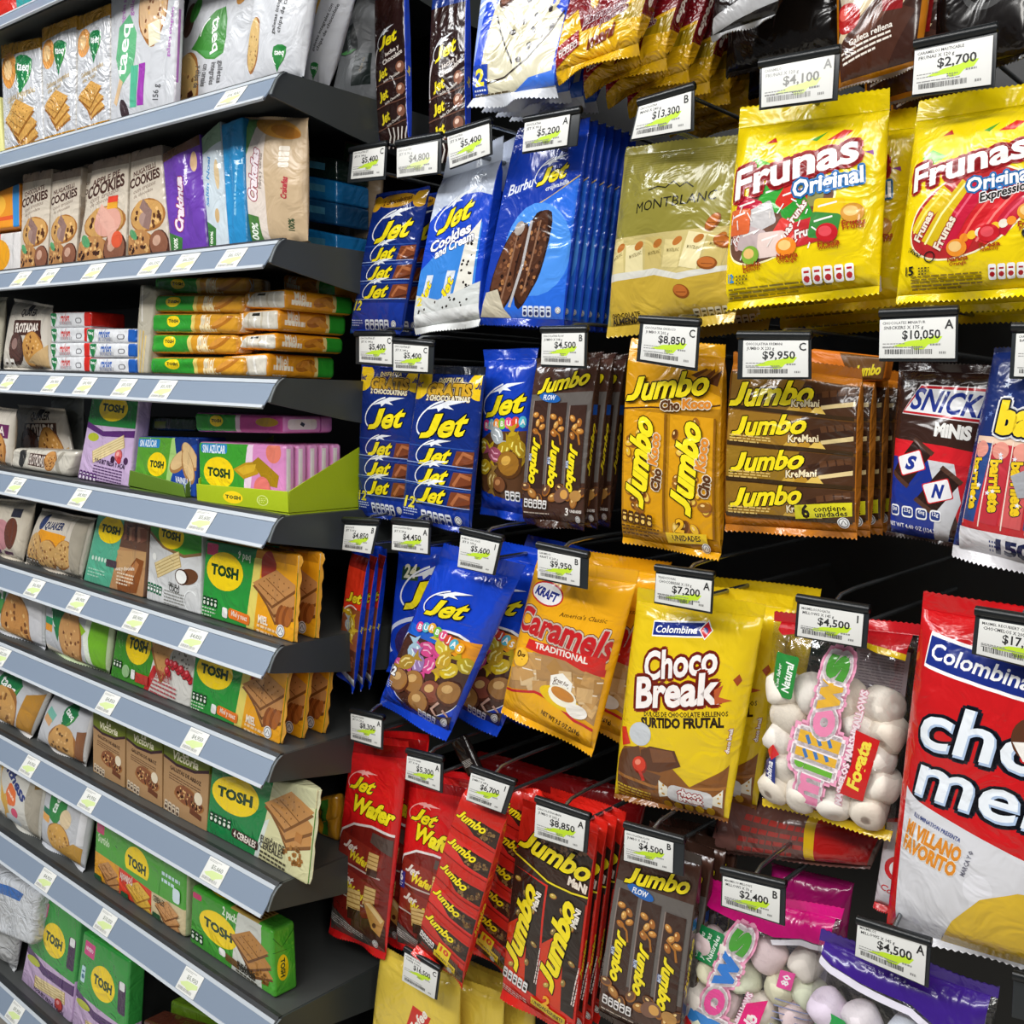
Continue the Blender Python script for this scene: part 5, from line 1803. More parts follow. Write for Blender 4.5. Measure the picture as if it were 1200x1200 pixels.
bag('yellow bag with brown candy and chocolate print', [(748, 688), (898, 708), (853, 964), (720, 934)], .93, .04, a_chocobreak, 'E9C71A', (.06, .02), ('E9C71A', '8A5420'), 'yellow chocolate candy bags', row(2, .046, 'yellow chocolate candy bag', .008, .003), wr=.0016)


def mallow(name, p, r, h, ax, col, lab, grp, seed):
    rr = random.Random(seed)
    S = Soup()
    n, m = 16, 10
    V = []
    for i in range(m + 1):
        t = math.pi * i / m
        sx, sz = math.sin(t), math.cos(t)
        k = (abs(sx) ** 5. + abs(sz) ** 5.) ** (-1 / 5.)
        for j in range(n):
            f = j * 2 * math.pi / n
            w = 1 + .05 * math.sin(2 * f + seed) + .03 * math.sin(3 * f + t * 2)
            V.append((r * sx * k * w * math.cos(f), r * sx * k * w * math.sin(f), h * sz * k))
    V = np.array(V)
    from mathutils import Euler
    R = np.array(Euler(ax).to_matrix())
    V = V @ R.T
    T = []
    for i in range(m):
        for j in range(n):
            a, b = i * n + j, i * n + (j + 1) % n
            T += [(a, a + n, b), (b, a + n, b + n)]
    S.add(V + p, T, col)
    o = S.link(name, SWEET, None, p)
    o['label'], o['category'], o['group'] = lab, 'marshmallow', grp
    return o


def fill(B, cols, lab, grp, v0, nx, ny, r, seed):
    rr = random.Random(seed)
    k = 0
    for j in range(ny):
        for i in range(nx):
            u = (i + .5 + (.25 if j % 2 else -.2)) / nx
            v = v0 + (.97 - v0) * (j + .5) / ny
            p = B.pt(np.array([np.clip(u, .12, .88)]), np.array([v]), np.array([.45]))[0]
            mallow('marshmallow', p, r, r * rr.uniform(.8, 1.), (rr.uniform(0, 3), rr.uniform(0, 3), rr.uniform(0, 3)), cols[(i * 2 + j) % len(cols)], lab, grp, seed + k)
            k += 1


def back_label(C, ink, u0, v0, u1, v1):
    def f(B, root, org):
        u, v = np.array([u0, u1, u1, u0]), np.array([v0, v0, v1, v1])
        Q = list(B.pt(u, v, np.full(4, .93)))
        plate('back_label', Q, .0006, Art(100, C).dashes(8, 8, 84, 26, ink, 1.2, 3.4), C, PAPER, root, org)
    return f


def clear_bag(label, q, Y, T, art, top, bot, cols, lab, grp, v0, nx, ny, r, lblc, seed, u0=.55):
    hold = {}

    def ex(B, root, org):
        hold['B'] = B
        back_label(lblc[0], lblc[1], u0, .1, .97, .55)(B, root, org)
    bag(label, q, Y, T, art, 'FFFFFF', (.05, .04), (top, bot), clear=True, extra=ex, bulge=.35, tv=(4, .5))
    fill(hold['B'], cols, lab, grp, v0, nx, ny, r, seed)


clear_bag('clear bag of white marshmallows with a red top', [(908, 716), (1082, 732), (1045, 984), (893, 944)], .93, .05, a_fogata, 'C41C24', 'E8C41E', ('F2E9DC', 'EDE2D2', 'F5EEE4'), 'white marshmallow inside the red-topped clear bag', 'white marshmallows', .3, 4, 5, .0178, ('9A8E92', '6E6468'), 40)
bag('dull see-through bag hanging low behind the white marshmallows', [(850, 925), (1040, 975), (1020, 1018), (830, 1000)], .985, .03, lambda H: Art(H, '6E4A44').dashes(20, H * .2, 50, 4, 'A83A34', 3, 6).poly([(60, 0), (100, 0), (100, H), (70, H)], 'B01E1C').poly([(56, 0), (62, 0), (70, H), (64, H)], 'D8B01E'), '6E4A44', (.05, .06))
bag('red and white bag corner peeking under the big red bag', [(1040, 960), (1110, 960), (1092, 1090), (1024, 1062)], .955, .02, lambda H: Art(H, 'CFC8CC').ell(45, H * .5, 34, 26, 'C81E24').ell(45, H * .5, 24, 18, 'F0EAEA').text('Colombina', 50, H * .8, 12, 'C81E24', 80, 14, .2), 'CFC8CC', (.03, .06), 'C81E24')
bag('big red and white bag of chocolate covered marshmallows', [(1083, 692), (1310, 730), (1268, 1158), (1038, 1090)], .895, .06, a_chocmel, 'C9161B', (.05, .02), ('C9161B', 'D9D9DE'), wr=.002)
# fifth row
bag('glossy red wafer bag hanging leftmost in the lower row', [(413, 862), (480, 868), (452, 1124), (386, 1092)], .925, .02, a_jet_wafer, 'D3191C', (.03, .03), None, 'red wafer bags on the left hook', [((.008, .03, .004), 'red wafer bag behind the leftmost one')])
bag('red wafer bag numbered 6 behind the tilted ten-bar pack', [(481, 905), (556, 918), (528, 1134), (464, 1108)], .94, .02, lambda H: a_jet_wafer(H, True), 'D3191C', (.03, .03), None, 'red wafer bags numbered 6', row(1, .03, 'red wafer bag numbered 6', .006))
bag('tilted red ten-bar chocolate pack with yellow count label', [(544, 925), (598, 946), (540, 1160), (487, 1114)], .892, .018, {'front': a_ten, 'right': a_red_side}, {'*': 'E2281C'}, (.03, .04), None, 'tilted red ten-bar packs', [((.026, .052, .004), 'second tilted red ten-bar pack behind the first')], curl=.006, **SIDE)
bag('red and brown two-bar peanut pack in the lower row', [(614, 935), (702, 968), (672, 1222), (588, 1168)], .93, .014, {'front': a_mani, 'right': a_red_side}, {'*': 'DA261C'}, (.04, .04), None, 'red and brown two-bar packs', row(3, .018, 'red and brown two-bar pack'), **SIDE)
bag('brown three-bar pack with peanuts in the lower row', [(733, 975), (824, 1002), (795, 1240), (700, 1192)], .93, .018, {'front': a_flow, 'right': a_flow_side}, {'*': '33211A'}, (.05, .04), None, 'brown three-bar packs of the lower row', row(3, .024, 'brown three-bar pack of the lower row', .001), **SIDE)
clear_bag('clear bag of pastel marshmallows with a pink top', [(826, 1030), (988, 1066), (950, 1290), (786, 1250)], .96, .04, a_surtido, 'D8157E', 'D8157E', ('E9D2D4', 'E6E2C4', 'EFE6DC', 'DFE3C8'), 'pastel marshmallow inside the pink-topped clear bag', 'pastel marshmallows', .2, 4, 5, .0172, ('A6A4BC', '6A70A0'), 80)
clear_bag('clear marshmallow bag with a purple top', [(962, 1088), (1172, 1156), (1130, 1420), (926, 1340)], .905, .04, a_purple, '3D1F86', '3D1F86', ('E4D6E8', 'DCE2EE', 'F0E8EE'), 'pale marshmallow inside the purple-topped clear bag', 'pale marshmallows', .24, 4, 5, .018, ('9A96B4', '5A6096'), 120, .5)
bag('plain yellow toffee bag hanging lowest on the left', [(447, 1108), (540, 1150), (535, 1340), (430, 1280)], .93, .03, a_yellow, 'E3C64B', (.04, .04), None, 'plain yellow toffee bags', [((.05, .03, -.012), 'plain yellow toffee bag, right of the labelled one'), ((.07, .07, -.01), 'plain yellow toffee bag hanging deepest')])
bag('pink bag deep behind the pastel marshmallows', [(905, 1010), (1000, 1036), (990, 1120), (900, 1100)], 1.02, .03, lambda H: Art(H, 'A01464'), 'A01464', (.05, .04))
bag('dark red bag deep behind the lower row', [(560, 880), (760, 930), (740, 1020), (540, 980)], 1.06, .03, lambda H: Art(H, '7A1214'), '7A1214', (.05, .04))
# bars lying or hanging loose
pack('chocolate_bar', 'loose orange wrapped bar lying on the orange multi-bar packs', 'bar', [(948, 408), (1040, 418), (1035, 446), (946, 446)], .955, .02, lambda H: Art(H, 'D8761A').poly([(40, 0), (100, 0), (100, H), (60, H)], '6A4418').text('Jumbo', 78, H * .6, 14, 'E8D424', 34, -8, .42, .04), 'D8761A', SATIN)
pack('chocolate_bar', 'dark brown wrapped bar dangling below the tilted blue bags', 'bar', [(526, 868), (542, 860), (563, 905), (548, 912)], .95, .01, lambda H: Art(H, '1E1614').dashes(20, H * .6, 60, 6, 'C8C0B8', 2.4, 6), '1E1614', GLOSS)
# ---------------------------------------------------------------- shelf packs: artwork
def onx(x, y, X):
    """the point of the upright plane at X seen at photo pixel x, y"""
    r = FWD + RIGHT * ((x - 600) / F_PX) + DOWN * ((y - 600) / F_PX)
    return EYE + r * (X / r[0])


GREEN = '2A963A'


def a_tosh(kind):
    def f(H):
        if kind == 'orange':
            a = Art(H, 'EDA51C')
            a.poly([(0, 0), (60, 0), (54, H), (0, H)], GREEN)
            a.poly([(58, 0), (66, 0), (60, H), (52, H)], 'E9D66A')
            a.poly([(0, 0), (100, 0), (100, H * .12), (0, H * .1)], 'C8861A')  # shadow of the shelf above, painted as darker tops of both colours
            a.poly([(0, 0), (59, 0), (58, H * .12), (0, H * .1)], '2A7A4A')
            a.rrect(3, 2, 16, 10, 1, 'C8406E')
            a.text('9 paq', 46, 7, 5, 'E8F0E0', 14)
            a.tosh(25, H * .36, 21, H * .24)
            a.ell(72, H * .2, 8, 10, 'A03A2A', wob=.08)
            a.crackers(80, H * .42, 46)
            for i in range(4):
                a.ell(86 + 3 * i, H * .72, 3.2, 7, ('8A4A1E', 'A8602A')[i % 2], 20)
            a.gda(2, H * .72, 18, 4, '123A1E', 'E8F0E0')
            a.rrect(33, H * .8, 56, H * .93, 2, 'EE7A22', 4)
            a.text('Miel y nuez', 45, H * .865, 3.6, 'FBEEDC', 17, 4)
            a.rrect(26, H * .8, 32, H * .93, 1.5, 'F0F0EC', 4)
            a.text('MIEL', 70, H * .83, 5, 'FBF0DA', 10, 4, 0, .04)
            a.dashes(64, H * .89, 24, 2, 'F6D8A8', 1.6, 3.4, 4)
            a.badge(88, H * .9, 4)
            a.dashes(2, H * .86, 16, 3, 'CFE6C8', 1, 2.4)
        elif kind == 'cereal':
            a = Art(H, 'DDD9A8')
            a.poly([(0, 0), (62, 0), (54, H), (0, H)], '0F8442')
            a.poly([(58, H * .5), (62, H * .46), (54, H), (50, H)], 'DCE4DC')
            a.poly([(62, 0), (100, 0), (100, H * .2), (61, H * .2)], 'C9C8A0')
            a.tosh(27, H * .33, 24, H * .25)
            a.crackers(78, H * .3, 44, 'C98F4E', '80501E')
            a.specks(86, H * .76, 10, H * .12, 24, 1.6, 'A8702E')
            a.rect(86, H * .5, 92, H * .6, 'B87A3A', 10)
            a.gda(3, H * .66, 24, 5, '0C3A20', 'E8F0E0')
            a.rrect(28, H * .76, 54, H * .88, 2, '3A2018', 4)
            a.text('4 CEREALES', 41, H * .82, 4.4, 'F2E8DC', 22, 4, 0, .03)
            a.text('FUSIÓN DE', 67, H * .72, 4.2, '2A2416', 22, 4, 0, .02)
            a.text('CEREALES', 66, H * .8, 4.2, '2A2416', 22, 4, 0, .02)
            a.dashes(56, H * .86, 24, 3, '4A4430', 1.4, 2.6, 4)
        elif kind == 'red':
            a = Art(H, 'D9D7D0')
            a.poly([(0, 0), (58, 0), (48, H), (0, H)], '3E8E26')
            a.poly([(0, 0), (58, 0), (56, H * .14), (0, H * .14)], '2A6A3A')
            a.rrect(6, 2, 14, 9, 1, 'B03A50')
            a.poly([(54, H * .6), (60, H * .62), (50, H), (44, H)], 'C8262A')
            a.tosh(32, H * .4, 16, H * .28)
            a.cracker(66, H * .35, 36, 44, 0, 'CF9A5A', '9A6430')
            a.ell(86, H * .44, 14, 10, 'B4B0AA')
            a.specks(86, H * .42, 12, 7, 22, 1, '6A625A')
            for i in range(14):
                a.ball(70 + (i * 7) % 30, H * (.5 + .035 * (i % 5)), 3, 'C0202E', 'EE7A84', '7A1018')
            a.gda(3, H * .7, 12, 3, '143A1E', 'E8F0E0')
            a.rrect(28, H * .76, 33, H * .9, 1, 'F0F0EC')
            a.rect(34, H * .78, 50, H * .92, 'C03A30')
            a.ell(21, H * .82, 5, 5, '9AC48A')
            a.text('QUINUA CON', 66, H * .68, 3.6, 'B02A34', 22, 3, 0, .02)
            a.text('FLOR AZUL', 66, H * .73, 3.6, 'B02A34', 20, 3, 0, .02)
            a.dashes(54, H * .78, 30, 4, 'C05A60', 1.3, 3, 3)
        elif kind == 'teal':
            a = Art(H, 'B98A5E')
            a.poly([(0, 0), (60, 0), (52, H * .6), (46, H), (0, H)], '57AE8E')
            a.poly([(56, 0), (100, 0), (100, H * .4), (54, H * .4)], '6A4A3A')
            for i in range(7):
                a.poly([(58 + 5 * i, H * (.06 + .03 * (i % 4))), (70 + 5 * i, H * .1), (72 + 5 * i, H * .24), (60 + 5 * i, H * .3)], ('8A5A48', '5A3A2E', 'A87A60')[i % 3])
            a.poly([(52, H * .45), (100, H * .4), (100, H * .6), (60, H * .72)], 'C49A68')
            a.poly([(58, H * .9), (84, H * .5), (98, H * .52), (90, H * .96), (60, H)], '8A4E22')
            a.poly([(66, H * .8), (84, H * .54), (90, H * .58), (78, H * .9)], 'B87A48')
            a.tosh(33, H * .2, 24, H * .19)
            a.text('nuez y chocolate', 68, H * .68, 4, 'F2E4D0', 30, -8, 0, .03)
            a.dashes(56, H * .74, 28, 4, 'E8D4B8', 1.6, 3.4)
            a.rrect(36, H * .6, 54, H * .7, 1, '4A3A44')
            for i in range(5):
                a.ell(10 + 6 * i, H * .63, 2, 2.4, 'CFEAD8')
            a.dashes(6, H * .78, 30, 3, 'A8D8C0', 1.4, 3.4)
        elif kind == 'coco':
            a = Art(H, 'D5D6D6')
            a.poly([(0, 0), (100, 0), (100, H * .26), (70, H * .34), (30, H * .28), (0, H * .14)], '8A6A44')
            a.poly([(0, 0), (100, 0), (100, H * .22), (70, H * .3), (30, H * .24), (0, H * .1)], '3F9A2E')
            a.tosh(44, H * .1, 24, H * .17)
            a.wafer(40, H * .48, 52, H * .2, -22, 'E4CE96', 'B89A5A')
            a.ell(78, H * .56, 18, H * .1, '6A4228', -12)
            a.ell(68, H * .58, 12, H * .1, '4A2A18')
            a.ell(67, H * .58, 9.5, H * .085, 'F6F6F2')
            a.text('SABOR A', 54, H * .71, 4, '3A3A34', 22, 2)
            a.text('COCO', 54, H * .76, 6, '3A3A34', 20, 2, 0, .03)
            a.dashes(34, H * .8, 40, 5, '8A8A84', 1.4, 3.4)
            a.gda(2, H * .76, 28, 5, '2A6A4A', 'F2F2F0', 3, 1.8)
            a.ring(84, H * .86, 12, 12, 1.5, 'EEF0F0', 0, 120, 320)
            a.ell(14, H * .42, 4, 4, 'F0F0EC')
        elif kind == 'blue':
            a = Art(H, '1E46A0')
            a.poly([(0, 0), (62, 0), (54, H), (0, H)], '5AA030')
            a.poly([(62, 0), (100, 0), (100, H * .1), (66, H * .3), (56, H * .9), (54, H)], '16377E')
            a.poly([(60, 0), (64, 0), (70, H * .35), (58, H), (54, H)], 'A8D078')
            a.rrect(2, 2, 40, H * .2, 2, '2E86C8')
            a.text('SIN AZÚCAR', 20, H * .11, 6, 'EAF4FA', 30, 0, 0, .03)
            a.tosh(38, H * .5, 16, H * .22)
            for i, (x, y, r) in enumerate(((74, .42, -30), (90, .32, 40), (88, .5, 60))):
                a.ell(x, H * y, 16, 8, 'A87A48', r)
                a.ell(x, H * y - 1.5, 14.5, 6.4, 'DDBB86', r)
            a.gda(2, H * .72, 24, 5, '123A1E', 'E8F0E0')
            a.text('VAINILLA', 82, H * .74, 5, 'E8EEFA', 24, 3, 0, .03)
            a.dashes(70, H * .8, 24, 3, 'A8C0E8', 1.5, 3.4)
            a.ell(46, H * .9, 12, 7, '2E6EC0')
            a.ell(88, H * .9, 5, 5, 'C8D8F0')
        elif kind == 'pink':
            a = Art(H, 'DD8EC4')
            a.poly([(0, 0), (60, 0), (60, H * .4), (54, H), (0, H)], '3FA02E')
            a.poly([(60, 0), (66, 0), (66, H * .4), (60, H), (54, H)], 'F0D4E6')
            a.rrect(4, H * .02, 36, H * .18, 2, '2E8AC8')
            a.text('SIN AZÚCAR', 20, H * .1, 5.5, 'EAF4FA', 28, 0, 0, .03)
            a.tosh(26, H * .5, 19, H * .26)
            a.ell(88, H * .12, 8, 7, 'E8806A')
            a.poly([(44, H * .42), (58, H * .3), (74, H * .26), (72, H * .46), (56, H * .56)], 'C0941A')
            a.poly([(66, H * .28), (72, H * .2), (94, H * .46), (92, H * .64), (80, H * .62)], 'A8820E')
            a.poly([(48, H * .42), (58, H * .34), (70, H * .31), (68, H * .42), (56, H * .5)], 'D8AE2A')
            a.ell(76, H * .68, 9, 8, 'E87A70')
            a.text('YOGURT', 78, H * .84, 6, 'FBEEF6', 26, 4, 0, .03)
            a.dashes(66, H * .89, 28, 2, 'F8E0F0', 1.6, 3.4)
            a.gda(2, H * .78, 26, 5, '143A1E', 'E8F0E0')
        elif kind == 'lilac':
            a = Art(H, 'CDB2D8')
            a.rect(0, 0, 100, H * .34, '1F7A36')
            a.poly([(0, H * .3), (40, H * .4), (100, H * .36), (100, H * .44), (40, H * .46), (0, H * .37)], '5A2A72')
            a.tosh(52, H * .13, 30, H * .15)
            a.ell(20, H * .48, 12, H * .05, 'B8C030')
            a.wafer(54, H * .6, 62, H * .15, -20, 'EBD8A6', 'C8AA6A')
            a.ball(76, H * .66, 7, 'D86A6A', 'F2B0A8', 'A03A40')
            for i in range(3):
                a.ell(66 + 12 * i, H * .71, 4, 4, ('3A1E3A', 'C83A40', '4A2A50')[i])
            a.text('YOGURT FRESA Y AÇAÍ', 60, H * .76, 5, '3A1E48', 60, 3, 0, .03)
            a.dashes(30, H * .8, 56, 6, '5A3A6A', 1.4, 3.2, 3)
            a.gda(3, H * .88, 36, 5, '5A2A72', 'F0E6F4', 3, 1.5)
        elif kind == 'lilac2':
            a = Art(H, 'CDB2D8')
            a.rect(0, 0, 100, H * .62, '2E9A3E')
            a.rrect(8, H * .06, 30, H * .2, 1.5, 'D83A86', 2)
            a.text('NUEVO', 19, H * .13, 4.4, 'FBE8F2', 16, 2, 0, .03)
            a.poly([(0, H * .58), (40, H * .68), (100, H * .64), (100, H * .74), (40, H * .76), (0, H * .66)], '4E2468')
            a.tosh(52, H * .36, 24, H * .16)
            a.rrect(82, H * .22, 96, H * .52, 3, '3A1E48')
            a.rrect(84, H * .22, 94, H * .3, 2, 'F0F0F0')
            a.gda(6, H * .32, 10, 1, 'BFE0EA', '2A6A8A', 0, 2)
            a.ell(18, H * .7, 14, H * .04, 'B8C030')
            a.wafer(56, H * .85, 60, H * .12, -8, 'EBD8A6', 'C8AA6A')
            a.ball(76, H * .92, 8, 'D0403A', 'F2A0A0', '8A2030')
            a.text('YOGURT FRESA Y AÇAÍ', 56, H * .96, 4.4, '3A1E48', 60, 3)
        elif kind == 'two':
            a = Art(H, 'D6D8D0')
            a.poly([(0, 0), (60, 0), (52, H), (0, H)], '3E9A2C')
            a.poly([(88, 0), (100, 0), (100, H), (86, H)], '4EA834')
            a.rrect(2, H * .08, 14, H * .18, 1.5, 'C8306A')
            a.text('2 pack', 50, H * .14, 6, 'EAF6E0', 18, 4, 0, .03)
            a.tosh(36, H * .46, 24, H * .26)
            a.crackers(74, H * .42, 44, 'B8803E', '6E441E')
            a.gda(2, H * .72, 16, 3, '123A1E', 'E8F0E0')
            a.rrect(38, H * .72, 46, H * .84, 2, 'F0F0EC')
            a.rect(46, H * .76, 62, H * .88, '6A4A1E', 4)
            a.text('FUSIÓN DE', 70, H * .8, 4, '2A2416', 20, 4, 0, .04)
            a.text('CEREALES', 70, H * .85, 4, '2A2416', 20, 4, 0, .04)
            a.specks(88, H * .78, 8, H * .1, 18, 1.4, '8A5A20')
            a.dashes(58, H * .9, 24, 2, '4A4430', 1.3, 2.6, 4)
        else:
            a = Art(H, '4FA53A')
            a.rrect(3, H * .1, 12, H * .26, 1, 'D03A70')
            a.tosh(50, H * .38, 13, H * .25, 2)
            a.text('Surtido', 12, H * .33, 5, 'D8EEC8', 14)
            a.dashes(76, H * .24, 18, 2, 'CFE8F0', 2, 4)
            a.rect(0, H * .55, 31, H, 'E5A020')
            a.rect(31, H * .55, 66, H, 'DC3A1E')
            a.rect(66, H * .55, 100, H, 'D6C49A')
            a.poly([(0, H * .5), (100, H * .52), (100, H * .6), (66, H * .62), (31, H * .56), (0, H * .56)], '4FA53A')
            a.crackers(18, H * .74, 24)
            a.crackers(52, H * .76, 26, 'E2B23E', 'A87420')
            a.crackers(82, H * .76, 24, 'C89058', '7A4A20')
            for x in (3, 34, 68):
                a.rrect(x, H * .88, x + 8, H * .97, 1, '17502A')
            a.text('AJONJOLÍ', 40, H * .66, 4, 'F8E8DC', 14, 0, 0, .03)
            a.text('CEREALES', 74, H * .68, 3.6, '4A3A20', 12)
            a.rrect(88, H * .36, 95, H * .56, 2, 'DCEEF4')
        return a
    return f


def a_tosh_side(main, strip, x0=18, x1=62):
    def f(H):
        a = Art(H, main)
        a.rect(x0, 0, x1, H, strip)
        a.rect(x0, 0, x1, H * .2, 'D8CFA8')
        a.rect(x1 - 20, H * .3, x1 + 8, H * .55, 'D8D8D4')
        for i in range(6):
            a.rect(x1 - 18, H * (.32 + .035 * i), x1 + 6, H * (.34 + .035 * i), '22221E')
        return a
    return f


def a_taeq(kind):
    def f(H):
        a = Art(H, 'C9CBD0')
        if kind == 'gold':
            a.rect(0, 0, 100, H * .16, 'C58F1A')
            a.poly([(0, H * .13), (100, H * .1), (100, H * .2), (0, H * .2)], 'C9CBD0')
            a.rect(0, H * .93, 100, H, 'C08A14')
            a.ell(24, H * .25, 22, 20, 'E09A4A')
            a.ell(20, H * .24, 12, 11, 'F4CB90')
            a.taeq(60, H * .29, 36, 8)
            a.text('Galletas integrales', 52, H * .5, 7, 'B8A070', 70, -6)
            a.text('de miel', 42, H * .55, 6, 'B8A070', 40, -6)
            a.crackers(46, H * .68, 76, 'D3A052', '9A6424')
        elif kind == 'tall':
            a.rect(0, H * .96, 100, H, '4A1E5A')
            a.text('integrales avena', 24, H * .16, 6, 'B06AB8', H * .3, -84, 0, .02)
            a.text('galletas', 38, H * .14, 6, 'B06AB8', H * .2, -84, 0, .02)
            a.cookie(68, H * .22, 20, 'D9B48A', '8A5A3A', 3, 30)
            a.line([(70, H * .34), (72, H * .5)], 16, 'E6E0C4')
            a.poly([tuple(q) for q in rotm(np.array([(-.8, 0), (-.2, -.45), (.5, -.45), (.8, 0), (.4, .45), (-.4, .45)]) * 34, -78) + (28, H * .47)], '63B07E')
            a.text('taeq', 28, H * .47, 15, 'F4FAF4', 40, -80, 0, .02)
            a.rect(36, H * .6, 46, H * .9, '52B08E', 4)
            a.rect(47, H * .6, 57, H * .9, '9A3AA8', 4)
            a.text('156 g', 76, H * .84, 8, '5A5A5E', H * .11, -82)
            a.line([(10, H * .84), (22, H * .68)], 6, 'D8B890')
            a.ell(26, H * .92, 6, 12, '3A2A2E', -30)
            a.text('galletas integrales', 93, H * .45, 4, 'B06AB8', H * .34, -84)
        elif kind == 'big':
            a.poly([(0, 0), (20, 0), (10, H * .3), (0, H * .4)], 'E4E4E8')
            a.taeq(52, H * .45, 34, 78, '3E8A34')
            a.cookie(24, H * .78, 19, 'D2B070', '8A6236', 5, 24)
            a.specks(26, H * .9, 20, 10, 9, 3, '5A2E22')
            a.ell(14, H * .28, 9, 12, '5A4038')
            a.ell(22, H * .22, 7, 9, '3F8A3A', 40)
            a.ell(82, H * .12, 8, 14, 'B8813C', 20)
            for i, t in enumerate(('galletas', 'integrales', 'con cereales', 'y chips de')):
                a.text(t, 66 - 9 * i, H * .72, 6, '5A5A5C', H * .16, 96)
        elif kind == 'bigside':
            a.taeq(34, H * .2, 30, 78, '5A9A44')
            a.cookie(20, H * .7, 12, 'D2B070', '8A6236', 5, 26)
            for i, t in enumerate(('galletas integrales con', 'chips de chocolate')):
                a.text(t, 60 + 10 * i, H * .45, 6, '3A3A3C', H * .42, -78, .1, .02)
            a.taeq(66, H * .82, 20, 8, '1E7C34')
        elif kind == 'side':
            a.line([(40, 0), (30, H * .16), (26, H * .34)], 9, 'D2A23A')
            for i, t in enumerate(('galletas integrales con', 'chips de chocolate')):
                a.text(t, 58 + 14 * i, H * .46, 8, '3A3A3C', H * .42, -76, .1, .02)
            a.taeq(56, H * .82, 26, 8, '1E7C34')
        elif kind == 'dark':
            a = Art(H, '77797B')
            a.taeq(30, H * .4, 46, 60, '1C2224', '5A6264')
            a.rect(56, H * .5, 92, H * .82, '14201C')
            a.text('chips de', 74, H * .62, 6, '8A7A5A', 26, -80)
        elif kind == 'green':
            a.rect(72, 0, 100, H, '76B82A')
            a.line([(76, H * .05), (72, H * .5), (78, H)], 7, 'E8EEE0')
            a.taeq(30, H * .2, 32, 0)
            a.rect(3, H * .36, 20, H * .48, '2A9A6A')
            a.rect(3, H * .48, 20, H * .6, 'E89A2A')
            a.poly([(50, H * .3), (58, H * .22), (72, H * .4), (66, H * .5), (54, H * .42)], '9AC82A')
            a.cookie(50, H * .66, 17, 'C9965E', '7A4A26', 7, 30)
            a.poly([(0, H * .84), (30, H * .9), (50, H), (0, H)], 'EDE4D4')
        elif kind == 'mid':
            a.taeq(30, H * .28, 40, 2)
            a.rect(-4, H * .46, 8, H * .6, '3AAE8E')
            a.ell(66, H * .36, 12, 14, 'DAD8D0')
            a.rect(56, H * .45, 74, H * .6, 'E2A05A')
            a.cookie(64, H * .74, 22, 'C98E4E', '7A4A26', 9, 22)
            a.poly([(0, H * .9), (40, H * .86), (60, H), (0, H)], 'E8D4B0')
            a.text('1.5', 94, H * .8, 5, '2A2A2A', 8, 8)
            a.rect(84, 0, 100, H, 'D2D2D6')
        elif kind == 'low':
            a.taeq(50, H * .32, 32, 20)
            a.line([(0, H * .1), (30, H * .5), (10, H * .8)], 8, 'DCC9A0')
            a.rect(-3, H * .44, 14, H * .62, '58B0A0', 16)
            a.cookie(48, H * .72, 26, 'CF9C58', '8A5A2A', 3, 24)
            a.poly([(78, H * .3), (100, H * .2), (100, H), (74, H)], 'C08A34')
        elif kind == 'seed':
            a.taeq(60, H * .2, 28, 20)
            a.rect(12, H * .22, 34, H * .4, '7ABAAA', 18)
            a.rect(10, H * .36, 30, H * .5, 'D8A878', 18)
            a.cookie(60, H * .74, 28, 'CC9A5A', '6A4A2A', 4, 26)
            a.poly([(84, H * .4), (100, H * .36), (100, H), (86, H)], '8A5A3A')
        else:
            a.poly([tuple(q) for q in rotm(np.array([(0, -.75), (.36, -.4), (.4, .1), (.1, .6), (-.3, .5), (-.42, 0), (-.3, -.4)]) * 48, 6) + (44, H * .27)], '2F8A44')
            a.text('taeq', 44, H * .27, 11, 'F2FAF2', 32, -74, 0, .02)
            a.rect(10, H * .42, 30, H * .5, '1E7A5A')
            a.rect(10, H * .5, 30, H * .6, 'EFAE5A')
            a.ell(64, H * .44, 11, 12, 'E6CFA8')
            a.cookie(52, H * .76, 26, 'D8A44E', '9A6426', 8, 22)
            a.poly([(50, H * .9), (84, H * .7), (100, H * .74), (94, H), (56, H)], 'C4943A')
            a.rect(88, 0, 100, H * .7, 'E8E8EC')
        return a
    return f


def a_cook(word, apple=False):
    def f(H):
        a = Art(H, 'CFC3B2')
        a.rect(0, 0, 100, H * .1, '8E7C6C')
        a.ring(50, H * .03, 20, 10, 5, '5A4A40', 0, 180, 360, 10)
        a.text(word, 48, H * .2, 7, '5A3A30', 70, -6, 0, .03)
        a.text('COOKIES', 48, H * .28, 13, '4A2E26', 90, -6, .05, .04)
        a.text('con trozos', 48, H * .36, 6, '9A8A7C', 66, -8, .3)
        a.text('de chocolate', 44, H * .41, 5, '9A8A7C', 56, -8, .3)
        a.cookie(54, H * .62, 44, 'C99A5A', '5A3420', len(word), H * .155)
        a.ell(50, H * .66, 15, H * .07, 'A88A80', 20)
        a.line([(40, H * .5), (60, H * .6), (52, H * .74)], 16, '8E7068')
        a.cookie(32, H * .87, 38, 'B88450', '4A2A1C', 4, H * .13)
        a.ball(80, H * .9, 22, '8A5A44', 'C8A08A', '4A2A20')
        a.ell(18, H * .78, 12, 6, '5AA06A', 30)
        if apple:
            a.ell(62, H * .62, 28, H * .14, 'D8A090')
            a.line([(40, H * .5), (70, H * .66), (78, H * .82)], 18, 'DCA898')
            a.rect(58, H * .38, 80, H * .44, 'D8402A')
            a.rect(58, H * .44, 80, H * .5, 'E0A030')
            a.ell(84, H * .8, 10, H * .08, 'D85A3A')
        return a
    return f


def a_cook_side(H):
    return Art(H, 'A89C8C').dashes(90, H * .3, H * .6, 12, '5A5048', 3, 6.5, 90)


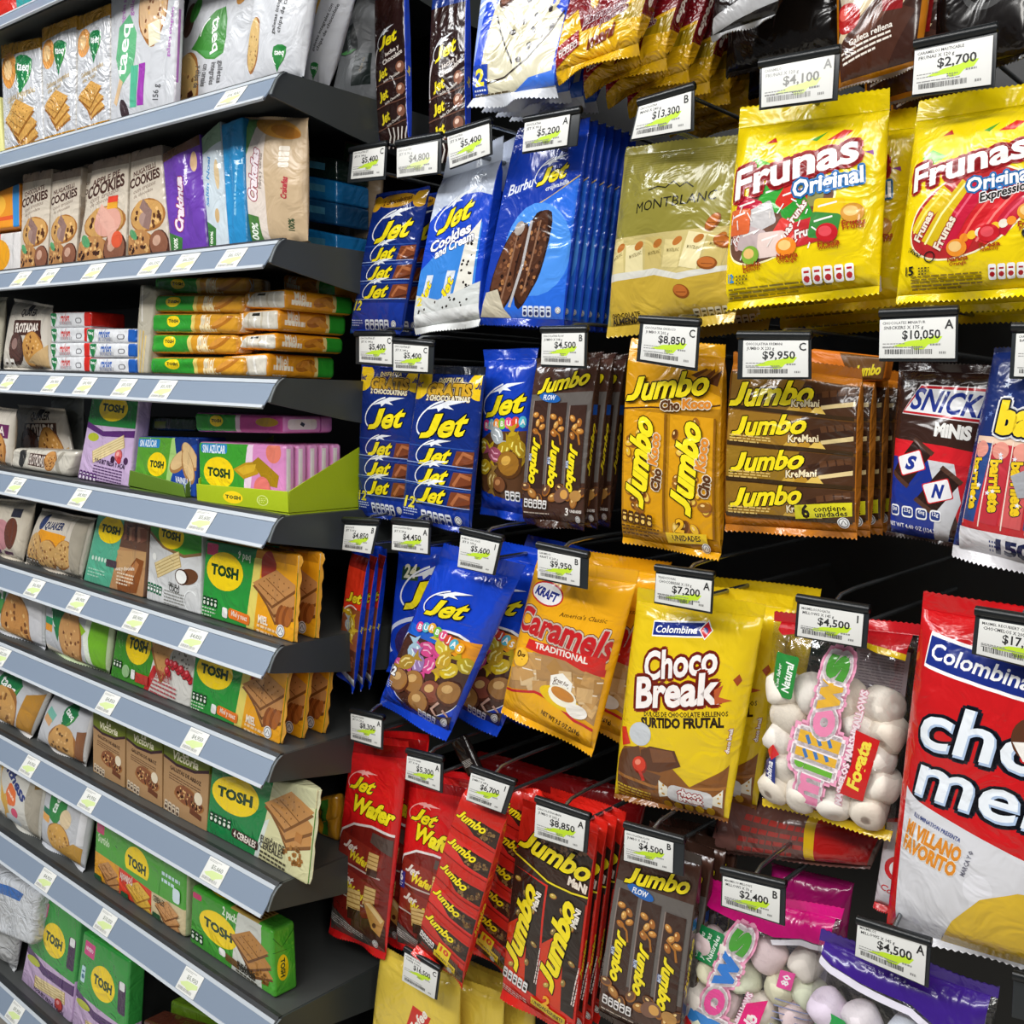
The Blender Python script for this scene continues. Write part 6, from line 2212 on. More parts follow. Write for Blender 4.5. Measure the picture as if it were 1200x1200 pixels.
def a_crack(c, kind=0):
    def f(H):
        a = Art(H, c)
        if kind == 0:
            a.rect(0, 0, 100, H * .1, '6A4A34')
            a.text('Crakinua', 40, H * .55, 19, 'F2E0EC', H * .5, -78, .3, .05, 'B02A5A', .06)
            a.text('Quinua', 66, H * .32, 8, 'E8DDF4', H * .18, -84, 0, .03)
            a.ell(84, H * .22, 8, 14, 'D8B48A')
            a.poly([(0, H * .78), (40, H * .86), (34, H), (0, H)], '3E7A3A')
            a.text('100%', 20, H * .91, 11, 'F0F4E8', H * .12, -78, 0, .03)
        elif kind == 1:
            a.rect(0, 0, 100, H * .16, '8AA88A')
            a.text('Saltin Noel', 34, H * .42, 14, '4A8AC0', H * .42, -80, .3, .03)
            a.ell(76, H * .4, 10, H * .12, 'D8BE94')
            a.ell(60, H * .72, 9, H * .06, 'C8A878')
            a.poly([(0, H * .72), (50, H * .82), (40, H), (0, H)], '3E7A3A')
            a.text('100%', 24, H * .9, 12, 'F0F4E8', H * .13, -80, 0, .03)
        elif kind == 2:
            a.text('galletas', 60, H * .55, 12, '8AC8E8', H * .4, -80, 0, .02)
        else:
            a.rect(0, 0, 44, H, 'DCCFC4')
            a.poly([(0, 0), (30, 0), (8, H * .3), (0, H * .4)], '6A9A5A')
            a.ell(58, H * .07, 36, H * .08, 'D89A3E', 10)
            a.ell(72, H * .1, 22, H * .05, 'B8782A', 10)
            a.text('Crakeñas', 24, H * .44, 15, 'F2E4E8', H * .42, -80, .3, .05, 'B02A4A', .07)
            a.text('Fibra y cereal', 38, H * .42, 6, '8A7A70', H * .28, -84)
            for i in range(4):
                a.rrect(66, H * (.22 + .045 * i), 80, H * (.26 + .045 * i), 2, 'E6DCCC')
            a.text('Crakeñas', 74, H * .56, 9, 'B02A3A', H * .18, -82, .2, .04)
            a.poly([(6, H * .74), (30, H * .78), (34, H), (4, H)], '4A7A34')
            a.text('100%', 20, H * .9, 12, 'F0F4E8', H * .16, -80, 0, .03)
            a.text('100%', 80, H * .86, 9, '2A4A2A', H * .1, -82, 0, .03)
        return a
    return f


def a_oat(kind=0):
    def f(H):
        a = Art(H, 'D3CBBE')
        if kind == 2:
            a = Art(H, 'CFC6B8')
            a.ell(24, H * .16, 6, 8, '2A3A6A')
            a.text('QUAKER', 46, H * .2, 7, '22305A', 30, -2, 0, .04)
            a.poly([(18, H * .42), (26, H * .28), (72, H * .32), (70, H * .54), (22, H * .52)], 'E59A1E')
            for x, y, r in ((22, .66, 17), (46, .76, 19), (74, .66, 16)):
                a.cookie(x, H * y, r, 'CDA262', '8A5A2E', int(x))
            a.gda(6, H * .86, 26, 4, '5A5048', 'E8E0D4')
            a.dashes(50, H * .94, 34, 2, '4A443A', 1.6, 3.4, 6)
            a.poly([(76, 0), (100, 0), (100, H), (88, H), (82, H * .5)], 'A8A090')
            return a
        a.text('QUAKER', 55, H * .13, 7, '3A2E2A', 36, -3, 0, .04)
        a.ell(54, H * .05, 6, 4, '2A2A3A')
        a.rect(26, H * .24, 86, H * .48, '4A2A20', -3)
        a.text('FLOTADAS', 56, H * .36, 9, 'F0E6DC', 50, -3, 0, .05)
        a.ell(80, H * .5, 8, 8, '4A2A20')
        a.ball(36, H * .7, 18, '5A3A32', '9A7A72', '3A221C')
        a.cookie(72, H * .72, 21, 'C8924A', '7A4A22', 6)
        a.poly([(60, H * .9), (100, H * .6), (100, H)], 'C8A878')
        a.gda(8, H * .86, 24, 2, 'E8E4DC', '4A3A30')
        return a
    return f


def a_white(col):
    def f(H):
        a = Art(H, 'E2E3E6')
        a.rect(86, 0, 100, H, col)
        a.taeq(10, H * .45, 15, 4)
        a.text('crackers', 40, H * .4, 14, col, 24, 0)
        a.dashes(26, H * .62, 30, 2, 'B0B0B4', 4, 9)
        a.rrect(66, H * .4, 80, H * .75, 3, '7A7A7E')
        a.rrect(68, H * .46, 78, H * .69, 2, 'E2E3E6')
        return a
    return f


def a_log(H):
    a = Art(H, 'D89A28')
    a.rect(0, 0, 52, H, '2F9A2E')
    a.rect(50, 0, 54, H, 'E8D070')
    a.tosh(28, H * .4, 8, H * .3)
    a.text('Miel', 66, H * .4, 16, 'F8EAC8', 10, 2)
    a.dashes(60, H * .6, 18, 2, 'F6E2B0', 5, 11)
    a.ell(84, H * .42, 12, H * .22, 'B4701E', -20)
    a.ell(82, H * .38, 9, H * .14, 'D8943A', -20)
    return a


def a_log_side(H):
    a = Art(H, 'E5981C')
    a.rect(72, 0, 100, H, '2F9A2E')
    a.rect(68, 0, 73, H, 'EED68A')
    a.text('Miel', 22, H * .32, 14, 'FBF0D8', 16, 3)
    a.dashes(10, H * .48, 28, 2, 'FBF0D8', 5, 11, 2)
    a.ell(54, H * .45, 14, H * .24, 'A8641A', -15)
    a.ell(60, H * .5, 12, H * .16, 'D08A2E', 20)
    a.ell(50, H * .4, 10, H * .13, 'C87F28', -15)
    return a


def a_log_end(H):
    a = Art(H, 'DCD6C8')
    a.poly([(0, 0), (30, 0), (14, H), (0, H)], 'E0A040')
    for i in range(5):
        a.line([(14 + 16 * i, H * .1), (22 + 14 * i, H * .5), (12 + 17 * i, H * .92)], 4, ('F4F0E8', 'C8BEA8')[i % 2])
    a.rect(40, H * .14, 58, H * .3, '22221E')
    return a


def a_pink_side(H):
    a = Art(H, 'E29AD0')
    a.rect(14, H * .06, 52, H * .94, 'E6DCDC')
    a.line([(30, H * .1), (24, H * .5), (34, H * .9)], 7, 'F8F4F4')
    a.rect(18, H * .78, 30, H * .9, '2A2A2A')
    return a


def a_carton(H):
    a = Art(H, 'B08A60')
    a.poly([(0, 0), (100, 0), (100, H * .27), (70, H * .34), (30, H * .34), (0, H * .27)], '3A1A26')
    a.poly([(0, 0), (100, 0), (100, H * .23), (70, H * .3), (30, H * .3), (0, H * .23)], '6E7C1A')
    a.ell(50, H * .01, 30, H * .06, 'B89A1E')
    a.text('La', 50, H * .14, 7, 'F4EED0', 14, 2, .2, .03)
    a.text('Victoria', 50, H * .21, 11, 'F4EED0', 56, 3, .2, .03)
    a.text('GALLETAS DE ARROZ', 50, H * .41, 5, '4A2E1C', 70, 5, 0, .04)
    a.dashes(14, H * .45, 70, 3, '6A4A30', 1.4, 3.4, 5)
    a.cookie(52, H * .68, 26, '8A5232', '4A2414', 5, H * .12)
    a.cookie(74, H * .74, 18, '7A4428', '3A1C10', 7, H * .09)
    a.rect(62, H * .82, 88, H * .89, '6A3A22', 8)
    a.ell(80, H * .64, 9, 8, 'E8DAC0')
    a.gda(4, H * .84, 36, 4, 'D8C8B0', '4A3020', 6)
    return a


def a_fit(H):
    a = Art(H, 'D6D4CC')
    a.ring(40, H * .4, 46, H * .42, 14, 'E3B23E', 0, 100, 300)
    a.text('NESTLÉ', 36, H * .14, 4, '3A4A7A', 20, 30)
    a.line([(34, H * .2), (42, H * .28), (56, H * .14)], 4, '2A3A78')
    a.text('Fitness', 44, H * .33, 12, '22367E', 66, 30, .3, .04)
    a.ell(40, H * .55, 14, 12, 'E8743A', wob=.1, seed=2)
    a.text('avena', 40, H * .55, 5, 'FBF0E0', 20, 20)
    a.line([(20, H * .6), (30, H * .8), (24, H)], 14, 'D8A84A')
    a.ell(52, H * .76, 8, 6, 'D84A70')
    a.ell(44, H * .9, 20, 8, 'C4CCD4')
    a.poly([(78, H * .1), (100, H * .05), (100, H), (82, H), (72, H * .5)], 'B0A898')
    a.poly([(84, H * .12), (100, H * .08), (100, H * .3), (86, H * .34)], '8A6A2A')
    return a


def solid(c, *more):
    def f(H):
        a = Art(H, c)
        for x0, y0, x1, y1, k in more:
            a.rect(x0, H * y0, x1, H * y1, k)
        return a
    return f


# ---------------------------------------------------------------- shelf packs: placement
def sp(label, q, shelf_i, T, art, base, Y=.822, name='cracker_pack', cat='pack', mat=GLOSS, **k):
    return pack(name, label, cat, q, Y, T, art, base, mat, sit=ZS[shelf_i] + .0005 if shelf_i is not None else None, ceil=ZS[shelf_i - 1] - .025 if shelf_i else None, **k)


def sb(label, q, shelf_i, T, art, base, Y=None, mat=GLOSS, name='cookie_bag', cat='bag', seals=(.04, .03), **k):
    Y = Y or (.824 if shelf_i >= 4 else .84)
    return pack(name, label, cat, q, Y, T, art, base, mat, mid=True, sit=ZS[shelf_i] + .001, ceil=ZS[shelf_i - 1] - .025 if shelf_i else None, seals=seals, part='pouch', **k)


# behind the highest rail
sb('red bag at the upper left corner', [(-30, -60), (22, -70), (22, 18), (-30, 30)], 0, .03, solid('C8281E', (10, .3, 60, .5, 'F0D8D0')), 'C8281E')
sb('teal bag beside the red one at the upper left', [(24, -70), (60, -80), (52, 8), (22, 18)], 0, .03, solid('3AA0A0'), '3AA0A0')
# first shelf
sp('pale yellow and blue carton at the left edge of the top row', [(-40, 110), (-2, 100), (4, 172), (-34, 182)], 1, .04, solid('D8D48A', (0, .9, 100, 1, '2A4AA0')), 'D8D48A', mat=CARTON, name='cracker_carton')
for k, (q, l) in enumerate((([(0, 44), (46, 34), (51, 164), (5, 175)], 'leftmost of three gold-ended white cracker packs'), ([(48, 24), (89, 8), (88, 152), (51, 164)], 'middle of three gold-ended white cracker packs'),
                            ([(91, 10), (129, -6), (128, 142), (89, 153)], 'rightmost of three gold-ended white cracker packs'))):
    sp(l, q, 1, .03, {'front': a_taeq('gold'), 'right': solid('D2D0CC', (0, 0, 100, .12, 'B8841A'), (30, .6, 90, .72, '1E7C46'))}, 'C9C7C4', mat=FOIL, group='gold-ended white cracker packs', wr=.0012, bulge=.004)
sp('tall white pack with green leaf and lilac print', [(129, -46), (210, -60), (203, 123), (129, 137)], 1, .012, {'front': a_taeq('tall'), 'right': solid('CFCBD4', (20, .3, 50, .8, 'B06AB8'))}, 'D6D4DA', wr=.0012, bulge=.004)
sb('large white cookie bag with a leaf, left of two alike', [(226, -60), (318, -76), (290, 96), (199, 120)], 1, .03, a_taeq('big'), 'C9CBD0', .868, SATIN, seals=(.03, .01), group='large white cookie bags')
sb('large white cookie bag at the right end of the top shelf', [(312, -70), (380, -80), (356, 90), (284, 100)], 1, .03, a_taeq('bigside'), 'C9CBD0', .83, SATIN, seals=(.03, .01), group='large white cookie bags')
sb('white cookie bag set back behind the shelf end', [(376, -50), (424, -50), (384, 100), (356, 86)], 1, .03, a_taeq('side'), 'C9CBD0', .885, SATIN, seals=(.03, .01))
sb('grey bag in shade at the back of the top shelf', [(420, -30), (450, -20), (444, 112), (384, 96)], 1, .03, a_taeq('dark'), '77797B', .96, SATIN, seals=(.03, .01))  # shade is put into the colours: grey film and a blackened leaf
# second shelf
sp('orange and blue cracker carton at the left edge', [(-30, 236), (22, 214), (22, 266), (-30, 272)], None, .04, lambda H: Art(H, 'E5921E').rect(88, 0, 100, H, '2F86C8').ell(40, H * .4, 34, H * .34, 'F2B53A').rect(0, H * .7, 88, H * .8, 'D8541E'), 'E08A1C', name='cracker_carton', mat=CARTON)
sp('white and orange pack under the orange carton', [(-30, 274), (23, 267), (24, 312), (-30, 322)], 2, .045, lambda H: Art(H, 'D8D4D2').ell(56, H * .55, 24, H * .4, 'E5A01E').rect(0, 0, 60, H * .16, 'C8301E'), 'D8D4D2')
CK = 'tall narrow cookie packs'
for q, w, ap, l in (([(26, 197), (60, 190), (55, 306), (23, 313)], 'CHOCOLATE', 0, 'leftmost tall narrow pack of chocolate cookies'), ([(61, 193), (95, 185), (88, 300), (56, 307)], 'NUGATELLI', 0, 'second tall narrow cookie pack from the left'),
                    ([(97, 182), (118, 178), (108, 300), (87, 303)], 'CHOCOLATE', 0, 'tall narrow cookie pack half hidden by the apple one'), ([(109, 180), (151, 170), (147, 296), (88, 303)], 'APPLE PIE', 1, 'tall narrow cookie pack with apple and pie print'),
                    ([(153, 170), (188, 161), (199, 290), (149, 298)], 'NUGATELLI', 0, 'rightmost tall narrow cookie pack beside the purple one')):
    sp(l, q, 2, .022, {'front': a_cook(w, ap), 'right': a_cook_side}, 'BDB2A2', .835 if 'half' in l else .822, group=CK, wr=.001, bulge=.003)
sp('purple cracker pack with pink lettering', [(189, 174), (233, 150), (243, 287), (200, 294)], 2, .03, {'front': a_crack('6A3FA8', 0), 'right': solid('5A3494')}, '6A3FA8', wr=.0014, bulge=.004)
sp('pale blue and white cracker pack beside the purple one', [(233, 156), (257, 133), (268, 284), (244, 288)], 2, .03, {'front': a_crack('C8D4DC', 1), 'right': solid('B8C4CC')}, 'C8D4DC', .826, wr=.0014)
sp('bright blue cracker pack with a white end', [(258, 138), (283, 128), (289, 281), (268, 285)], 2, .03, {'front': a_crack('2A8AC4', 2), 'right': solid('2580B8')}, '2A8AC4', .826, wr=.0014)
sb('beige cracker bag at the right end of the second shelf', [(286, 128), (361, 133), (361, 280), (291, 285)], 2, .024, a_crack('C2A987', 3), 'C2A987', .838, SATIN, seals=(.02, .01), wr=.002)
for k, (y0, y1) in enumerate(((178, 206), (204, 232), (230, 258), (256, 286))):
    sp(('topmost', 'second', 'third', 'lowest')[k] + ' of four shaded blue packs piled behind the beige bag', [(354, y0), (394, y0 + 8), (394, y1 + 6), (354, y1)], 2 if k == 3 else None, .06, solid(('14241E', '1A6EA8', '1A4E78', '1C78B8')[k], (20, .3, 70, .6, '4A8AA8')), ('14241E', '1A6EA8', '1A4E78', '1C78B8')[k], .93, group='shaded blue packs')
sb('beige cracker bag in shade at the back of the second shelf', [(404, 150), (452, 166), (440, 300), (398, 292)], 2, .03, a_crack('8A765C', 3), '8A765C', 1.0, SATIN, seals=(.02, .01))  # same print as the front beige bag, its base darkened to paint in shade
# third shelf
sb('cream bag cut by the left edge of the third shelf', [(-40, 352), (8, 352), (0, 438), (-40, 434)], 3, .03, solid('C8C2AE', (0, .4, 60, .5, '8A8A6A')), 'C8C2AE')
sb('white oat cookie bag with a brown name band, third shelf', [(18, 350), (62, 358), (62, 436), (4, 432)], 3, .03, a_oat(), 'D3CBBE')
for k in range(4):
    y = 366 + 18 * k
    r = sp(('topmost', 'second', 'third', 'lowest')[k] + ' white pack with a red end in the small stack', [(58 + k % 2, y), (106, y - 1), (106, y + 17), (59 + k % 2, y + 18)], 3 if k == 3 else None, .06, {'front': a_white('D0281E'), 'right': solid('B82218')}, {'*': 'E2E3E6', 'right': 'B82218', 'top': 'B82218' if not k else 'E2E3E6'}, .826, group='white packs with red ends')
for k in range(3):
    y = 385 + 17 * k
    sp(('topmost', 'middle', 'lowest')[k] + ' white pack with a blue end in the small stack', [(101 + 3 * (k > 0), y), (159, y), (159, y + 17), (101 + 3 * (k > 0), y + 17)], 3 if k == 2 else None, .05, {'front': a_white('1E5AB0'), 'right': solid('1E5AB0')}, {'*': 'E2E3E6', 'right': '1E5AB0'}, .818 + .0, group='white packs with blue ends')
sp('upright clear pack of breadsticks', [(164, 332), (182, 338), (173, 438), (157, 436)], 3, .04, lambda H: Art(H, 'BDB6A4').line([(30, H * .5), (24, H)], 9, 'D8BE7A').line([(52, H * .5), (44, H)], 9, 'C8AA62').line([(70, H * .55), (64, H)], 9, 'DCC486').line([(20, 0), (40, H * .4)], 8, 'E6E2DA'), 'BDB6A4', mat=GLOSS)
for k, (x0, x1, y0, y1) in enumerate(((180, 288, 324, 346), (176, 283, 345, 367), (177, 278, 367, 391), (172, 276, 391, 415), (175, 285, 416, 438))):
    sp(('topmost', 'second', 'third', 'fourth', 'lowest')[k] + ' green and orange cracker roll of the left stack', [(x0, y0), (x1, y0), (x1, y1), (x0, y1 - 1)], 3 if k == 4 else None, .045, {'front': a_log, 'right': a_log_end}, {'*': 'D89A28', 'left': '2F9A2E', 'top': 'B8862A'}, .85 if not k else .822 + .004 * (k % 2), r=.008, group='green and orange cracker rolls', wr=.001, fin=('D8B46A', .006))
for k, (x0, x1, y0, y1) in enumerate(((284, 333, 338, 363), (277, 325, 361, 388), (276, 322, 389, 411), (256, 312, 412, 441))):
    sp(('topmost', 'second', 'third', 'lowest')[k] + ' orange cracker roll of the right stack, end turned out', [(x0, y0 + 4), (x1, y0), (x1, y1), (x0, y1 - 2)], 3 if k == 3 else None, .118, {'front': a_log_end, 'right': a_log_side}, {'*': 'E5981C'}, .83, r=.008, group='orange cracker rolls', wr=.001)
sp('orange cracker roll pushed back above the right stack', [(330, 320), (392, 330), (392, 352), (330, 342)], None, .06, {'front': a_log_side, 'right': solid('C8841A')}, 'D08A1C', .92, r=.008)
# fourth shelf
sb('white and purple oat cookie bag cut by the left edge', [(-30, 482), (20, 490), (14, 556), (-30, 552)], 4, .03, lambda H: Art(H, 'D3CBBE').rect(20, H * .25, 96, H * .5, '6A2A5A').text('AVENA', 64, H * .37, 10, 'F0E6DC', 50).cookie(70, H * .75, 24), 'D3CBBE')
sp('white oat cookie pack lying flat under the standing one', [(14, 525), (90, 529), (80, 559), (12, 549)], 4, .05, lambda H: Art(H, 'CFC9BC').rect(32, H * .2, 58, H * .75, '4A2A20', 2).text('FLOTADAS', 45, H * .48, 9, 'F0E6DC', 24, 3).ell(20, H * .4, 6, 10, '2A2A2A').cookie(66, H * .45, 9).line([(82, 0), (76, H * .5), (86, H)], 5, 'A8A294'), 'CFC9BC', .822, mat=GLOSS, r=.01, wr=.0016, name='cookie_pack')
sb('white oat cookie bag with a brown name band, fourth shelf', [(22, 456), (76, 460), (90, 530), (18, 525)], 4, .024, a_oat(), 'D3CBBE', .89, seals=(.04, 0))
sb('plain grey bag behind the standing oat cookies', [(60, 450), (98, 452), (98, 535), (66, 535)], 4, .02, solid('8E928E'), '8E928E', .92)
sp('lilac wafer pack with green top, fourth shelf', [(108, 460), (162, 464), (151, 568), (90, 559)], 4, .025, {'front': a_tosh('lilac'), 'right': solid('C8B0D0')}, 'CDB2D8')
sp('blue and green sugar free pack in a dark green tray', [(162, 506), (231, 507), (229, 581), (155, 563)], 4, .05, {'front': a_tosh('blue'), 'right': solid('163A86')}, '1E46A0', .826)
sp('dark green pack lying behind the blue one', [(164, 488), (228, 490), (228, 506), (164, 504)], None, .05, solid('17331E', (30, .3, 50, .8, '6A7A1A')), '17331E', .85)


def tray(name, label, q, X2, yt, C, T=.0018, art=None, depth=None):
    Q = quad3(q, .8165)
    org = (Q[2] + Q[3]) / 2
    t = thing(name, label, 'tray', org)
    plate('front_panel', Q, T, art, C, CARTON, t, org, .6)
    S = Soup()
    x = Q[2][0] - .0005
    zt, zb = Q[1][2], Q[2][2]
    b = onx(*X2, x)
    S.prism([(.8185, zb), (.8185, zt), (b[1], b[2]), (b[1], zb)], x - T, x, C)
    S.link('side_panel', CARTON, t, org)
    x0 = Q[3][0] + .0005
    S = Soup()
    S.prism([(.8185, zb), (.8185, zt), (b[1], b[2]), (b[1], zb)], x0, x0 + T, C)
    S.link('side_panel', CARTON, t, org)
    S = Soup()
    S.box((x0, .8185, ZS[4]), (x, b[1], ZS[4] + T), C)
    S.link('base_panel', CARTON, t, org)
    return t


tray('display_tray', 'low dark green card tray in front of the blue pack', [(152, 551), (214, 568), (217, 583), (150, 569)], (226, 560), 0, '5A7A1C')
tray('display_tray', 'lime green card tray holding upright pink cracker packs', [(230, 567), (337, 576), (338, 601), (231, 587)], (428, 520), 0, 'A9BE12', art=Art(27, 'A9BE12').ell(42, 15, 11, 9, 'FBD80E').text('TOSH', 42, 15, 5, '17401C', 17, 2, 0, .05).ring(74, 15, 6, 7, 1, 'D8E488').dashes(70, 12, 8, 3, 'D8E488', 1, 2.4))
PK = sp('foremost pink and green cracker pack in the lime tray', [(232, 508), (334, 511), (334, 589), (233, 578)], 4, .017, {'front': a_tosh('pink'), 'right': a_pink_side}, {'*': 'DD8EC4'}, .8215, group='pink packs in the lime tray', r=.005,
        copies=[((.001 * k, .0185 * k, 0), f'pink cracker pack in the lime tray, {ordn[k - 1]} from the front') for k in range(1, 5)])
sp('pink and green cracker pack lying on the lime tray packs', [(227, 483), (331, 487), (331, 508), (229, 506)], None, .085, {'front': lambda H: a_log(H).rect(54, 0, 100, H, 'C8489A').rect(50, 0, 55, H, 'F0D0E4').ell(84, H * .4, 12, H * .25, 'B8901E'),
    'right': lambda H: Art(H, 'DE8ACB').rrect(10, H * .2, 66, H * .8, 6, 'E4D6DC').rect(34, H * .4, 42, H * .6, '2A2A3A', 30).rect(72, 0, 75, H, 'B0509A')}, {'*': 'D87CC0', 'left': '3FA02E'}, .825, r=.006)
# fifth shelf
sb('beige cookie bag with a pink print cut by the left edge', [(-20, 588), (43, 594), (27, 664), (-20, 652)], 5, .03, lambda H: Art(H, 'D2C8B6').ell(56, H * .6, 20, 16, 'C88A90').ell(76, H * .55, 12, 16, '6A3A2A').rect(72, H * .1, 88, H * .25, '2A2A3A').rect(36, H * .88, 56, H * .96, '6A3A6A').rect(64, H * .88, 84, H * .96, '5A2A4A'), 'D2C8B6')
sb('white oat cookie bag with a yellow-orange sign', [(50, 600), (112, 612), (96, 684), (30, 664)], 5, .035, a_oat(2), 'CFC6B8', wr=.002)
sp('teal and brown cracker pack on the fifth shelf', [(115, 600), (174, 610), (167, 699), (97, 682)], 5, .025, {'front': a_tosh('teal'), 'right': solid('7A5A48')}, '57AE8E', wr=.001)
sp('white coconut wafer pack with green top', [(176, 610), (236, 626), (235, 719), (171, 703)], 5, .03, {'front': a_tosh('coco'), 'right': solid('C2C6C6')}, 'CCCECE', wr=.001)
sp('green and orange honey cracker pack on the fifth shelf', [(241, 632), (349, 651), (343, 752), (235, 723)], 5, .026, {'front': a_tosh('orange'), 'right': a_tosh_side('EDA51C', '3F9A2A')}, {'*': 'EDA51C', 'left': GREEN, 'top': 'C8861A'}, .822, group='honey cracker packs of the fifth shelf', fin=('E0A23A', .005),
   copies=[((.002, .034, .0), 'second honey cracker pack of the fifth shelf')])
# sixth shelf
sb('white cookie bag with leaf at the left edge, sixth shelf', [(-20, 692), (56, 704), (54, 779), (-20, 762)], 6, .03, a_taeq('mid'), 'C9CBD0', mat=SATIN)
sb('white and lime cookie bag with one big cookie', [(58, 706), (138, 728), (128, 803), (57, 778)], 6, .035, a_taeq('green'), 'C8D8B0', mat=SATIN)
sp('green and white cracker pack with red berries', [(140, 726), (232, 752), (222, 840), (129, 804)], 6, .03, {'front': a_tosh('red'), 'right': solid('CFCDC6')}, 'D0CEC6')
sp('green and orange honey cracker pack on the sixth shelf', [(230, 764), (338, 786), (327, 887), (222, 842)], 6, .028, {'front': a_tosh('orange'), 'right': a_tosh_side('EDA51C', '3F9A2A')}, {'*': 'EDA51C', 'left': GREEN, 'top': 'C8861A'}, .822, group='honey cracker packs of the sixth shelf', fin=('E0A23A', .005),
   copies=[((.003, .034, 0), 'second honey cracker pack of the sixth shelf'), ((.006, .068, 0), 'third honey cracker pack of the sixth shelf')])
# seventh shelf
sb('white cookie bag with leaf at the left edge, seventh shelf', [(-18, 784), (68, 812), (38, 874), (-18, 852)], 7, .035, a_taeq('low'), 'D8D6D4', mat=SATIN)
sb('white seed cookie bag beside the brown cartons', [(66, 815), (112, 838), (101, 905), (43, 870)], 7, .035, a_taeq('seed'), 'D8D6D4', mat=SATIN)
for q, l in (([(109, 834), (147, 847), (146, 926), (109, 906)], 'leftmost of three brown cookie cartons'), ([(148, 848), (190, 862), (190, 952), (148, 926)], 'middle of three brown cookie cartons'), ([(192, 866), (246, 885), (242, 976), (191, 953)], 'rightmost of three brown cookie cartons')):
    sp(l, q, 7, .045, {'front': a_carton, 'right': solid('9A784E', (0, 0, 100, .28, '6E7C1A'))}, {'*': 'B08A60', 'top': '6E7C1A'}, .822, 'cookie_carton', 'carton', CARTON, r=.0015, wr=0, bulge=0, group='brown cookie cartons')
sp('green and cream four cereal cracker pack', [(248, 896), (372, 924), (360, 1029), (241, 980)], 7, .028, {'front': a_tosh('cereal'), 'right': a_tosh_side('DDD9A8', '5AA03A', 10, 50)}, {'*': 'DDD9A8', 'left': '0F8442', 'top': 'C9C8A0'}, .822, fin=('D8D6B0', .004))
for k, (y0, y1) in enumerate(((936, 968), (966, 1002))):
    sp(('upper', 'lower')[k] + ' orange roll lying behind the four cereal pack', [(370, y0), (394, y0 - 5), (394, y1 - 5), (370, y1)], 7 if k else None, .02, {'front': solid('C08A22', (30, .1, 60, .9, '3A7A2A')), 'right': solid('B8801C')}, 'C08A22', .93, r=.009, wr=.002, name='cracker_roll')
# eighth shelf
sb('white cereal cookie bag cut by the left edge', [(-30, 890), (4, 898), (4, 986), (-30, 974)], 8, .03, solid('D4CFC4', (40, .5, 80, .6, 'D84A70')), 'D4CFC4')
sb('white and yellow cereal cookie bag with blue script', [(6, 896), (62, 920), (48, 1012), (5, 984)], 8, .035, a_fit, 'CFCDC4', mat=SATIN)
sb('tall white cookie bag with an upright green leaf', [(61, 926), (115, 952), (100, 1054), (50, 1008)], 8, .035, a_taeq('leaf'), 'C9CBD0', mat=SATIN)
sp('long green assorted cracker pack with three pictures', [(112, 972), (219, 1040), (217, 1119), (109, 1052)], 8, .05, {'front': a_tosh('big'), 'right': solid('A8B48A'), 'top': solid('58AC42', (20, .3, 40, .7, 'D8E8D0'))}, {'*': '4FA53A', 'right': 'B8B898'}, .822, r=.008)
sp('orange, red and beige cracker pack on top at the back', [(122, 955), (226, 1010), (224, 1034), (120, 980)], None, .03, lambda H: Art(H, 'E5A020').rect(28, 0, 62, H, 'CC2A1E').rect(62, 0, 100, H, 'CFC4A4').text('AJONJOLÍ', 45, H * .5, 8, 'F8E4DC', 22, 4).text('FUSIÓN DE CEREALES', 81, H * .55, 7, '3A3020', 30, 4), 'CFC4A4', .876, r=.006)
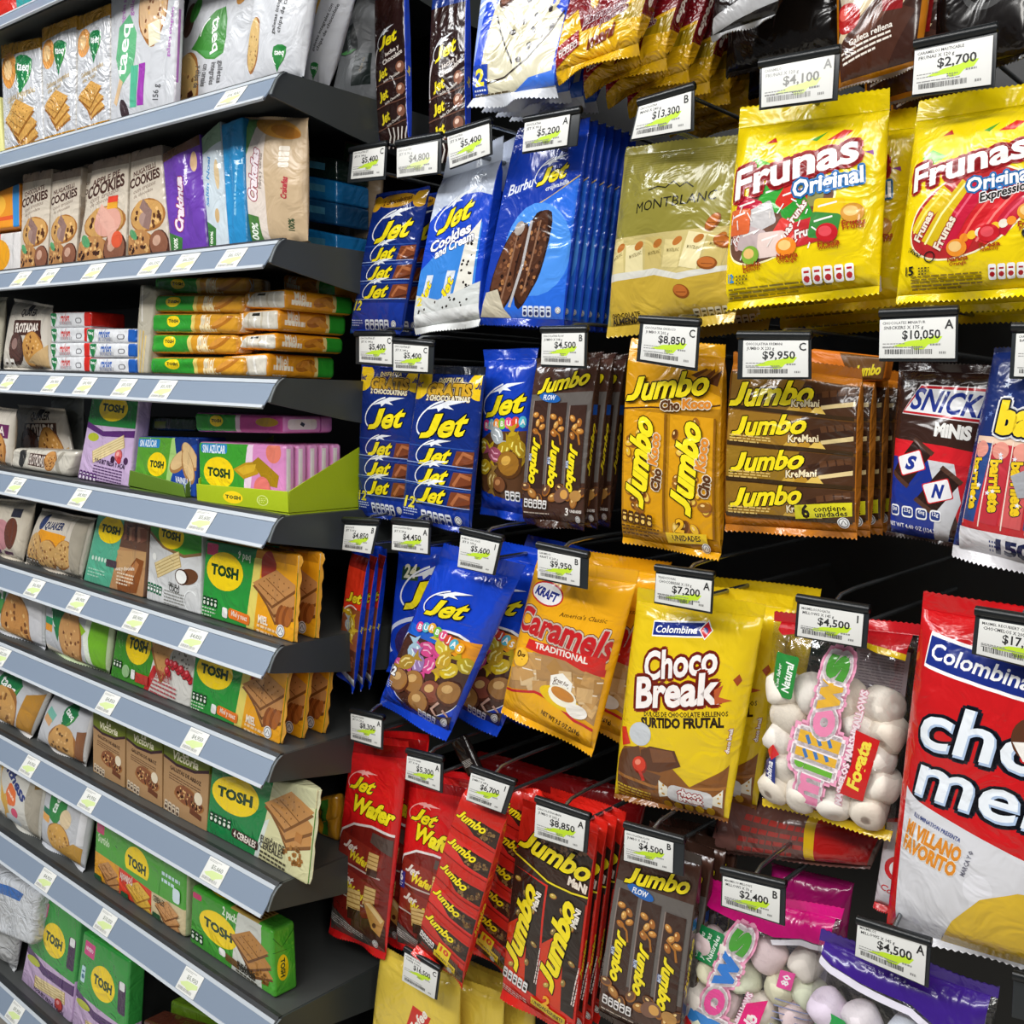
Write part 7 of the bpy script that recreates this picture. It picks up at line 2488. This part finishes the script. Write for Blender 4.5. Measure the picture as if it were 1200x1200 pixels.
sp('green two-pack cracker block at the right end', [(225, 1056), (318, 1111), (322, 1185), (222, 1128)], 8, .04, {'front': a_tosh('two'),
   'right': lambda H: Art(H, '4FB032').line([(4, H * .12), (40, H * .3), (96, H * .1)], 4, '2E7A22').line([(0, H * .34), (60, H * .36)], 3, '2E7A22').ell(40, H * .6, 24, H * .19, 'FBD80E').text('TOSH', 40, H * .6, 17, '17401C', H * .27, 92, 0, .05),
   'top': lambda H: Art(H, '3E9A2C').rect(50, 0, 100, H, 'C0A050').poly([(84, 0), (100, 0), (100, H), (84, H)], '4EA834').ell(30, H * .5, 17, H * .3, 'FBD80E').text('TOSH', 30, H * .5, H * .24, '17401C', 24, 2, 0, .05).line([(52, H * .2), (82, H * .2)], 1.6, '7A4A14').line([(52, H * .35), (82, H * .35)], 1.6, '7A4A14').line([(52, H * .5), (82, H * .5)], 1.6, '7A4A14').line([(52, H * .65), (82, H * .65)], 1.6, '7A4A14').line([(52, H * .8), (82, H * .8)], 1.6, '7A4A14')},
   {'*': '4EA834'}, .822, r=.005)
# ninth shelf
sp('crumpled white and blue packet at the left edge', [(-30, 1010), (46, 1046), (36, 1110), (-30, 1084)], None, .04, lambda H: Art(H, 'D8DCE2').ring(60, H * .4, 40, H * .3, 8, '2A6ABA', 0, 150, 300), 'D8DCE2', .80, mat=FOIL, wr=.003, name='cookie_bag', cat='bag', bulge=.004, r=.012)
sp('lilac and green wafer pack, left of two on the lowest shelf', [(46, 1066), (95, 1101), (83, 1214), (25, 1180)], 9, .03, {'front': a_tosh('lilac2'), 'right': solid('CDB2D8', (0, 0, 100, .6, '3AA048')), 'top': solid('3FA84A', (60, .2, 90, .8, 'FBD80E'))}, {'*': 'CDB2D8', 'top': '3FA84A'})
sp('lilac and green wafer pack, right of two on the lowest shelf', [(98, 1106), (152, 1142), (146, 1262), (84, 1222)], 9, .03, {'front': a_tosh('lilac2'), 'right': solid('CDB2D8', (0, 0, 100, .6, '3AA048')), 'top': solid('3FA84A', (60, .2, 90, .8, 'FBD80E'))}, {'*': 'CDB2D8', 'top': '3FA84A'})
sp('dark brown chocolate print pack on the lowest shelf', [(168, 1180), (232, 1200), (228, 1290), (164, 1262)], 9, .04, {'front': solid('4A2418', (30, .1, 60, .2, 'E8D8C8')), 'top': solid('4A2418')}, '4A2418', .83)
sp('olive green pack behind the brown one, lowest shelf', [(200, 1172), (262, 1196), (256, 1290), (196, 1262)], 9, .03, solid('5A7A1C'), '5A7A1C', .875)
sb('silver crumpled packet under the white and blue one', [(-30, 1086), (33, 1108), (20, 1170), (-30, 1160)], 9, .03, solid('B8BABC'), 'B8BABC', .83, FOIL, wr=.005)
bpy.data.objects.remove(_to)
